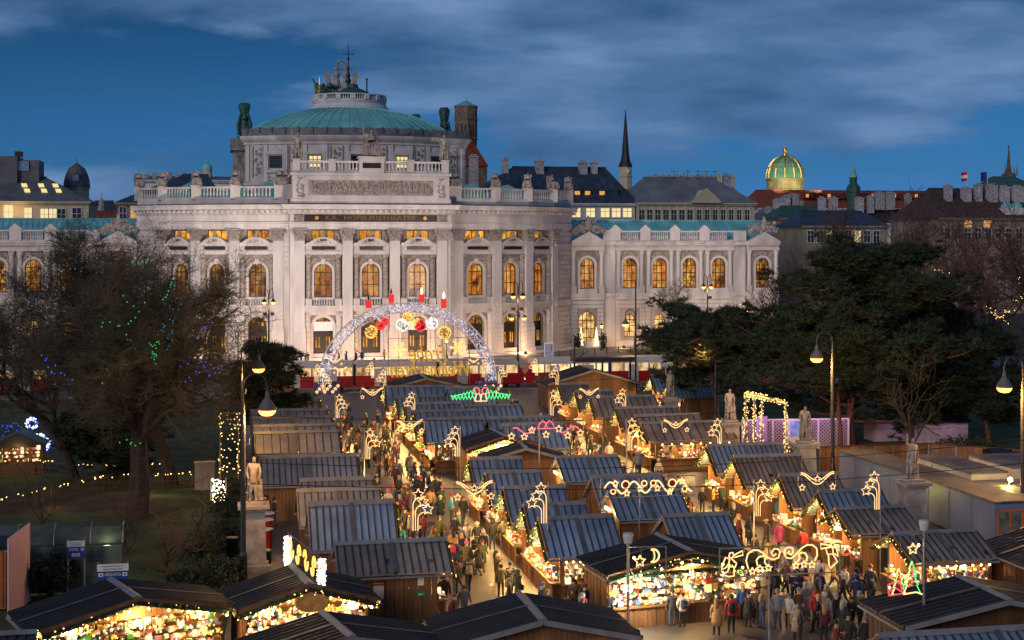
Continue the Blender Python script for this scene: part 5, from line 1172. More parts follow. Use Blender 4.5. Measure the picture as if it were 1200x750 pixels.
stN = gstall('dark gabled stall with plain wooden back behind the blue roofs', 21.6, 100.0, radians(-3), 3.0, 3.0, lit=0)
gstall('wide brown gabled wooden hall at far end beside the shelter', 40.2, 151.5, 0, 5.2, 6, zr=4.1, ze=2.6, lit=0, roof=ROOFD)
gstall('low dark gabled hall behind the first centre row stalls', 21.8, 150.0, 0, 4.2, 5, zr=3.7, ze=2.7, lit=0)
gstall('small dark stall at right edge beside the grey cabinet', 41.2, 62.5, 0, 3.2, 5, lit=0, wood=WOODD)
stall('low stall along bottom right edge with garlanded end', 28.9, 50.0, pi, 9.5, 2.0, 2.2, 3.3, lit=.8)
stall('small dark stall at the very bottom left corner', -9.6, 58.0, 0, 6, 2.0, 2.3, 3.0, lit=0, roof=ROOFD)
stall('blue roofed stall near tram stop with garlanded left end', 47.0, 146, pi, 4.2, 2.1, 2.4, 3.9, lit=1.2, det=0)
stall('blue roofed stall behind the statue near the tram stop', 47.6, 141.5, pi, 4.4, 2.1, 2.4, 3.6, lit=.7, det=0)
# single hut turned the other way at the near end of the left row
sh = stall('brown roofed wooden hut with white notice on its boarded wall', 8.4, 69.8, 0, 5.4, 2.0, 2.4, 3.45, lit=.35, tube=False, roof=ROOFW)
m = MB(); m.box(-1.05, -.55, -1.80, -1.77, 1.2, 1.95); m.build('notice', mat('paper_notice', (.7, .62, .55), .8, var=.1), sh)
m = MB(); m.box(-1.05, -.55, -1.82, -1.80, 1.83, 1.93); m.build('notice_heading', WARES[0], sh)
m = MB(); m.box(1.05, 1.35, -1.80, -1.77, 1.75, 2.1); m.build('notice', MAT['paper_notice'], sh); m = MB(); m.box(1.0, 1.4, -1.80, -1.77, 1.25, 1.45); m.build('exit_sign', mat('exit_green', (.02, .25, .10), .5, var=0), sh)
m = MB(); m.prism([(1.06, 1.33), (1.16, 1.41), (1.16, 1.36), (1.3, 1.36), (1.3, 1.31), (1.16, 1.31), (1.16, 1.27)], -1.82, -1.8); m.build('exit_arrow', WHITEP, sh)
# stall signs and front extras
m = MB(); m.lathe([(.72, 0), (.78, .03), (.78, .07), (.7, .1)], 20, sy=.62, M=Matrix.Translation((1.97, .1, 2.75))@Matrix.Rotation(pi/2, 4, 'Y')@Matrix.Rotation(pi/2, 4, 'Z')); m.build('oval_sign', mat('sign_wood', (.55, .30, .08), .6, var=.2, scale=3), stB)
def sheep(y, d):
    m = MB(); m.ball((2.0, y, 2.55), .2, (.3, 1.4, .8)); m.ball((2.0, y+d*.3, 2.62), .1, (.4, 1.2, .9))
    for q in (-.18, .18): m.tube([(2.0, y+q, 2.45), (2.0, y+q, 2.25)], .04, 4)
    m.build('wooden_sheep', MAT['sign_wood'], stB)
sheep(-1.05, 1); sheep(1.2, -1)
for st, hw, ln in ((stA, 4.2, 3.9), (stB, 3.0, 3.9), (stE, 4.2, 4.1)):
    wares(st, ln/2-.95, ln/2-.3, -hw+.5, hw-.5, 1.0, 2.5, 520, hw*10+ln, .34)
    m = MB(); r = random.Random(4)
    for k in range(60):
        y = r.uniform(-hw+.5, hw-.5); z = 2.45-r.random()*.4; m.cur = r.randrange(8); m.ball((ln/2-.3, y, z), r.uniform(.05, .1)); m.cur = 2; m.tube([(ln/2-.3, y, z), (ln/2-.3, y, 2.5)], .008, 3)
    m.build('hanging_ornament', WARES, st, kind='stuff')
for s in (-1, 1): garland(stE, (2.0, s*.05, 2.95), (2.0, s*2.9, 2.6), r=.2, nb=10); garland(stE, (1.95, s*.1, 2.5), (1.95, s*3.8, 2.45), r=.17, nb=10)
m = MB(); m.box(1.2, 1.3, -.08, .08, 1, 2.6); m.build('post', WOOD, stE)
for i, (st, y) in enumerate(((stE, -3.3),)):
    m = MB(); m.ball((2.25, y, 2.0), .22); m.build('floodlight', emis('flood_bulb', (1, .9, .7), 60, True), st); lamp('stall_floodlight', (2.5, y, 2.0), 900, (1, .86, .62), .2, st)
# ---------------------------------------------------------------- light decorations
def star(m, x, z, r, t=.045, y=0, rot=0):
    pts = []
    for k in range(11): a = pi/2+rot+k*pi/5; q = r if k % 2 == 0 else r*.48; pts.append((x+q*cos(a), y, z+q*sin(a)))
    m.tube(pts, t, 5)
def arc(m, cx, cz, r, a0, a1, t=.04, y=0, n=10, rx=None):
    m.tube([(cx+(rx or r)*cos(a0+(a1-a0)*k/n), y, cz+r*sin(a0+(a1-a0)*k/n)) for k in range(n+1)], t, 5)
def starpost(px, ytop, ybot, w, flip, label):
    p = wp(px, ybot, w); t = thing('star_light', label, 'light decoration', (p.x, p.y, 0), 0, 'star shower lights along the stall fronts'); z0 = p.z; h = (ybot-ytop)*w/F
    m = MB(); s = -1 if flip else 1
    m.tube([(-s*.1, .05, 0), (-s*.1, .05, z0+h)], .035, 5); m.tube([(-s*.1, .05, z0+h), (s*.55, .05, z0+h)], .02, 4); m.build('pole', STEEL, t)
    m = MB()
    for k in range(3):
        x = s*(.0+.12*k); zt = z0+h*(.62-.17*k); r = h*.16
        m.tube([(x, 0, z0), (x, 0, zt)]+[(x+s*r*(1-cos(a)), 0, zt+r*sin(a)) for a in (.5, 1.0, 1.57, 2.1)], .022, 5)
    m.build('light_tube', NEON, t)
    for k in range(3): m = MB(); star(m, s*(.26+.24*k), z0+h*(.86-.18*k), h*.14, .024); m.build('star', NEON, t)
P_ = [(484, 573, 622, 71, 0, 'tall star shower light over near main aisle at the left'), (429, 502, 538, 97, 0, 'star shower light midway along left row'), (394, 462, 490, 125, 0, 'star shower light near the arch at left row'), (640, 565, 613, 73, 1, 'star shower light in front of near centre row roofs'), (538, 499, 535, 97, 1, 'star shower light beside open shelf stall'), (486, 459, 487, 125, 1, 'star shower light over far centre row roofs'),
 (736, 490, 528, 92, 0, 'star shower light amid bright garlands in right aisle'), (733, 455, 483, 125, 1, 'star shower light over far right row roofs'), (645, 457, 487, 118, 0, 'star shower light at the far end of right aisle'), (845, 490, 524, 103, 1, 'star shower light before long brown roof at right'), (886, 562, 605, 79, 0, 'star shower light by red clothing stall in right aisle'), (1030, 552, 597, 77, 1, 'star shower light against blue container wall'),
 (378, 437, 458, 150, 0, 'star shower light in front of left arch base'), (369, 427, 448, 155, 0, 'star shower light left of arch base'), (438, 424, 443, 160, 1, 'star shower light left of mirrored greeting'), (452, 433, 456, 152, 1, 'star shower light under the left of the greeting'), (565, 421, 442, 160, 0, 'star shower light inside right arch leg'), (584, 429, 450, 152, 0, 'star shower light on right arch base'), (630, 420, 440, 160, 1, 'star shower light right of arch near mast lamp'), (654, 429, 451, 150, 1, 'star shower light in front of brown hall')]
for a in P_: starpost(*a)
def starbar(px0, px1, y, w, label):
    p = wp((px0+px1)/2, y, w); ln = (px1-px0)*w/F; t = thing('star_bar', label, 'light decoration', (p.x, p.y, p.z), 0, 'hanging star bars over the aisles'); h = ln*.16
    m = MB(); m.box(-ln/2, ln/2, .03, .07, h-.03, h+.03); m.box(-ln/2, -ln/2+.05, .03, .07, -h*.6, h); m.box(ln/2-.05, ln/2, .03, .07, -h*.6, h)
    for s in (-1, 1): m.tube([(s*ln*.4, .05, h), (s*ln*.4, .05, h+.9)], .012, 4)
    m.build('frame', STEEL, t); m = MB()
    m.tube([(ln*(k/20-.5)*.86, 0, h*(.35-.9*cos((k/20-.5)*2*pi)*.9)) for k in range(21)], .03, 5); m.tube([(ln*(k/20-.5)*.86, 0, h*(.75-.8*cos((k/20-.5)*2*pi)*.8)) for k in range(21)], .025, 5); m.build('light_tube', NEON, t)
    for x, z in ((-.4, -.9), (0, .35), (.4, -.9)): m = MB(); star(m, x*ln, z*h, ln*.085, .024); m.build('star', NEON, t)
for a in ((531, 581, 575, 76, 'star bar hanging over near main aisle'), (462, 498, 500, 99, 'star bar hanging midway in the main aisle'), (422, 451, 461, 125, 'star bar hanging at far end of main aisle'), (677, 704, 461, 128, 'star bar hanging at far end of right aisle'), (775, 809, 499, 104, 'star bar hanging before the brown roofs of right row'), (934, 982, 564, 78, 'star bar hanging over striped roof by pedestal'), (383, 402, 424, 165, 'star bar left of the greeting under the arch'), (390, 408, 434, 158, 'lower star bar beside left arch base'), (548, 562, 424, 165, 'star bar at the right arch leg')): starbar(*a)
def frame(px0, px1, y0, y1, w, label, name='light_display'):
    a, b = wp(px0, y1, w), wp(px1, y1, w); t = thing(name, label, 'light decoration', ((a.x+b.x)/2, (a.y+b.y)/2, 0)); W_ = (px1-px0)*w/F; H_ = (y1-y0)*w/F; z0 = a.z; m = MB()
    for x in (-W_/2, W_/2): m.tube([(x, .05, z0), (x, .05, z0+H_)], .03, 4)
    for z in (z0, z0+H_): m.tube([(-W_/2, .05, z), (W_/2, .05, z)], .03, 4)
    for k in range(1, 5): x = -W_/2+W_*k/5; m.tube([(x, .06, z0), (x, .06, z0+H_)], .01, 4)
    m.tube([(-W_*.09, .1, 0), (-W_*.09, .1, z0+H_)], .04, 5); m.build('frame', STEEL, t)
    return t, W_, H_, z0
t, W_, H_, z0 = frame(702, 818, 559, 582, 76, 'wide light frame with red discs, ribbon and stars over blue roofs')
m = MB(); m.tube([(-W_*.46+W_*.92*k/60, 0, z0+H_*(.5+.3*sin(k/60*pi*7.5)*(1 if k % 2 else 1))) for k in range(61)], .045, 5); m.build('light_tube', NEON, t)
for x, z, r in ((-.245, .66, .19), (-.375, .34, .12), (-.05, .7, .13), (.045, .7, .13), (.245, .66, .19), (.375, .34, .12)):
    M = Matrix.Translation((x*W_, -.02, z0+z*H_))@Matrix.Rotation(pi/2, 4, 'X'); m = MB(); m.lathe([(r*H_, 0), (r*H_, .05)], 16, M=M); o = m.build('red_disc', BALLR, t); m = MB(); arc(m, x*W_, z0+z*H_, r*H_*1.05, 0, 2*pi, .035, -.08, 16); m.build('light_ring', NEON, o)
for x, z in ((-.35, .74), (-.23, .22), (-.09, .42), (.09, .42), (.22, .22), (.35, .74)): m = MB(); star(m, x*W_, z0+z*H_, H_*.17, .035, -.06); m.build('star', NEON, t)
t, W_, H_, z0 = frame(840, 990, 640, 674, 58.5, 'wide light frame with two trumpet angels and curling vines near the camera')
def fpt(a, b, ox, oy, k): px, py = ox+a/k, oy+b/k; return ((px-915)*58.5/F, 0, CZ+(HY-py)*58.5/F)
for ps in (((730, 520), (755, 470), (750, 410), (710, 378), (660, 375), (610, 400), (560, 450), (510, 488), (465, 480), (445, 440), (455, 405), (490, 388), (525, 400), (530, 435), (505, 455), (480, 440), (490, 418)), ((650, 520), (662, 480), (640, 445), (605, 438), (580, 452)), ((570, 520), (590, 490), (582, 458)),
           ((110, 560), (90, 490), (105, 430), (150, 400), (200, 400), (250, 430), (290, 470), (340, 490), (390, 475), (405, 430), (390, 400), (350, 395), (325, 430), (345, 460), (370, 440)), ((197, 540), (185, 490), (210, 460), (262, 452)), ((285, 540), (262, 510), (265, 475), (290, 465))):
    m = MB(); m.tube([fpt(a, b, 860, 590, 7.5) for a, b in ps], .032, 5); m.build('light_tube', NEON, t)
for a, b in ((550, 548), (625, 543), (700, 548), (145, 582), (215, 562), (295, 560)): m = MB(); q = fpt(a, b, 860, 590, 7.5); star(m, q[0], q[2], .15, .028, -.05); m.build('star', NEON, t)
for ps in ((((880, 388), (786, 370), (790, 415), (880, 398)), ((885, 395), (885, 368), (912, 364), (920, 392), (898, 404), (885, 395)), ((890, 404), (834, 412), (850, 465), (905, 466), (898, 404)), ((860, 468), (866, 560), (880, 592), (945, 535), (905, 468)), ((905, 408), (932, 404), (946, 450), (950, 490), (918, 462))),
           (((145, 400), (60, 398), (62, 442), (5, 425)), )):
    if len(ps) > 1:
        for q in ps: m = MB(); m.tube([fpt(a, b, 860, 590, 7.5) for a, b in q], .030, 5); m.build('angel', NEON, t)
for q in (((622, 346), (668, 325), (671, 345), (630, 354)), ((602, 352), (606, 333), (620, 330), (628, 343), (618, 356), (602, 352)), ((614, 358), (640, 382), (632, 398), (600, 396), (606, 360)), ((606, 396), (596, 418), (574, 430), (600, 442), (628, 440), (628, 398)), ((600, 358), (586, 352), (574, 378), (566, 410), (590, 398), (602, 380))):
    m = MB(); m.tube([fpt(a, b, 700, 562, 3.99) for a, b in q], .030, 5); m.build('angel', NEON, t)
t, W_, H_, z0 = frame(595, 685, 494, 512, 98, 'light frame with pink bells, pink ribbon and stars in mid market')
m = MB(); m.tube([(-W_*.44+W_*.3*k/16, 0, z0+H_*(.45+.2*sin(k/16*2*pi+1))) for k in range(17)], .045, 5); m.tube([(W_*.14+W_*.3*k/16, 0, z0+H_*(.45+.2*sin(k/16*2*pi+3))) for k in range(17)], .045, 5); m.build('light_ribbon', NEONP, t)
for s in (-1, 1): m = MB(); x = s*W_*.045; m.tube([(x-.35, 0, z0+H_*.55), (x-.2, 0, z0+H_*.9), (x, 0, z0+H_*1.05), (x+.2, 0, z0+H_*.9), (x+.35, 0, z0+H_*.55), (x-.35, 0, z0+H_*.55)], .045, 5); m.build('bell', NEONP, t)
for x, z in ((-.46, .1), (-.29, .05), (-.19, .45), (0, .15), (.17, .5), (.29, .05), (.46, .2)): m = MB(); star(m, x*W_, z0+z*H_, H_*.24, .035); m.build('star', NEON, t)
t, W_, H_, z0 = frame(529, 598, 456, 470, 128, 'light frame with green holly sprays and pink bow over far roofs')
for s in (-1, 1):
    m = MB()
    for k in range(7): x = s*W_*(.08+.06*k); m.tube([(x, 0, z0+H_*.55), (x+s*.18, 0, z0+H_*(1.0-.1*k)), (x+s*.36, 0, z0+H_*.55), (x+s*.2, 0, z0+H_*(.15)), (x, 0, z0+H_*.5)], .05, 4)
    m.build('holly_spray', NEONG, t); m = MB(); x = s*.4; arc(m, x, z0+H_*.85, .3, 0, 2*pi, .05); m.build('bow', NEONP, t); m = MB(); m.tube([(x*.6-.3, 0, z0), (x*.6-.15, 0, z0+H_*.6), (x*.6+.15, 0, z0+H_*.6), (x*.6+.3, 0, z0), (x*.6-.3, 0, z0)], .05, 5); m.build('bell', NEON, t)
# hanging cables across the market
for i, (y, z) in enumerate(((70.5, 6.4), (76, 6.6), (97, 6.6), (125, 6.4))):
    t = thing('span_cable', 'thin cable strung across the aisles, %s from the camera' % ('nearest', 'second', 'third', 'fourth')[i], 'cable', (1.7, y, z)); m = MB(); m.tube([(45*k/24, 0, -.9*sin(pi*k/24)) for k in range(25)], .018, 4); m.build('wire', IRON, t)
# pole lamps carrying the near frames
def deco_pole(px, ytop, w, label, kind):
    p = wp(px, ytop, w); t = thing('camera_pole', label, 'pole', (p.x, p.y, 0)); h = p.z; s = -1 if kind == 'tree' else 1
    m = MB(); m.lathe([(.07, 0), (.055, h)], 8); m.build('pole', STEEL, t)
    m = MB(); m.lathe([(.08, h-.45), (.17, h-.38), (.22, h-.1), (.2, h+.02)], 10); m.build('lamp_head', mat('lamp_head_grey', (.45, .45, .45), .5, var=0) if 'lamp_head_grey' not in MAT else MAT['lamp_head_grey'], t)
    m = MB(); m.tube([(0, 0, h-.55), (s*1.6, 0, h-.6)], .03, 5); m.tube([(s*1.6, 0, h-.6), (s*1.6, 0, h-2.6)], .025, 4); m.tube([(s*.55, 0, h-.6), (s*.55, 0, h-1.5)], .012, 4); m.tube([(s*1.05, 0, h-.6), (s*1.05, 0, h-1.2)], .012, 4); m.build('bracket', STEEL, t)
    m = MB(); star(m, s*.5, h-1.15, .24, .035); m.build('star', NEON, t)
    if kind == 'moon': m = MB(); arc(m, 1.05, h-.95, .26, -1.9, 1.9, .04); arc(m, .98, h-.95, .24, -1.5, 1.5, .03, rx=.14); m.build('moon', NEON, t)
    m = MB(); [m.ball((s*x, 0, h-1.0-q), .06) for x, q in ((.25, 0), (1.45, .8), (1.3, 1.2), (.8, 1.5), (1.55, 1.7))]; m.build('bulb', BULBBIG, t)
    for q in (-.2, .25): m = MB(); m.lathe([(.22, 0), (.22, .1)], 12, M=Matrix.Translation((q, -.1, 2.2))@Matrix.Rotation(pi/2, 4, 'X')); m.build('loudspeaker', IRON, t)
    return t, h
deco_pole(736, 625, 58.5, 'steel pole with glowing moon and star before the bright corner stall', 'moon')
t, h = deco_pole(1083, 610, 60, 'steel pole with glowing star right of the near crowd', 'tree')
p = wp(1060, 697, 56.5); t = thing('tree_light', 'light outline of two green fir trees with a red gift on dark roof', 'light decoration', p)
for x, h_, sx in ((-.25, 1.05, .3), (.3, 1.3, .36)):
    m = MB(); pts = []
    for k in range(4): pts += [(x-sx*(.35+.22*k), 0, h_-h_*.24*(k+1)), (x-sx*(.18+.2*k), 0, h_-h_*.24*(k+1))]
    r_ = [(2*x-a, b, c) for a, b, c in reversed(pts)]; m.tube([(x, 0, h_)]+pts, .022, 4); m.tube([(x, 0, h_)]+r_[::-1], .022, 4); m.build('fir_outline', NEONG, t); m = MB(); m.tube([(x+.02, -.02, h_)]+[(a+.03, b-.02, c+.02) for a, b, c in pts], .018, 4); m.build('warm_outline', NEON, t)
m = MB(); m.tube([(-.65, 0, 0), (-.7, 0, .4), (-.35, 0, .55), (-.15, 0, .4), (-.1, 0, .05), (-.65, 0, 0)], .035, 5); m.tube([(-.7, 0, .1), (-.4, 0, .3), (-.12, 0, .12)], .03, 4); m.tube([(-.4, 0, .5), (-.35, 0, .8), (-.15, 0, .8), (-.15, 0, .55)], .03, 4); m.build('red_gift', NEONR, t); m = MB(); m.tube([(-.05, 0, .02), (.5, 0, .08), (.75, 0, -.02)], .03, 4); m.build('ground_line', NEON, t)
# curly light gate at lower left
a, b = wp(337, 672, 66), wp(377, 700, 62); t = thing('light_gate', 'two glowing light pillars joined by curly light ornament at lower left', 'light decoration', (a.x, a.y, 0))
for p_, y0, y1, w in ((a, 629, 674, 66), (b, 656, 702, 62)):
    q = p_-t.location; h0 = wp(0, y1, w).z; h1 = wp(0, y0, w).z; m = MB(); [m.tube([(q.x+dx, q.y+dy, h0), (q.x+dx, q.y+dy, h1)], .035, 4) for dx in (-.15, .15) for dy in (0, .2)]; m.tube([(q.x, q.y+.1, 0), (q.x, q.y+.1, h1)], .04, 5); o = m.build('pillar', STEEL, t)
    m = MB(); [m.oct((q.x+R.uniform(-.17, .17), q.y+R.uniform(-.1, .22), R.uniform(h0, h1)), .045) for k in range(220)]; m.build('fairy_light', emis('white_fairy_bulb', (1, .82, .55), 7) if 'white_fairy_bulb' not in MAT else MAT['white_fairy_bulb'], o, kind='stuff')
q = b-t.location; z0 = wp(0, 640, 66).z; m = MB()
for i in range(4):
    f = (i+.6)/4.6; c = Vector((q.x*f, q.y*f, z0-.3*f)); d = Vector((q.x, q.y, 0)).normalized(); s = 1 if i % 2 else -1
    for rr in (.34, .26): m.tube([c+d*(rr*cos(k*.5)*(1 if k < 7 else -1)-(0 if k < 7 else .35))*.6+Vector((0, 0, s*rr*sin(k*.5)*1.3)) for k in range(13)], .04, 4)
m.build('curl', emis('gold_light_tube', (1, .66, .15), 1.6), t); m = MB()
for dz in (.62, -.62): m.tube([Vector((0, 0, z0+dz)), Vector((q.x, q.y, z0-.3+dz))], .03, 4)
m.build('frame', STEEL, t)
# ---------------------------------------------------------------- the great arch
p = wp(478, 448, 172); t = thing('light_arch', 'huge white glittering light arch spanning the market entrance', 'light arch', (p.x, p.y, 0))
ro, ri, hz = 10.55, 9.35, 9.4
def ap(a, r, y): return (r*cos(a), y, 1.35+(hz*(r/ro))*sin(a))
ARCHB = emis('cold_arch_bulb', (.90, .88, 1.0), 1.25); ARCHV = emis('violet_arch_bulb', (.50, .42, 1.0), .8)
m = MB()
for r in (ro, ri):
    for y in (-.55, .55): m.tube([ap(pi*k/40, r, y) for k in range(41)], .05, 4)
for k in range(40): a, b = pi*k/40, pi*(k+1)/40; [m.tube([ap(a, ro, y), ap(b, ri, y)], .03, 3) for y in (-.55, .55)]; [m.tube([ap(b, ri, y), ap(b, ro, y)], .03, 3) for y in (-.55, .55)]; m.tube([ap(a, ro, -.55), ap(a, ro, .55)], .03, 3); m.tube([ap(a, ri, -.55), ap(a, ri, .55)], .03, 3)
o = m.build('truss', mat('arch_steel', (.6, .58, .6), .4, .5, var=0), t)
m = MB(); m2 = MB(); m3 = MB()
for k in range(1700):
    a = R.uniform(.0, pi); (m if R.random() < .62 else m2).oct(ap(a, R.uniform(ri, ro), R.choice((-.55, .55))+R.uniform(-.1, .1)), R.uniform(.035, .07))
m.build('fairy_light', ARCHB, o, kind='stuff'); m2.build('fairy_light', ARCHV, o, kind='stuff')
for y in (-.56,):
    for r in (ro+.03, ri-.03): m3.tube([ap(pi*k/60, r, y) for k in range(61)], .035, 4)
m3.build('light_tube', emis('soft_arch_tube', (1, .72, .58), .75), o)
for k in range(7): pass
CREDM = emis('candle_red_glow', (1, .05, .05), .9)
for i, (px, y0, y1) in enumerate(((432, 348, 361), (458.5, 341, 355), (494, 341, 354), (520, 346, 361))):
    b0, b1 = wp(px, y1, 172), wp(px, y0+4, 172); c = thing('light_candle', '%s red glowing candle on top of light arch' % ('first', 'second', 'third', 'fourth')[i], 'light decoration', b0); h = b1.z-b0.z
    m = MB(); m.lathe([(.33, 0), (.33, h*.9), (.28, h)], 12); m.build('candle', CREDM, c); m = MB(); m.lathe([(.02, h), (.13, h+.25), (.09, h+.5), (.01, h+.8)], 8); m.build('flame', TUBE if i > 1 else IRON, c)
BC = {'orange': emis('orange_ball_light', (1, .50, .10), 2.2), 'red': emis('red_ball_light', (1, .05, .06), 1.8), 'white': emis('white_ball_light', (1, .95, .85), 2.0)}
for px, y, c, rr, lb in ((435, 389, 'orange', .72, 'big orange light ball at left under the arch'), (446, 382, 'red', .5, 'red light ball beside the left orange ball'), (451.5, 377, 'red', .46, 'upper red light ball near the arch rim'), (471.5, 381, 'white', .72, 'left white light ball under arch'), (477, 372, 'orange', .56, 'orange light ball touching the arch crown'), (488.5, 378, 'orange', .48, 'small orange light ball before the red one'), (492.5, 381, 'red', .74, 'big red light ball in the middle under the arch'), (506.5, 379, 'white', .66, 'right white light ball under arch'), (521, 390, 'orange', .74, 'big orange light ball at right under the arch')):
    b0 = wp(px, y, 171.6); o = thing('light_ball', lb, 'light decoration', b0); m = MB(); m.lathe([(.05, -rr*.9), (rr*.7, -rr*.62), (rr*.93, 0), (rr*.7, rr*.62), (.05, rr*.9)], 12); m.build('ball', {'orange': WARES[1], 'red': WARES[0], 'white': WARES[7]}[c], o)
    m = MB(); 
    for k in range(150): v = Vector((R.gauss(0, 1), R.gauss(0, 1), R.gauss(0, 1))).normalized()*rr; m.oct(v, .065)
    m.build('fairy_light', BC[c], o, kind='stuff'); m = MB(); top = 1.35+hz*ri/ro*sqrt(max(0, 1-((b0.x-p.x)/ri)**2)); m.tube([(0, 0, rr), (0, 0, max(rr+.3, top-b0.z))], .02, 4); m.build('wire', IRON, o)
for i, (px, y) in enumerate(((467.5, 410), (536.5, 407))):
    b0 = wp(px, y, 171.8); o = thing('light_snowflake', '%s golden light snowflake beside the greeting' % ('left', 'right')[i], 'light decoration', b0); m = MB()
    for k in range(6):
        a = k*pi/3; c, s = cos(a), sin(a); m.tube([(0, 0, 0), (1.05*c, 0, 1.05*s)], .05, 4)
        for d in (-.5, .5): m.tube([(.55*c, 0, .55*s), (.55*c+.42*cos(a+d), 0, .55*s+.42*sin(a+d))], .045, 4); m.tube([(.3*c, 0, .3*s), (.3*c+.3*cos(a+d*1.6), 0, .3*s+.3*sin(a+d*1.6))], .045, 4)
    m.build('snowflake', emis('gold_snow_light', (1, .55, .15), 1.8) if 'gold_snow_light' not in MAT else MAT['gold_snow_light'], o); m = MB(); m.tube([(0, .06, -b0.z), (0, .06, 3)], .03, 4); m.build('pole', STEEL, o)
GREET = emis('greeting_gold', (1, .52, .05), .55)
f = thing('greeting_frame', 'mirrored golden Frohe Weihnachten greeting seen from behind under the arch', 'light sign', wp(503, 448, 172).xy.to_3d()); f.location.z = 0
w_ = 172; z1 = wp(0, 396, w_).z; xl, xr = (455-503)*w_/F, (551-503)*w_/F; m = MB()
for x in (xl, (xl*2+xr)/3, (xl+xr*2)/3, xr): m.tube([(x, .12, 0), (x, .12, z1)], .035, 4)
for z in (z1, wp(0, 422.5, w_).z, wp(0, 442, w_).z): m.tube([(xl, .12, z), (xr, .12, z)], .03, 4)
m.build('frame', STEEL, f)
for body, x0, x1, y0, y1 in (('Frohe', 479, 524, 404, 423), ('Weihnachten', 457, 550, 424, 441)):
    me = text_mesh(body, 1.0, .06, .30, bold=.012); me.materials.append(GREET); xs = [v.co.x for v in me.vertices]; ys = [v.co.y for v in me.vertices]
    sx = (x1-x0)*w_/F/(max(xs)-min(xs)); sz = (y1-y0)*w_/F/(max(ys)-min(ys)); xm = (max(xs)+min(xs))/2; ym = (max(ys)+min(ys))/2
    for v in me.vertices: v.co.x = (v.co.x-xm)*sx; v.co.y = (v.co.y-ym)*sz
    o = put('lettering', me, f, (((x0+x1)/2-503)*w_/F, 0, wp(0, (y0+y1)/2, w_).z)); o.rotation_euler = (pi/2, 0, pi)
    bb = MB(); n = len(me.vertices); step = max(1, n//160)
    for v in list(me.vertices)[::step]: bb.oct((v.co.x, v.co.y, v.co.z-.05 if v.co.z < 0 else v.co.z+.05), .035)
    bb.build('outline_light', BC['orange'], o, kind='stuff')
for i, px in enumerate((383, 573)):
    b0 = wp(px, 456, 172); t = thing('arch_base', 'violet arch base box with glowing stars on its front, %s leg' % ('left', 'right')[i], 'plinth', b0.xy.to_3d()); m = MB(); m.box(-1.5, 1.5, -1.0, 1.0, 0, 1.22); m.box(-1.55, 1.55, -1.05, 1.05, 1.22, 1.34); m.build('box', mat('violet_panel', (.10, .08, .22), .6, var=.15) if 'violet_panel' not in MAT else MAT['violet_panel'], t)
    for k in range(9): m = MB(); star(m, -1.25+k*.31, .28+.34*(k % 3), .18, .05, -1.06); m.build('star', NEON, t)
# ================================================================ PEOPLE
def cmat(name, rough):
    m, n, l, b = _new(name); b.inputs['Roughness'].default_value = rough; oi = n.new('ShaderNodeObjectInfo'); nz = n.new('ShaderNodeTexNoise'); nz.inputs['Scale'].default_value = 14; tcn = n.new('ShaderNodeTexCoord'); l.new(tcn.outputs['Object'], nz.inputs['Vector'])
    hv = n.new('ShaderNodeHueSaturation'); mr = n.new('ShaderNodeMapRange'); mr.inputs[3].default_value = .7; mr.inputs[4].default_value = 1.25; l.new(nz.outputs[0], mr.inputs[0]); l.new(mr.outputs[0], hv.inputs['Value']); l.new(oi.outputs['Color'], hv.inputs['Color']); l.new(hv.outputs[0], b.inputs['Base Color']); return m
def rmat(name, cols, rough):
    m, n, l, b = _new(name); b.inputs['Roughness'].default_value = rough; oi = n.new('ShaderNodeObjectInfo'); rp = n.new('ShaderNodeValToRGB'); rp.color_ramp.interpolation = 'CONSTANT'; e = rp.color_ramp.elements
    for i, c in enumerate(cols): x = e[i] if i < 2 else e.new(.5); x.position = i/len(cols); x.color = (*c, 1)
    l.new(oi.outputs['Random'], rp.inputs[0]); l.new(rp.outputs[0], b.inputs['Base Color']); return m
COAT = cmat('coat_cloth', .8); TROU = rmat('trouser_cloth', [(.012, .014, .02), (.02, .03, .065), (.05, .045, .04), (.01, .01, .012), (.03, .05, .10), (.09, .08, .07)], .85)
SKIN = rmat('skin', [(.50, .29, .20), (.42, .24, .16), (.55, .34, .25), (.30, .16, .10)], .55); SHOE = mat('shoe_leather', (.02, .015, .012), .5, var=.2); EYE = mat('eye_dark', (.02, .015, .01), .3, var=0)
PM_ = [COAT, SKIN, TROU, SHOE, EYE]
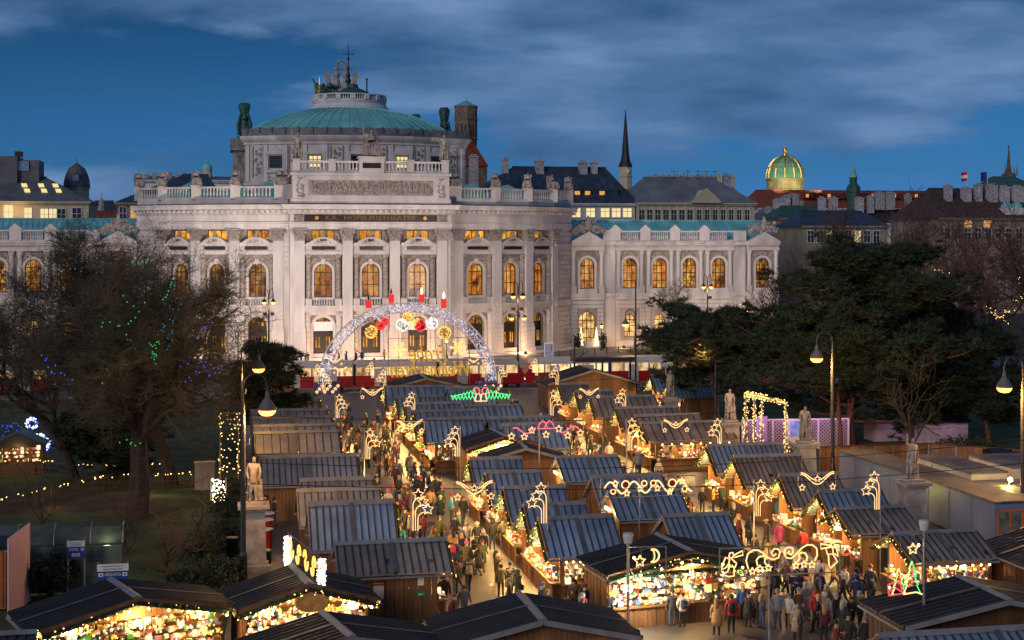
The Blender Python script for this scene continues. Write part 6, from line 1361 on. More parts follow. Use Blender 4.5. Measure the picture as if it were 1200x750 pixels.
def person_mesh(name, la, lb, ra, rb, ha, hb, ka, kb, sa, sb, seat=False, coat=1.12):
    """elbow/wrist (l,r), hip-knee-ankle offsets: poses given as joint places"""
    J = dict(pelvis=(0, .01, .96, (.155, .12)), belly=(0, .0, 1.12, (.16*coat, .125*coat)), chest=(0, 0, 1.31, (.175*coat, .125*coat)), neck=(0, .0, 1.49, .062), jaw=(0, -.02, 1.57, .075), head=(0, -.01, 1.66, .098), crown=(0, .005, 1.735, .07),
             sl=(-.19, 0, 1.42, .082), sr=(.19, 0, 1.42, .082), el=(*la, .066), wl=(*lb, .046), er=(*ra, .066), wr=(*rb, .046), hl=(-.095, .01, .88, .105), hr=(.095, .01, .88, .105), kl=(*ka, .073), al=(*kb, .05), kr=(*sa, .073), ar=(*sb, .05))
    E = [('pelvis', 'belly'), ('belly', 'chest'), ('chest', 'neck'), ('neck', 'jaw'), ('jaw', 'head'), ('head', 'crown'), ('chest', 'sl'), ('chest', 'sr'), ('sl', 'el'), ('el', 'wl'), ('sr', 'er'), ('er', 'wr'), ('pelvis', 'hl'), ('pelvis', 'hr'), ('hl', 'kl'), ('kl', 'al'), ('hr', 'kr'), ('kr', 'ar')]
    for s, e_, w_ in (('l', la, lb), ('r', ra, rb)):
        d = (Vector(w_)-Vector(e_)).normalized(); p = Vector(w_)+d*.07; q = d.orthogonal().normalized(); J['p'+s] = (*p, (.04, .025)); E.append(('w'+s, 'p'+s)); side = Vector((1, 0, 0)) if abs(d.x) < .7 else Vector((0, 1, 0)); side = (side-d*side.dot(d)).normalized(); curl = d.cross(side)
        for k in range(4): b = p+d*.03+side*(k-1.5)*.02; t = b+d*(.06+.012*(1-abs(k-1.3)))+curl*.02; J['f%s%d' % (s, k)] = (*b, .011); J['g%s%d' % (s, k)] = (*t, .008); E += [('p'+s, 'f%s%d' % (s, k)), ('f%s%d' % (s, k), 'g%s%d' % (s, k))]
        t0 = Vector(w_)+d*.035+side*(.045 if s == 'r' else -.045); t1 = t0+d*.045+side*(.02 if s == 'r' else -.02); J['t'+s] = (*t0, .012); J['u'+s] = (*t1, .009); E += [('w'+s, 't'+s), ('t'+s, 'u'+s)]
    for s in 'lr': a = J['a'+s]; J['t_'+s] = (a[0]*1.12, a[1]-.15, max(.045, a[2]-.05), (.05, .04)); J['h_'+s] = (a[0], a[1]+.04, max(.045, a[2]-.05), .045); E += [('a'+s, 'h_'+s), ('h_'+s, 't_'+s)]
    me = skin_body(name, J, E, 1)
    bm = bmesh.new(); bm.from_mesh(me)
    zone = {}
    def z_of(a, b):
        S = {a, b}
        if S & {'jaw', 'head', 'crown'}: return 1
        if a[0] in 'pfgtu' and a not in ('pelvis',) and a[:2] not in ('t_',) and len(a) <= 3 or b[0] in 'pfgu' and b != 'pelvis': return 1
        if S & {'t_l', 't_r', 'h_l', 'h_r'}: return 3
        if S & {'hl', 'hr', 'kl', 'kr', 'al', 'ar'}: return 2
        return 0
    segs = [(Vector(J[a][:3]), Vector(J[b][:3]), z_of(a, b)) for a, b in E]
    for f in bm.faces:
        c = f.calc_center_median(); best, z = 9, 0
        for a, b, q in segs:
            d = b-a; t = max(0, min(1, (c-a).dot(d)/max(1e-9, d.dot(d)))); dist = (c-a-d*t).length
            if dist < best: best, z = dist, q
        if z == 2 and c.z > .80: z = 0
        f.material_index = z; f.smooth = True
    def stick(pts, fs, mi):
        v = [bm.verts.new(p) for p in pts]
        for q in fs: f = bm.faces.new([v[i] for i in q]); f.material_index = mi
    stick([(-.014, -.098, 1.62), (.014, -.098, 1.62), (0, -.098, 1.665), (0, -.128, 1.622)], [(0, 1, 3), (1, 2, 3), (2, 0, 3)], 1)
    for s in (-1, 1):
        stick([(s*.036-.012, -.103, 1.655), (s*.036+.012, -.103, 1.655), (s*.036+.012, -.101, 1.667), (s*.036-.012, -.101, 1.667)], [(0, 1, 2, 3)], 4)
        stick([(s*.095, -.02, 1.62), (s*.112, .01, 1.63), (s*.112, .01, 1.67), (s*.095, -.02, 1.675)], [(0, 1, 2, 3)], 1)
    stick([(-.024, -.088, 1.585), (.024, -.088, 1.585), (.02, -.09, 1.593), (-.02, -.09, 1.593)], [(0, 1, 2, 3)], 4)
    bm.to_mesh(me); bm.free()
    for m in PM_: me.materials.append(m)
    return me
AL, WL = (-.27, .03, 1.15), (-.27, -.05, .91)
def mir(p): return (-p[0], p[1], p[2])
ST_L = ((-.10, -.01, .49), (-.105, .02, .09)); ST_R = ((.11, -.01, .49), (.13, .03, .09))
POSES = {
 'standing': person_mesh('person_standing', AL, WL, mir(AL), mir(WL), 0, 0, *ST_L, *ST_R),
 'pockets': person_mesh('person_pockets', (-.29, .08, 1.16), (-.21, -.07, 1.0), (.29, .08, 1.16), (.21, -.07, 1.0), 0, 0, *ST_L, *ST_R, coat=1.2),
 'walking': person_mesh('person_walking', (-.25, .12, 1.16), (-.25, .12, .93), (.25, -.05, 1.16), (.24, -.20, .97), 0, 0, (-.09, -.22, .52), (-.09, -.26, .10), (.10, .10, .50), (.10, .36, .16)),
 'strolling': person_mesh('person_strolling', (-.26, -.04, 1.16), (-.24, -.17, .96), (.25, .12, 1.16), (.26, .14, .92), 0, 0, (-.095, .06, .48), (-.10, .24, .12), (.10, -.15, .51), (.10, -.15, .09)),
 'holding': person_mesh('person_holding', (-.26, -.02, 1.16), (-.08, -.27, 1.24), (.26, -.02, 1.16), (.09, -.26, 1.22), 0, 0, *ST_L, *ST_R),
 'reaching': person_mesh('person_reaching', AL, WL, (.25, -.20, 1.27), (.20, -.46, 1.22), 0, 0, *ST_L, *ST_R)}
def hmesh(kind):
    m = MB(); c = (0, .005, 1.665)
    if kind == 'short_hair': m.lathe([(.115, -.03), (.118, .03), (.10, .085), (.05, .118), (.005, .125)], 12, (0, .018, 1.66)); m.ball((0, .07, 1.62), .075)
    elif kind == 'long_hair': m.lathe([(.118, -.02), (.12, .03), (.10, .09), (.05, .12), (.005, .127)], 12, (0, .018, 1.66)); m.tube([(0, .07, 1.68), (0, .10, 1.55), (0, .12, 1.40), (0, .13, 1.32)], [.10, .11, .10, .05], 8)
    elif kind == 'beanie': m.lathe([(.118, .0), (.124, .03), (.122, .045), (.112, .06), (.10, .11), (.05, .155), (.005, .165)], 14, (0, .012, 1.66))
    elif kind == 'bobble_hat': m.lathe([(.118, .0), (.126, .03), (.122, .045), (.112, .06), (.10, .12), (.05, .165), (.02, .175)], 14, (0, .012, 1.66)); m.ball((0, .012, 1.87), .05)
    elif kind == 'cap': m.lathe([(.116, .02), (.118, .05), (.10, .10), (.04, .125), (.005, .127)], 12, (0, .012, 1.66)); m.prism([(-.09, 1.69), (.09, 1.69), (.08, 1.705), (-.08, 1.705)], -.2, -.07)
    elif kind == 'hood': m.lathe([(.11, -.16), (.145, -.08), (.142, .03), (.115, .10), (.05, .14), (.005, .145)], 14, (0, .05, 1.66)); m.tube([(-.1, -.03, 1.5), (0, -.08, 1.47), (.1, -.03, 1.5)], .05, 6)
    elif kind == 'backpack': m.lathe([(.12, 0), (.16, .05), (.165, .25), (.14, .40), (.06, .45)], 10, (0, .22, .98), sx=1, sy=.62); m.tube([(-.12, .12, 1.38), (-.13, .0, 1.47), (-.12, -.16, 1.38), (-.13, -.16, 1.12)], .022, 4); m.tube([(.12, .12, 1.38), (.13, .0, 1.47), (.12, -.16, 1.38), (.13, -.16, 1.12)], .022, 4); m.box(-.1, .1, .30, .35, 1.02, 1.2)
    elif kind == 'shoulder_bag': m.lathe([(.08, 0), (.14, .04), (.15, .2), (.10, .26)], 8, (.30, .02, .78), sx=.5, sy=1); m.tube([(.28, .0, 1.0), (.22, .02, 1.5), (0, .12, 1.42), (-.05, .14, 1.3)], .014, 4)
    elif kind == 'scarf': m.lathe([(.10, 0), (.125, .03), (.12, .08), (.085, .10)], 12, (0, .0, 1.45)); m.tube([(.05, -.11, 1.48), (.06, -.18, 1.35), (.06, -.185, 1.15)], [.04, .045, .04], 5)
    elif kind == 'coat_skirt':
        for k in range(1): m.lathe([(.215, .62), (.235, .45), (.25, .25), (.262, .0), (.24, .0)], 16, (0, .01, .50), sx=1, sy=.80)
    elif kind == 'mug': m.lathe([(.035, 0), (.042, .1), (.036, .1), (.03, .02)], 8, (.0, -.33, 1.24))
    return m.mesh(kind, COAT, smooth=True)
HM = {k: hmesh(k) for k in ('short_hair', 'long_hair', 'beanie', 'bobble_hat', 'cap', 'hood', 'backpack', 'shoulder_bag', 'scarf', 'coat_skirt', 'mug')}
CC = {'black': (.012, .012, .014), 'navy': (.015, .025, .07), 'charcoal': (.04, .04, .045), 'dark green': (.03, .055, .03), 'brown': (.08, .045, .025), 'beige': (.36, .26, .17), 'grey': (.16, .16, .165), 'red': (.36, .015, .02), 'maroon': (.11, .012, .025), 'cream': (.55, .48, .40), 'olive': (.09, .085, .03), 'blue': (.03, .10, .36), 'mustard': (.48, .26, .03), 'pink': (.50, .07, .18), 'camel': (.40, .21, .08), 'teal': (.02, .20, .26), 'purple': (.11, .03, .16)}
CW = ['black']*18+['navy']*10+['charcoal']*12+['dark green']*4+['brown']*7+['beige']*2+['grey']*4+['red']*2+['maroon']*3+['cream']*2+['olive']*5+['blue']*2+['mustard', 'pink', 'camel', 'camel', 'teal', 'purple']
HAIRC = {'dark': (.012, .008, .006), 'brown': (.05, .025, .012), 'blond': (.32, .19, .07), 'grey': (.30, .29, .28), 'auburn': (.12, .035, .012)}
HATC = ['black', 'grey', 'red', 'navy', 'cream', 'charcoal', 'maroon', 'mustard', 'pink', 'blue']
USED = {}; PR = random.Random(99); PSPOTS = []
def zone_name(x, y):
    if y > 205: return 'on the theatre forecourt'
    if y > 140: return 'by the light arch'
    if x < 5: return 'near left pedestal'
    if x > 41: return 'by the purple lattice'
    if y < 69 and x > 16: return 'before bright corner stall' if x < 25.5 else 'in the near crowd at right'
    if x < 16.3: return 'in %s main aisle' % ('near' if y < 84 else 'middle' if y < 104 else 'far')
    if x > 26.4: return 'in %s right aisle' % ('near' if y < 84 else 'middle' if y < 104 else 'far')
    return 'in the gap between centre rows'
def person(x, y, rz, pose=None, coat=None, head=None, hc=None, extra=None, exc=None, garment=None, where=None, scale=None):
    fixed = coat is not None
    for k in range(80):
        cc = coat or PR.choice(CW); g = garment or PR.choice(('parka', 'puffer jacket', 'wool coat', 'long coat', 'jacket', 'anorak')); po = pose or PR.choice(('standing', 'pockets', 'walking', 'walking', 'strolling', 'strolling', 'holding', 'reaching'))
        hd = head or PR.choice(('short_hair', 'short_hair', 'long_hair', 'long_hair', 'beanie', 'beanie', 'beanie', 'bobble_hat', 'cap', 'hood')); hk = hc or (cc if hd == 'hood' else PR.choice(list(HAIRC)) if 'hair' in hd else PR.choice(HATC))
        ex = extra if extra is not None else PR.choice((None, None, None, 'backpack', 'shoulder_bag', 'scarf')); ec = exc or PR.choice(HATC)
        z = where or zone_name(x, y)
        lab = 'person in %s %s%s%s, %s %s' % (cc, g, ' with hood up' if hd == 'hood' else ', %s %s' % (hk, hd.replace('_', ' ')), '' if not ex else ', %s %s' % (ec, ex.replace('_', ' ')), {'pockets': 'hands in pockets', 'holding': 'holding a mug'}.get(po, po), z)
        if lab not in USED: break
        if fixed and k > 40: break
    ws = lab.split()
    if len(ws) > 16: lab = lab.replace(' hands in pockets', '').replace(' holding a mug', ' with mug').replace(' with hood up', ', hooded')
    if len(lab.split()) > 16: lab = lab.replace('in near main aisle', 'near main aisle').replace('in the near crowd at right', 'in near right crowd').replace('in the gap between centre rows', 'between centre rows')
    if len(lab.split()) > 16: lab = lab.replace('before bright corner stall', 'at corner stall').replace(', standing', '').replace(' hair', '-haired')
    if len(lab.split()) > 16: lab = ' '.join(lab.split()[:16])
    USED[lab] = 1
    o = put('person', POSES[po], None, (x, y, .006), rz); tag(o, lab, 'person', 'people at the market'); s = scale or PR.uniform(.92, 1.06); o.scale = (s*PR.uniform(.96, 1.08), s*PR.uniform(.96, 1.08), s)
    v = PR.uniform(.8, 1.25); o.color = (*[min(.8, c*v) for c in CC[cc]], 1)
    h = put(hd, HM[hd], o); h.color = (*(HAIRC[hk] if 'hair' in hd else CC[hk]), 1)
    if ex: e = put(ex, HM[ex], o); e.color = (*CC[ec], 1)
    if g == 'long coat' or (g == 'wool coat' and po not in ('walking',)): e = put('coat_skirt', HM['coat_skirt'], o); e.color = o.color
    if po == 'holding': e = put('mug', HM['mug'], o); e.color = (.4, .03, .03, 1)
    PSPOTS.append((x, y)); return o
def scatter(n, x0, x1, y0, y1, face=None, mind=.55):
    k = 0; tries = 0
    while k < n and tries < n*60:
        tries += 1; x, y = PR.uniform(x0, x1), PR.uniform(y0, y1)
        if any((x-a)**2+(y-b)**2 < mind*mind for a, b in PSPOTS): continue
        rz = PR.uniform(0, 2*pi) if face is None else PR.choice(face)+PR.gauss(0, .5); person(x, y, rz); k += 1
def at(px, py): p = gp(px, py); return p.x, p.y
# people one can pick out
for px, py, a in ((788, 734, dict(rz=pi, pose='standing', coat='charcoal', head='bobble_hat', hc='black', garment='jacket', extra='')), (800, 735, dict(rz=pi, pose='pockets', coat='cream', head='short_hair', hc='brown', garment='jacket', extra='backpack', exc='navy')), (829, 727, dict(rz=pi, pose='standing', coat='grey', head='beanie', hc='cream', garment='jacket', extra='backpack', exc='charcoal')),
 (840, 745, dict(rz=2.6, pose='standing', coat='camel', head='long_hair', hc='blond', garment='long coat', extra='')), (857, 742, dict(rz=2.9, pose='standing', coat='red', head='short_hair', hc='brown', garment='puffer jacket', extra='backpack', exc='black')), (877, 735, dict(rz=2.4, pose='pockets', coat='black', head='beanie', hc='black', garment='wool coat', extra='')), (870, 726, dict(rz=pi, pose='standing', coat='blue', head='long_hair', hc='blond', garment='jacket', extra='')),
 (893, 737, dict(rz=1.8, pose='pockets', coat='navy', head='long_hair', hc='blond', garment='parka', extra='')), (886, 731, dict(rz=2.4, pose='standing', coat='charcoal', head='cap', hc='black', garment='jacket', extra='')), (911, 737, dict(rz=-.3, pose='pockets', coat='grey', head='beanie', hc='grey', garment='puffer jacket', extra='shoulder_bag', exc='camel' if 'camel' in HATC else 'mustard')), (924, 737, dict(rz=-.4, pose='pockets', coat='cream', head='cap', hc='grey', garment='jacket', extra='')),
 (944, 728, dict(rz=.3, pose='standing', coat='grey', head='short_hair', hc='grey', garment='wool coat', extra='')), (936, 732, dict(rz=.2, pose='pockets', coat='brown', head='beanie', hc='grey', garment='parka', extra='')), (956, 738, dict(rz=.1, pose='standing', coat='red', head='hood', garment='parka', extra='')), (966, 737, dict(rz=2.9, pose='standing', coat='cream', head='hood', garment='parka', extra='')), (980, 741, dict(rz=.6, pose='strolling', coat='black', head='short_hair', hc='grey', garment='jacket', extra='')), (998, 742, dict(rz=2.9, pose='walking', coat='black', head='cap', hc='black', garment='jacket', extra='')), (1004, 719, dict(rz=3.0, pose='walking', coat='navy', head='short_hair', hc='dark', garment='jacket', extra='')), (934, 752, dict(rz=2.5, pose='standing', coat='beige', head='short_hair', hc='grey', garment='long coat', extra='')), (1003, 705, dict(rz=pi, pose='walking', coat='blue', head='short_hair', hc='dark', garment='anorak', extra='')), (1020, 705, dict(rz=2.8, pose='standing', coat='charcoal', head='beanie', hc='maroon', garment='long coat', extra='')),
 (531, 655, dict(rz=pi, pose='walking', coat='camel', head='long_hair', hc='dark', garment='long coat', extra='shoulder_bag', exc='cream')), (539, 652, dict(rz=.5, pose='walking', coat='black', head='cap', hc='black', garment='jacket', extra='')), (547, 645, dict(rz=.2, pose='strolling', coat='cream', head='short_hair', hc='grey', garment='jacket', extra='')), (559, 647, dict(rz=.2, pose='walking', coat='black', head='beanie', hc='cream', garment='wool coat', extra='')), (577, 645, dict(rz=pi, pose='standing', coat='black', head='hood', garment='parka', extra='')), (589, 645, dict(rz=pi, pose='walking', coat='olive', head='beanie', hc='black', garment='parka', extra='backpack', exc='charcoal')), (582, 683, dict(rz=.9, pose='holding', coat='black', head='long_hair', hc='dark', garment='jacket', extra='shoulder_bag', exc='mustard')), (587, 700, dict(rz=pi, pose='standing', coat='olive', head='short_hair', hc='dark', garment='parka', extra='')), (641, 693, dict(rz=1.4, pose='standing', coat='olive', head='short_hair', hc='dark', garment='parka', extra='')), (598, 697, dict(rz=2.8, pose='standing', coat='navy', head='beanie', hc='navy', garment='long coat', extra='')), (549, 696, dict(rz=pi, pose='walking', coat='black', head='short_hair', hc='brown', garment='jacket', extra='backpack', exc='grey')), (534, 698, dict(rz=pi, pose='walking', coat='charcoal', head='short_hair', hc='brown', garment='jacket', extra='backpack', exc='black')), (504, 604, dict(rz=pi, pose='walking', coat='camel', head='short_hair', hc='brown', garment='jacket', extra='')), (516, 612, dict(rz=2.9, pose='walking', coat='dark green', head='beanie', hc='cream', garment='long coat', extra='')), (543, 615, dict(rz=.1, pose='walking', coat='black', head='long_hair', hc='auburn', garment='parka', extra='shoulder_bag', exc='charcoal')), (516, 639, dict(rz=pi, pose='walking', coat='olive', head='beanie', hc='grey', garment='parka', extra='')), (496, 637, dict(rz=pi, pose='walking', coat='maroon', head='short_hair', hc='dark', garment='jacket', extra='')), (468, 610, dict(rz=.1, pose='walking', coat='maroon', head='short_hair', hc='grey', garment='jacket', extra='')), (475, 630, dict(rz=.2, pose='strolling', coat='charcoal', head='beanie', hc='black', garment='parka', extra='')), (520, 718, dict(rz=pi, pose='walking', coat='black', head='short_hair', hc='brown', garment='parka', extra='')), (544, 728, dict(rz=.3, pose='walking', coat='charcoal', head='short_hair', hc='brown', garment='jacket', extra='')), (518, 690, dict(rz=.2, pose='walking', coat='pink', head='short_hair', hc='brown', garment='jacket', extra='')), (454, 727, dict(rz=1.2, pose='standing', coat='black', head='hood', garment='parka', extra='backpack', exc='black')), (322, 616, dict(rz=1.6, pose='pockets', coat='black', head='short_hair', hc='dark', garment='jacket', extra='')), (311, 612, dict(rz=-1.6, pose='standing', coat='charcoal', head='short_hair', hc='brown', garment='jacket', extra='')), (836, 599, dict(rz=1.0, pose='holding', coat='mustard', head='short_hair', hc='dark', garment='jacket', extra='')), (846, 598, dict(rz=-1.0, pose='standing', coat='dark green', head='beanie', hc='red', garment='jacket', extra='')), (855, 592, dict(rz=2.6, pose='standing', coat='red', head='short_hair', hc='brown', garment='parka', extra='')), (913, 617, dict(rz=2.2, pose='standing', coat='teal', head='short_hair', hc='brown', garment='anorak', extra='')), (941, 654, dict(rz=pi, pose='walking', coat='red', head='short_hair', hc='dark', garment='puffer jacket', extra='')), (979, 634, dict(rz=1.5, pose='reaching', coat='red', head='short_hair', hc='dark', garment='jacket', extra='')), (747, 557, dict(rz=pi, pose='standing', coat='grey', head='hood', garment='parka', extra='')), (1011, 675, dict(rz=2.9, pose='standing', coat='brown', head='bobble_hat', hc='cream', garment='long coat', extra='shoulder_bag', exc='cream'))):
    x, y = at(px, py); person(x, y, **a)
# the crowd
scatter(60, 9.9, 15.6, 98, 132, mind=.45); scatter(34, 10.0, 15.4, 76, 98); scatter(8, 10.2, 15.0, 62, 76)
scatter(64, 27.1, 32.6, 76, 128, mind=.5); scatter(26, 26.8, 33.0, 62, 77); scatter(16, 24.5, 32.5, 57.5, 63); scatter(10, 15.2, 18.4, 62, 68); scatter(14, 20.5, 27.5, 101.5, 106, mind=.5)
scatter(12, 10, 16, 132, 152); scatter(10, 26.8, 33, 130, 152); scatter(6, 17, 31, 156, 167); scatter(9, 8, 26, 213, 217); scatter(5, 42.5, 46, 104, 110)
# person-borne extras near the camera
x, y = at(562, 650); t = thing('pushchair', 'grey pushchair with red bag pushed along main aisle', 'pushchair', (x-.3, y-.5, .006)); m = MB(); m.prism([(-.22, .45), (.22, .45), (.25, .75), (-.25, .75)], -.35, .25); m.lathe([(.26, .72), (.24, .9), (.1, 1.0)], 10, (0, .1, 0)); m.build('seat', MAT['charcoal_cloth'] if 'charcoal_cloth' in MAT else mat('charcoal_cloth', (.05, .05, .055), .8), t); m = MB(); [m.tube([(s*.24, -.35, .15), (s*.24, .1, .55), (s*.24, .5, 1.05)], .018, 4) for s in (-1, 1)]; m.tube([(-.24, .5, 1.05), (.24, .5, 1.05)], .02, 4); m.build('frame', STEEL, t)
for s in (-1, 1):
    for q in (-.38, .22): m = MB(); m.lathe([(.14, -.03), (.14, .03)], 12, M=Matrix.Translation((s*.27, q, .14))@Matrix.Rotation(pi/2, 4, 'Y')); m.build('wheel', IRON, t)
m = MB(); m.lathe([(.1, 0), (.14, .25), (.08, .32)], 8, (.3, .3, .5)); m.build('red_bag', MAT['red_cloth'] if 'red_cloth' in MAT else mat('red_cloth', (.32, .015, .02), .7), t)
# ================================================================ TREES
BARK = mat('tree_bark', (.052, .036, .026), .9, var=.35, scale=2, bump=.5)
TWIG = mat('bare_twigs', (.088, .074, .044), .9, var=.3, scale=.4)
TWIGR = mat('reddish_bare_twigs', (.11, .058, .044), .9, var=.3, scale=.2)
PINEB = mat('pine_bark', (.16, .075, .035), .9, var=.35, scale=3, bump=.5)
NEEDLE = mat('pine_needles', (.022, .038, .018), .75, var=.45, scale=.9, col2=(.010, .019, .010))
SHRUB = mat('shrub_leaves', (.035, .050, .018), .7, var=.5, scale=2)
def tri_mesh(name, T, m):
    n = len(T); me = bpy.data.meshes.new(name); me.vertices.add(n*3); me.vertices.foreach_set('co', np.asarray(T, np.float32).reshape(-1))
    me.loops.add(n*3); me.loops.foreach_set('vertex_index', np.arange(n*3, dtype=np.int32)); me.polygons.add(n)
    me.polygons.foreach_set('loop_start', np.arange(0, n*3, 3, dtype=np.int32)); me.update(calc_edges=True); me.materials.append(m); return me
def twigs_mesh(name, S, m):
    """S rows: x0 y0 z0 x1 y1 z1 r0 r1 -> three-sided tapered twigs"""
    S = np.asarray(S); p0, p1, r0, r1 = S[:, :3], S[:, 3:6], S[:, 6:7], S[:, 7:8]; d = p1-p0; d /= np.linalg.norm(d, axis=1, keepdims=True)+1e-9
    a = np.cross(d, np.array([.3, .5, .81])); a /= np.linalg.norm(a, axis=1, keepdims=True)+1e-9; b = np.cross(d, a); T = []
    ring = [(cos(2*pi*k/3), sin(2*pi*k/3)) for k in range(3)]
    lo = [p0+(a*c+b*s)*r0 for c, s in ring]; hi = [p1+(a*c+b*s)*r1 for c, s in ring]
    for k in range(3): j = (k+1) % 3; T.append(np.stack([lo[k], lo[j], hi[j]], 1)); T.append(np.stack([lo[k], hi[j], hi[k]], 1))
    return tri_mesh(name, np.concatenate(T), m)
def bare_tree(label, base, h, spread, seed, dens=1.0, twig=None, trunk_r=.5, fork=.22, lean=(0, 0), levels=4, name='bare_tree', group=None, nlimb=6, up=.35, tw=1.0, rmin=.012):
    r = random.Random(seed); base = Vector(base); t = thing(name, label, 'tree', base, 0, group); tm = MB(); S = []
    def branch(p, d, ln, rad, lev):
        k = 5 if lev < 2 else 3; pts = [p.copy()]; q = p.copy(); dd = d.copy(); w = (.16, .28, .36, .42, .5)[min(lev, 4)]
        for i in range(k):
            dd = (dd+Vector((r.gauss(0, w), r.gauss(0, w), r.gauss(0, w)*.8+up*.12))).normalized(); q = q+dd*ln/k; pts.append(q.copy())
        rs = [rad*(1-.62*i/k) for i in range(k+1)]
        if lev <= 1 or (lev == 2 and rad > .06): tm.tube(pts, rs, 7 if lev == 0 else 5)
        else:
            for i in range(k): S.append((*pts[i], *pts[i+1], rs[i]*tw, rs[i+1]*tw))
        if lev >= levels: return
        n = int((nlimb, 6, 6, 7, 6)[min(lev, 4)]*(1 if lev == 0 else dens)+.5)
        for j in range(n):
            f = (fork+(1-fork)*(j+.6)/n) if lev == 0 else r.uniform(.25, 1); f = min(.999, f); i = int(f*k); pp = pts[i].lerp(pts[i+1], f*k-i); dl = (pts[i+1]-pts[i]).normalized()
            a = r.uniform(0, 2*pi)+j*2.4; sd = Vector((cos(a), sin(a), 0)); sd = (sd-dl*sd.dot(dl)).normalized(); ang = r.uniform(.55, 1.15) if lev else r.uniform(.5, 1.05)
            nd_ = (dl*cos(ang)+sd*sin(ang)+Vector((0, 0, up*.5))).normalized()
            l2 = ln*r.uniform(.45, .72) if lev else spread*r.uniform(.75, 1.15)*(1-.25*f)
            branch(pp, nd_, l2, max(rmin, rs[min(i, k-1)]*r.uniform(.42, .62)), lev+1)
    branch(Vector((0, 0, -.2)), Vector((lean[0], lean[1], 1)).normalized(), h*.62, trunk_r, 0)
    tm.build('trunk', BARK, t); put('crown', twigs_mesh('crown', S, twig or TWIG), t); return t
def pine(label, base, h, crown, seed, z0=.35, lean=(0, 0), nlimb=22, clumps=14, forked=False):
    r = random.Random(seed); nr = np.random.default_rng(seed); base = Vector(base); t = thing('pine_tree', label, 'tree', base); tm = MB(); C = []
    pts = []; q = Vector((0, 0, -.2)); d = Vector((lean[0], lean[1], 1)).normalized()
    for i in range(9): pts.append(q.copy()); d = (d+Vector((r.gauss(0, .08), r.gauss(0, .08), .15))).normalized(); q = q+d*h*.98/8
    tm.tube(pts, [.42*(1-.8*i/8)*h/17 for i in range(9)], 8)
    for j in range(nlimb):
        f = z0+(1-z0)*(j+.5)/nlimb; i = int(f*8*.999); p = pts[i].lerp(pts[i+1], f*8-i); a = j*2.4+r.uniform(-.5, .5)
        prof = sin(min(1, (f-z0)/(1-z0)*1.0+.22)*pi*.86)**.7; ln = crown*max(.22, prof)*r.uniform(.75, 1.2); dd = Vector((cos(a), sin(a), r.uniform(-.05, .35))).normalized(); k = 5; lp_ = [p]; qq = p.copy()
        for s in range(k): dd = (dd+Vector((r.gauss(0, .15), r.gauss(0, .15), r.gauss(.05, .1)))).normalized(); qq = qq+dd*ln/k; lp_.append(qq.copy())
        tm.tube(lp_, [.15*(1-.8*s/k)*h/17 for s in range(k+1)], 5)
        for s in range(clumps):
            g = r.uniform(.30, 1.03); s_ = min(k-1, int(g*k)); c = lp_[s_].lerp(lp_[s_+1], min(1.2, g*k-s_)); off = Vector((r.gauss(0, .15), r.gauss(0, .15), r.gauss(.06, .055)))*ln
            e = c+off; tm.tube([c, c.lerp(e, .5)+Vector((0, 0, -.1)), e], [.045, .035, .02], 3, cap=False)
            for _ in range(8): C.append(e+Vector((r.gauss(0, .5), r.gauss(0, .5), r.gauss(.05, .32))))
    tm.build('trunk', PINEB, t); C = np.array([tuple(c) for c in C]); K = 40; n = len(C); sz = nr.uniform(.4, .85, (n, 1, 1))
    D = nr.normal(0, 1, (n, K, 3)); D[:, :, 2] = np.abs(D[:, :, 2])*.8-.25; D /= np.linalg.norm(D, axis=2, keepdims=True); st = C[:, None, :]+D*sz*.15; en = C[:, None, :]+D*sz*nr.uniform(.7, 1.15, (n, K, 1))
    sd = np.cross(D, nr.normal(0, 1, (n, K, 3))); sd /= np.linalg.norm(sd, axis=2, keepdims=True)+1e-9; wd = .045
    T = np.stack([st-sd*wd, st+sd*wd, en], 2).reshape(-1, 3, 3); put('crown', tri_mesh('crown', T, NEEDLE), t); return t
def bush(label, p, rad, h, seed, n=260, m=None, name='bush', cat='bush'):
    nr = np.random.default_rng(seed); t = thing(name, label, cat, p); tm = MB(); rr = random.Random(seed)
    for k in range(9): a = rr.uniform(0, 6.3); tm.tube([(0, 0, 0), (rad*.3*cos(a), rad*.3*sin(a), h*.5), (rad*.7*cos(a), rad*.7*sin(a), h*.9)], [.05, .03, .01], 4)
    tm.build('stem', BARK, t); C = nr.normal(0, 1, (n, 3)); C /= np.linalg.norm(C, axis=1, keepdims=True); C *= nr.uniform(.3, 1, (n, 1))**.6; C[:, 0] *= rad; C[:, 1] *= rad; C[:, 2] = h*.55+C[:, 2]*h*.45
    C = np.repeat(C, 8, 0)+nr.normal(0, .1, (n*8, 3)); A = nr.normal(0, .09, (n*8, 3)); B = nr.normal(0, .09, (n*8, 3)); put('foliage', tri_mesh('foliage', np.stack([C, C+A, C+B], 1), m or SHRUB), t); return t
G = gp
bare_tree('huge spreading bare tree in left park, its twigs veiling the theatre', G(160, 608), 19.5, 8.8, 21, 1.22, trunk_r=.75, fork=.16, nlimb=10, levels=5, up=.25, lean=(-.05, 0), tw=1.0, rmin=.011)
bare_tree('second bare park tree with lyre shaped fork near the left arc lamps', G(203, 570), 24, 8.2, 33, 1.1, trunk_r=.5, fork=.3, nlimb=9, levels=5, up=.42, lean=(-.05, 0), tw=1.0, rmin=.011)
bare_tree('bare park tree with pale limbs at left edge before the left wing', G(88, 560), 17, 8.0, 35, 1.0, trunk_r=.45, fork=.25, nlimb=8, levels=5, up=.35, lean=(-.1, 0), tw=1.0)
bare_tree('thin bare sapling at far left front of the lawn', G(45, 648), 7, 2.6, 41, .8, trunk_r=.13, nlimb=6, levels=3, tw=1.2)
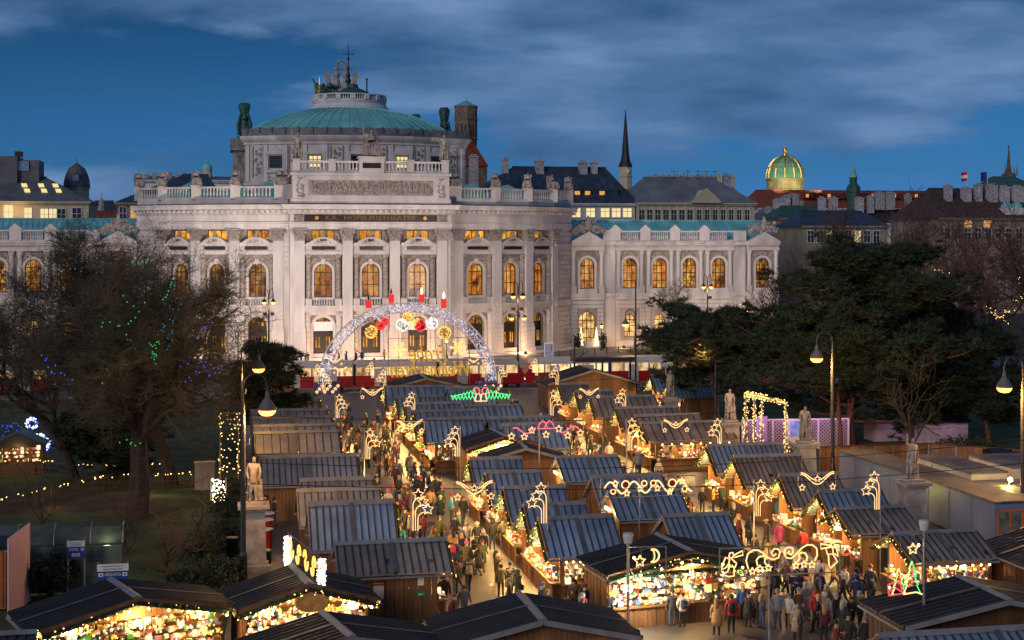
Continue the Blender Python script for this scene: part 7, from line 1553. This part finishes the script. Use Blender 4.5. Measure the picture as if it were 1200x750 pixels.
bare_tree('slanting thin bare sapling beside left pedestal', G(205, 660), 6, 2.4, 43, .8, trunk_r=.12, nlimb=6, levels=3, lean=(.35, 0), tw=1.2)
bare_tree('low twiggy shrub spread on dark lawn in left park', G(150, 650), 3.4, 2.2, 44, 1.1, trunk_r=.10, fork=.05, nlimb=9, levels=3, name='bare_shrub', twig=TWIGR)
bare_tree('low brown twiggy shrub near the exit sign', G(195, 676), 2.8, 2.0, 45, 1.1, trunk_r=.10, fork=.05, nlimb=9, levels=3, name='bare_shrub', twig=TWIGR)
bare_tree('small bare tree in front of right wing windows', G(783, 416), 12.5, 4.6, 51, .95, trunk_r=.24, fork=.3, nlimb=9, levels=4, up=.6, tw=1.0, rmin=.02)
bare_tree('wide thin bare tree before big pine at right', G(1070, 548), 8.0, 5.2, 52, .9, trunk_r=.22, fork=.25, nlimb=8, levels=3, tw=1.1)
for i, (px, w, h, sp) in enumerate(((965, 215, 27, 8.0), (1010, 200, 28, 8.5), (1062, 225, 28, 9), (1100, 190, 27, 9), (1145, 205, 28, 9), (1180, 175, 26, 8.5), (1130, 160, 22, 7.5), (1205, 150, 24, 7.5), (1225, 190, 27, 9), (905, 225, 17, 5.5))):
    p = wp(px, HY, w); bare_tree('reddish bare avenue tree, number %s from left behind the pines' % ('two', 'three', 'five', 'six', 'eight', 'nine', 'seven', 'eleven', 'twelve', 'one')[i], (p.x, p.y, 0), h, sp, 60+i, 1.35, TWIGR, .36, .28, nlimb=8, levels=3, up=.55, group='avenue trees behind the pines', tw=1.2, rmin=.032, )
pine('great dark spreading pine at right, branches layered over right wing', G(998, 523), 17.0, 9.8, 71, .14, (-.04, 0), 46, 18)
pine('second dark pine merging into the right side of the great pine', G(1078, 512), 12.0, 6.6, 72, .10, (.03, 0), 30, 15)
pine('smaller pine lit orange from below in front of right wing', G(843, 500), 10.6, 6.8, 73, .36, (-.05, 0), 28, 15)
pine('pine with curved orange lit limb beside right arc lamp', G(985, 532), 10.0, 4.4, 74, .5, (-.12, 0), 14, 10)
pine('low dark pine at right edge of the picture', G(1160, 520), 9.5, 5.5, 76, .2, (0, 0), 20, 13)
pine('small dark pine behind left arc lamp beside stall roofs', G(318, 520), 8.6, 3.3, 75, .15, (0, 0), 18, 11)
pine('dark fir bush standing at the foot of the huge bare tree', G(125, 560), 6.5, 3.4, 77, .1, (0, 0), 16, 10)
bush('dark bush with orange berries before the glass shelter', G(58, 700), 1.5, 2.2, 5); bush('green conifer bush beside left lamp post', G(250, 690), 1.7, 1.7, 6); bush('brown green bush next to the conifer bush', G(222, 694), 1.2, 1.2, 7, m=NEEDLE)
for i, (px, py) in enumerate(((262, 640), (268, 610), (240, 655), (272, 585))): bush(('low dark bush by lamp post at left', 'dark evergreen bush left of the statue', 'scrubby bush on the left lawn edge', 'dark bush below the yellow light gateway')[i], G(px, py), 1.3, 1.5, 20+i, m=NEEDLE)
bush('dark hedge bush at right by the pink lit tent', G(1130, 545), 2.6, 2.4, 8, 420)
bush('leafless looking bush before the container office', G(1190, 640), 1.5, 1.3, 9, m=TWIGR)
# ================================================================ LEFT PARK FURNITURE
PINKP = mat('pale_perforated_panel', (.58, .40, .45), .6, var=.06); BLUE = mat('sign_blue', (.012, .05, .26), .5, var=.04); SIGNW = mat('sign_white', (.70, .68, .64), .6, var=.05)
ORW = mat('orange_container', (.33, .10, .025), .6, var=.25, scale=1.5)
p = gp(8, 716); t = thing('container', 'orange brown corrugated container at left edge', 'container', (p.x-2.6, p.y+1.2, 0)); m = MB(); m.box(-3, 2.55, -1.2, 1.2, .1, 3.0)
for k in range(18): m.box(-3+k*.31, -2.85+k*.31, -1.25, -1.2, .2, 2.9)
m.build('body', ORW, t); m = MB(); m.box(-3.1, 2.65, -1.3, 1.3, 3.0, 3.2); m.build('roof', IRON, t)
t = thing('panel_wall', 'tall pink perforated panel wall standing at left edge', 'panel', gp(10, 728)); c = gp(35, 704)-t.location; m = MB(); dv = Vector((c.x, c.y, 0)); nn = Vector((-dv.y, dv.x, 0)).normalized()*.06; L_ = dv.length
m.add([(0, 0, 0), dv, dv+Vector((0, 0, 3.9)), (0, 0, 3.9), nn, dv+nn, dv+nn+Vector((0, 0, 3.9)), nn+Vector((0, 0, 3.9))], [(0, 1, 2, 3), (7, 6, 5, 4), (0, 4, 5, 1), (1, 5, 6, 2), (2, 6, 7, 3), (3, 7, 4, 0)]); o = m.build('sheet', PINKP, t); q = MB()
for i in range(44):
    z = .08+i*.087; a = -nn*.2+Vector((0, 0, z)); b = dv-nn*.2+Vector((0, 0, z)); q.tube([a, b], .018, 3)
q.build('rib', PINKP, o)
p = gp(75, 690); t = thing('glass_shelter', 'lit glass stair shelter with curved roof behind bushes at left', 'shelter', p); m = MB()
prof = [(-1.3, 2.5), (-1.1, 2.95), (-.5, 3.25), (.2, 3.35), (.9, 3.2)]
for (a, b), (c, d) in zip(prof, prof[1:]): m.add([(-4.2, a, b), (3.0, a, b), (3.0, c, d), (-4.2, c, d)], [(0, 1, 2, 3), (3, 2, 1, 0)])
m.build('roof', mat('shelter_roof_glass', (.16, .18, .16), .2, .2, var=.2), t)
m = MB(); [m.box(x-.05, x+.05, -1.25, -1.15, 0, 2.6) for x in (-4, -2.2, -.4, 1.4, 2.9)]; [m.box(-4.2, 3.0, -1.24, -1.16, z, z+.08) for z in (.1, .9, 1.7, 2.45)]; [m.tube([(x, a, b+.03) for a, b in prof], .04, 4) for x in (-4.2, -2.2, -.4, 1.4, 3.0)]; m.build('frame', STEEL, t)
m = MB(); m.box(-4.1, 2.9, -1.19, -1.17, .15, 2.4); m.build('glazing', mat('shelter_glass', (.20, .24, .17), .15, var=.2), t)
m = MB(); m.box(1.6, 2.8, -.6, -.45, 2.6, 2.8); m.build('strip_light', emis('strip_light_glow', (.85, 1, .6), 3), t); lamp('shelter_light', (2.2, -.8, 2.4), 110, (.9, 1, .55), .2, t); lamp('shelter_light', (-2, -.5, 2.2), 90, (.9, 1, .55), .2, t)
def sign(label, px0, px1, y0, y1, w, big):
    a = wp((px0+px1)/2, y1, w); W_ = (px1-px0)*w/F; H_ = (y1-y0)*w/F; t = thing('direction_sign', label, 'sign', (a.x, a.y, 0)); z = a.z
    for x in (-W_*.47, W_*.47): m = MB(); m.tube([(x, .08, 0), (x, .08, z+H_+.1)], .05, 5); m.build('post', STEEL, t)
    f = .66; m = MB(); m.box(-W_/2, W_/2, -.03, .03, z, z+H_*f); m.build('blue_panel', BLUE, t); m = MB(); m.box(-W_/2, W_/2, -.03, .03, z+H_*f+.003, z+H_); h = m.build('white_panel', SIGNW, t)
    def tx(s, sx, zz, m_, par, x=0, tall=.2):
        me = text_mesh(s, 1, .005); me.materials.append(m_); xs = [v.co.x for v in me.vertices]; ys = [v.co.y for v in me.vertices]; k = sx*W_/(max(xs)-min(xs)); q = tall*H_/(max(ys)-min(ys)); o = put('lettering', me, par, (x*W_, -.04, zz)); o.rotation_euler = (pi/2, 0, 0); o.scale = (k, q, 1)
    bp = [c for c in t.children if c.name.startswith('blue_panel')][0]
    tx('ABGANG' if big else 'ZUGANG', .52 if big else .56, z+H_*.5, SIGNW, bp, 0 if big else -.12, .15); tx('RATHAUSPLATZ', .7, z+H_*.9, BLUE, h, tall=.07); tx('BURGTHEATER', .6, z+H_*.76, IRON, h, tall=.07)
    for x in ((-.38, .38) if big else (.36,)): m = MB(); m.box(x*W_-.14*W_*.55, x*W_+.14*W_*.55, -.045, -.03, z+H_*.41, z+H_*.58); o = m.build('arrow_plate', SIGNW, bp); m = MB(); m.prism([((x-.03)*W_, z+H_*.45), ((x+.03)*W_, z+H_*.45), ((x+.03)*W_, z+H_*.53), ((x-.03)*W_, z+H_*.53)], -.05, -.045) ; m.build('arrow', BLUE, bp)
    for x in (-.13, .13): m = MB(); m.box((x-.1)*W_, (x+.1)*W_, -.045, -.03, z+H_*.08, z+H_*.26); m.build('pictogram', SIGNW, bp); m = MB(); m.box((x-.05)*W_, (x+.05)*W_, -.05, -.045, z+H_*.12, z+H_*.2); m.build('pictogram_mark', BLUE, bp)
sign('blue and white sign reading ZUGANG on posts by glass shelter', 79, 99, 634, 653.5, 73, False); sign('larger blue and white sign reading ABGANG behind the garlanded stall', 114.5, 150, 661, 685, 70, True)
# rail fence with fairy lights through the park
def park_rail(label, pts, posts=2.4, lights=True):
    t = thing('park_railing', label, 'railing', pts[0]); o = t.location; P = [p-o for p in pts]
    m = MB()
    for z in (.15, .6, 1.05): m.tube([p+Vector((0, 0, z)) for p in P], .03, 4)
    m.build('rail', WOODD, t); m = MB(); b = MB(); 
    for p, q in zip(P, P[1:]):
        n = max(1, int((q-p).length/posts))
        for k in range(n): c = p.lerp(q, k/n); m.box(c.x-.05, c.x+.05, c.y-.05, c.y+.05, 0, 1.15)
        n2 = int((q-p).length*3.5)
        for k in range(n2): c = p.lerp(q, k/n2); m.box(c.x-.012, c.x+.012, c.y-.012, c.y+.012, .15, 1.05)
        if lights:
            for k in range(int((q-p).length*3)): c = p.lerp(q, R.random()); b.oct((c.x, c.y, 1.08+R.uniform(-.08, .12)), .045)
    m.build('post', WOODD, t)
    if lights: b.build('fairy_light', BULB, t, kind='stuff')
park_rail('low wooden railing with fairy lights along the near park path', [gp(-5, 606), gp(60, 590), gp(122, 576), gp(225, 572), gp(238, 570)]); park_rail('second lit railing on far side of the park path', [gp(40, 556), gp(80, 560), gp(145, 562), gp(200, 558)])
for a, e in ((gp(60, 580, .9), 60), (gp(180, 566, .9), 60)): lamp('railing_light', (a.x, a.y, 1.2), e, (1, .6, .2), .3)
BLUEL = emis('blue_fairy_bulb', (.06, .12, 1.0), 1.2); BLUEW = emis('pale_blue_bulb', (.55, .68, 1.0), 4); GREENL = emis('green_spot_bulb', (.05, 1.0, .25), .6)
p = wp(45, 524, 118); t = thing('light_figure', 'glowing blue white stacked ball figure in left park', 'light decoration', (p.x, p.y, 0)); m = MB(); m.tube([(0, .3, 0), (0, .3, p.z+1.6)], .05, 5); m.build('pole', IRON, t); m = MB(); b2 = MB()
for cx, cz, r in ((-.5, 2.55, .5), (0, .8, .9)):
    for k in range(190 if r > .6 else 90):
        a = R.uniform(-1.9, 2.2) if r > .6 else R.uniform(0, 2*pi); q = r*sqrt(R.uniform(.25, 1)); (m if R.random() < .6 else b2).oct((cx+q*cos(a), R.uniform(-.2, .2), p.z+cz-.6+q*sin(a)), .06)
m.build('pale_light', BLUEW, t, kind='stuff'); b2.build('blue_light', BLUEL, t, kind='stuff')
for i, (px, py, w) in enumerate(((80, 517, 118), (13, 502, 120), (60, 522, 122))):
    p = wp(px, py, w); t = thing('blue_light_string', ('short blue light string right of the glowing figure', 'scatter of blue lights near left edge', 'dim blue light patch under the figure')[i], 'light decoration', (p.x, p.y, p.z)); m = MB(); [m.oct((R.gauss(0, .5), R.gauss(0, .2), R.gauss(0, .35)), .06) for k in range(18)]; m.build('bulb', BLUEL, t, kind='stuff'); m = MB(); m.tube([(-.9, 0, .3), (0, 0, 0), (.9, 0, .3)], .012, 3); m.tube([(0, 0, 0), (0, 0, -p.z)], .02, 3); m.build('wire', IRON, t)
def tree_lights(label, spots, em):
    p0 = wp(*spots[0][:3]); t = thing('tree_light_string', label, 'light decoration', p0); m = MB(); w_ = MB(); prev = None
    for px, py, w, n in spots:
        c = wp(px, py, w)-p0; d = Vector((R.gauss(0, 1), R.gauss(0, .3), R.gauss(0, 1))).normalized()
        for k in range((n+1)//2): q = c+d*(k*2/n-.5)*1.5+Vector((R.gauss(0, .12), R.gauss(0, .12), R.gauss(0, .12))); m.oct(q, .05)
        if prev is not None: w_.tube([prev, c], .012, 3, cap=False)
        prev = c
    m.build('bulb', em, t, kind='stuff'); w_.build('wire', IRON, t)
tree_lights('green light strings wound on limbs of the huge bare tree', [(168, 306, 90, 9), (195, 343, 90, 12), (155, 352, 90, 7), (131, 380, 90, 10), (155, 378, 90, 10), (181, 410, 90, 22), (178, 415, 90, 14), (122, 443, 90, 6), (151, 519, 90, 12)], GREENL)
tree_lights('teal light strings in middle of the huge bare tree', [(200, 372, 91, 9), (193, 385, 91, 12), (197, 395, 91, 14), (215, 330, 91, 8), (80, 318, 91, 8), (152, 400, 91, 6)], emis('teal_spot_bulb', (.05, .45, .7), .45))
tree_lights('blue light strings at right side of the huge bare tree', [(238, 387, 92, 9), (240, 432, 92, 14), (228, 438, 92, 14), (250, 429, 92, 12), (222, 420, 92, 6), (60, 425, 92, 6), (55, 428, 92, 8), (75, 440, 92, 7)], BLUEL)
p = wp(22, 512, 112); t = thing('market_hut', 'small market hut with yellow lit front in the left park', 'hut', (p.x, p.y, 0)); m = MB(); m.box(-1.8, 1.8, 0, 2, 0, 2.3); m.build('wall', WOODD, t); m = MB(); m.prism([(-2.1, 2.3), (2.1, 2.3), (0, 3.3)], -.5, 2.3); m.build('roof', ROOFD, t); wares(t, -1.6, 1.6, -.25, -.05, 1.0, 2.2, 90, 3, .5); lamp('hut_light', (0, -.8, 2.0), 60, (1, .6, .15), .2, t)
p = gp(267, 575); t = thing('light_gateway', 'narrow gateway hung with cascades of yellow fairy lights at left', 'light decoration', p); m = MB()
for x in (-.55, .75): m.tube([(x, 0, 0), (x, 0, 5.6)], .06, 5)
m.tube([(-.55, 0, 5.6), (.75, 0, 5.6)], .06, 5); m.build('frame', STEEL, t); m = MB()
for k in range(95): x = R.choice((-.55, .75, R.uniform(-.5, .7))); m.oct((x+R.gauss(0, .06), R.gauss(0, .06), R.uniform(1.2, 5.6)), .045)
m.build('fairy_light', BULB, t, kind='stuff')
p = gp(256, 606); t = thing('glowing_net', 'bright white glowing net panel low beside left path', 'light decoration', p); m = MB(); [m.tube([(x, 0, 0), (x, 0, 2.6)], .04, 4) for x in (-.5, .5)]; m.build('frame', STEEL, t); m = MB(); [m.oct((R.uniform(-.45, .45), R.uniform(-.1, .1), R.uniform(.9, 2.5)), .05) for k in range(70)]; m.build('fairy_light', MAT['white_fairy_bulb'], t, kind='stuff')
for i, (px, py) in enumerate(((311, 642), (312, 630), (313, 622))):
    t = thing('standing_table', 'round standing table with white top and red cloth, %s of three by pedestal' % ('nearest', 'middle', 'farthest')[i], 'table', gp(px, py)); m = MB(); m.lathe([(.38, 0), (.36, .5), (.40, 1.05)], 14); m.build('cloth', mat('red_cloth', (.32, .015, .02), .7, var=.1) if 'red_cloth' not in MAT else MAT['red_cloth'], t); m = MB(); m.lathe([(.46, 1.06), (.47, 1.09), (.46, 1.12)], 18); m.build('table_top', WHITEP, t)
def bin_(label, p, lattice=True):
    t = thing('litter_bin', label, 'litter bin', p)
    if lattice:
        m = MB(); n = 10
        for s in (-1, 1):
            for k in range(n): a = 2*pi*k/n; m.tube([(.42*cos(a), .42*sin(a), .05), (.42*cos(a+s*.5), .42*sin(a+s*.5), .5), (.42*cos(a+s), .42*sin(a+s), 1.0)], .025, 4)
        m.build('lattice', mat('bin_wood', (.40, .24, .07), .6, var=.15) if 'bin_wood' not in MAT else MAT['bin_wood'], t); m = MB(); m.lathe([(.36, .05), (.36, .98)], 12); m.build('liner', IRON, t); m = MB(); m.lathe([(.30, .99), (.45, 1.0), (.45, 1.06), (.30, 1.07)], 14); m.build('rim', MAT['bin_wood'], t)
    else: m = MB(); m.box(-.35, .35, -.35, .35, .08, 1.0); m.build('body', IRON, t); m = MB(); m.prism([(-.38, 1.0), (.38, 1.0), (.3, 1.1), (-.3, 1.1)], -.38, .38); m.build('lid', IRON, t)
bin_('round lattice litter bin beside brown hut with notice', gp(468, 722)); bin_('round yellow lattice litter bin left of the bright corner stall', gp(685, 706)); bin_('black wheelie bin near the foot of left pedestal', gp(310, 668), False); bin_('dark box bin in the bush by left lamp post', gp(272, 652), False)
t = thing('information_box', 'pale electricity box on low stand at the far left park', 'cabinet', gp(240, 575)); m = MB(); m.box(-.7, .7, -.4, .4, .1, 2.0); m.build('body', TANP, t); m = MB(); m.box(-.75, .75, -.45, .45, 2.0, 2.1); m.build('lid', TANP, t)
# ================================================================ RIGHT SIDE: CONTAINERS, LATTICE, GATES
CONTB = mat('blue_grey_container', (.15, .18, .29), .55, var=.10, scale=.6, streak=.3); CONTW = mat('cream_container', (.50, .48, .40), .6, var=.12); CROOF = mat('container_roof', (.12, .118, .125), .6, var=.3, scale=.5)
def container(label, x0, x1, y0, y1, h, m_, rf=CROOF, ribs=True):
    t = thing('site_container', label, 'container', ((x0+x1)/2, (y0+y1)/2, 0)); X, Yd = (x1-x0)/2, (y1-y0)/2; m = MB(); m.box(-X, X, -Yd, Yd, .1, h)
    n = int(Yd*2/2.45)
    for k in range(n+1): y = -Yd+2*Yd*k/n; m.box(-X-.03, -X, y-.04, y+.04, .1, h); 
    m.build('wall', m_, t); m = MB(); m.box(-X-.06, X+.06, -Yd-.06, Yd+.06, h, h+.1); m.box(-X, X, -Yd, Yd, h+.1, h+.13); m.build('roof', rf, t)
    for k in range(n):
        m = MB(); y = -Yd+2*Yd*(k+.5)/n; hw_ = Yd/n-.12; m.box(-X-.018, -X-.002, y-hw_, y+hw_, .25, h-.15); m.build('side_panel', m_, t)
    return t
t = container('long blue grey container wall beside right statue with lit orange end', 44.8, 47.4, 77.4, 99.0, 2.65, CONTB)
m = MB(); m.box(-1.2, 1.2, -10.87, -10.82, .9, 2.2); m.build('window', mat('office_window', (.16, .18, .15), .2, var=.3, scale=2), t); m = MB(); [m.box(x-.05, x+.05, -10.91, -10.85, .8, 2.3) for x in (-1.2, -.4, .4, 1.2)]; m.box(-1.25, 1.25, -10.92, -10.85, .8, .9); m.box(-1.25, 1.25, -10.92, -10.85, 2.2, 2.3); m.build('frame', mat('orange_frame', (.6, .13, .03), .5, var=.05), t)
container('cream container with grey roof in middle of yard', 49.2, 51.8, 88, 96, 2.6, CONTW); container('cream container with cable on its roof at right of the yard', 53.5, 58.5, 90, 96, 2.5, CONTW); container('low grey roofed container at right end of yard', 48.2, 54, 79.0, 86, 2.4, CONTB)
t = thing('yard_fence', 'brown wooden hoarding around the container yard with lit top', 'fence', (45, 103, 0)); m = MB(); boards(m, 0, 9, 0, 2.4, 0, 0, -1, .5); m.build('board_run', WOOD, t); m = MB(); M = Matrix.Translation((9, 0, 0))@Matrix.Rotation(-.72, 4, 'Z')
for k in range(44): m.box(k*.42, k*.42+.40, -.03, .03+(.02 if k % 2 else 0), 0, 2.4, M)
m.build('board_run', WOOD, t); m = MB(); m.box(0, 9, -.1, .06, 2.4, 2.48); m.box(0, 18.4, -.06, .1, 2.4, 2.48, M); m.build('top_rail', WOODD, t); m = MB()
for k in range(7): m.box(k*1.5-.06, k*1.5+.06, -.16, -.08, 0, 2.4)
for k in range(9): m.box(k*2.1-.06, k*2.1+.06, -.12, -.04, 0, 2.4, M)
m.build('post', STEEL, t)
p = wp(1184, 562, 92); t = thing('yard_lamp', 'glaring yellow yard floodlight on short pole at right', 'floodlight', (p.x, p.y, 0)); m = MB(); m.tube([(0, .1, 0), (0, .1, p.z)], .05, 5); m.build('pole', STEEL, t); m = MB(); m.ball((0, 0, p.z), .16); m.build('bulb', emis('yard_bulb', (1, .85, .3), 40, True), t); lamp('yard_light', (-.3, -.2, p.z), 260, (1, .72, .16), .15, t); lamp('yard_light', (-6.5, 3, 2.0), 200, (1, .74, .16), .2, t); lamp('yard_light', (-9, 8.5, 2.6), 130, (1, .74, .16), .2, t)
LATW = mat('white_lattice', (.72, .58, .70), .6, var=.04); LATB = mat('purple_backing', (.10, .025, .09), .7, var=.1)
a, b = gp(870, 527), gp(994, 525); t = thing('lattice_wall', 'white diagonal lattice wall over purple backing between statues', 'screen', a); dv = (b-a); L_ = dv.length; M = Matrix.Rotation(math.atan2(dv.y, dv.x), 4, 'Z'); m = MB(); m.box(0, L_, .06, .1, .05, 2.5, M); m.build('backing', LATB, t)
m = MB(); s = .30; H_ = 2.5
for k in range(int((L_+H_)/s)):
    for sg in (-1, 1):
        x0 = k*s-(H_ if sg > 0 else 0); lo = max(0, -x0) if sg > 0 else max(0, x0-L_); hi = min(H_, L_-x0) if sg > 0 else min(H_, x0)
        if hi-lo > .1: y_ = -.02*sg; m.add([M@Vector((x0+sg*lo-.055, y_, lo)), M@Vector((x0+sg*lo+.055, y_, lo)), M@Vector((x0+sg*hi+.055, y_, hi)), M@Vector((x0+sg*hi-.055, y_, hi))], [(0, 1, 2, 3), (3, 2, 1, 0)])
m.build('lattice', LATW, t, kind='stuff'); m = MB(); [m.box(x-.07, x+.07, -.1, .12, 0, 2.6, M) for x in [L_*k/7 for k in range(8)]]; m.box(0, L_, -.06, .12, 2.5, 2.62, M); m.build('frame', LATW, t)
m = MB(); x = L_*.14; m.box(x, x+L_*.09, -.16, -.12, 0, 2.9, M); m.build('lilac_door', mat('lilac_panel', (.50, .30, .62), .6, var=.05), t)
for k in (.1, .4, .7, .95): q = M@Vector((L_*k, -1.2, 2.9)); lamp('lattice_light', q, 42, (.85, .45, 1.0), .3, t)
m = MB(); x = L_*.515; m.box(x-.8, x+.8, -.2, -.14, .75, 2.55, M); o = m.build('poster_board', SIGNW, t); m = MB(); m.box(x-.7, x+.7, -.215, -.2, 1.1, 2.45, M); m.build('poster', mat('poster_print', (.03, .13, .55), .4, var=.5, scale=2.2, col2=(.35, .45, .7)), o)
for i, (px0, px1, yt0, yt1, w) in enumerate(((874, 893, 463, 466, 121), (884, 921, 464, 474, 114))):
    a = wp(px0, 527, w); b = wp(px1, 527, w); t = thing('light_portal', '%s yellow fairy light portal before the purple lattice' % ('left', 'right')[i], 'light decoration', (a.x, a.y, 0)); m = MB(); bl = MB(); h0, h1 = wp(0, yt0, w).z, wp(0, yt1, w).z; q = Vector((b.x-a.x, b.y-a.y, 0))
    for c, h in ((Vector((0, 0, 0)), h0), (q, h1), (Vector((.6, 1.6, 0)), h0), (q+Vector((.6, 1.6, 0)), h1)): m.tube([c, c+Vector((0, 0, h))], .07, 5); [bl.oct(c+Vector((R.gauss(0, .1), R.gauss(0, .1), R.uniform(.4, h))), .04) for k in range(60)]
    for dy in (Vector((0, 0, 0)), Vector((.6, 1.6, 0))): m.tube([Vector((0, 0, h0))+dy, q+Vector((0, 0, h1))+dy], .07, 5); [bl.oct((Vector((0, 0, h0))+dy).lerp(q+Vector((0, 0, h1))+dy, R.random())+Vector((R.gauss(0, .08), 0, R.gauss(0, .08))), .045) for k in range(75)]
    m.build('frame', STEEL, t); bl.build('fairy_light', BULB, t, kind='stuff'); lamp('portal_light', q*.5+Vector((0, -1, 3.2)), 90, (1, .7, .25), .4, t)
# pink and violet tents of the ice rink side
for i, (px, py, c, e, ln, nm) in enumerate(((1052, 517, (.9, .4, 1), 14, 4.5, 'low violet lit booth under the great pine'), (1110, 522, (1, .35, .75), 8, 4, 'low pink lit booth right of the violet one'), (1192, 566, (.6, .9, 1), 30, 3, 'pale blue lit netted booth at the right edge'))):
    p = gp(px, py); t = thing('fair_booth', nm, 'booth', p); m = MB(); m.box(-ln/2, ln/2, 0, 2.2, 0, 2.0); m.build('wall', mat('booth_cloth_%d' % i, (.42, .34, .42), .7, var=.1), t); m = MB(); m.prism([(-.4, 2.0), (2.6, 2.0), (2.6, 2.2), (1.1, 2.5), (-.4, 2.15)], -ln/2-.2, ln/2+.2, Matrix.Rotation(pi/2, 4, 'Z')); m.build('roof', IRON, t); lamp('booth_light', (0, -.9, 1.7), e, c, .3, t)
tree_lights('yellow fairy light strings on tree trunks at right edge', [(1165, 367, 165, 12), (1172, 372, 165, 12), (1160, 362, 165, 10), (1180, 365, 165, 14), (1178, 375, 165, 12), (1196, 330, 165, 10), (1198, 345, 165, 14), (1195, 352, 165, 14), (1143, 370, 165, 6)], BULB)
tree_lights('warm sparkles of lamps glimpsed between pine branches', [(868, 362, 150, 8), (876, 368, 150, 10), (890, 378, 150, 12), (870, 372, 150, 9), (886, 391, 150, 8), (845, 397, 150, 9), (838, 410, 150, 8), (1097, 317, 180, 6), (1104, 319, 180, 5)], emis('amber_spark', (1, .6, .2), 5))
p = wp(1028, 440, 140); t = thing('light_cluster', 'cluster of pale pink lights on tall post amid pines', 'light decoration', (p.x, p.y, 0)); m = MB(); m.tube([(0, 0, 0), (0, 0, p.z)], .06, 5); m.build('pole', STEEL, t); m = MB(); [m.oct((R.gauss(0, .5), R.gauss(0, .3), p.z+R.gauss(0, .4)), .07) for k in range(40)]; m.build('bulb', emis('pinkish_bulb', (1, .75, .9), 3), t, kind='stuff')
for i, (px, py) in enumerate(((727, 470), (760, 476))):
    a = gp(px, py); t = thing('mesh_barrier', 'steel mesh barrier behind right row roofs, %s' % ('left run', 'right run')[i], 'barrier', a); m = MB(); [m.tube([(-2.5+k*.25, 0, 0), (-2.5+k*.25, 0, 1.9)], .02, 3) for k in range(21)]; m.tube([(-2.5, 0, 1.9), (2.5, 0, 1.9)], .04, 4); m.tube([(-2.5, 0, .2), (2.5, 0, .2)], .04, 4); m.build('mesh_panel', STEEL, t)
for i, (px, y0, y1) in enumerate(((745, 330, 475), (673, 400, 462))):
    a = gp(px, y1); w = a.x*ST+a.y*CT; t = thing('tram_mast', 'dark slender tram wire mast %s of the shelter' % ('right', 'left')[i], 'mast', a); m = MB(); m.lathe([(.14, 0), (.11, 1), (.08, wp(0, y0, w).z)], 7); m.build('post', IRON, t)
t = thing('service_cabinet', 'small grey service cabinet on grass at the right edge', 'cabinet', gp(1183, 664)); m = MB(); m.box(-.75, .75, -.35, .35, .1, 1.25); m.build('body', SIGNW, t); m = MB(); m.box(-.8, .8, -.4, .4, 1.25, 1.33); m.build('lid', CONTB, t)
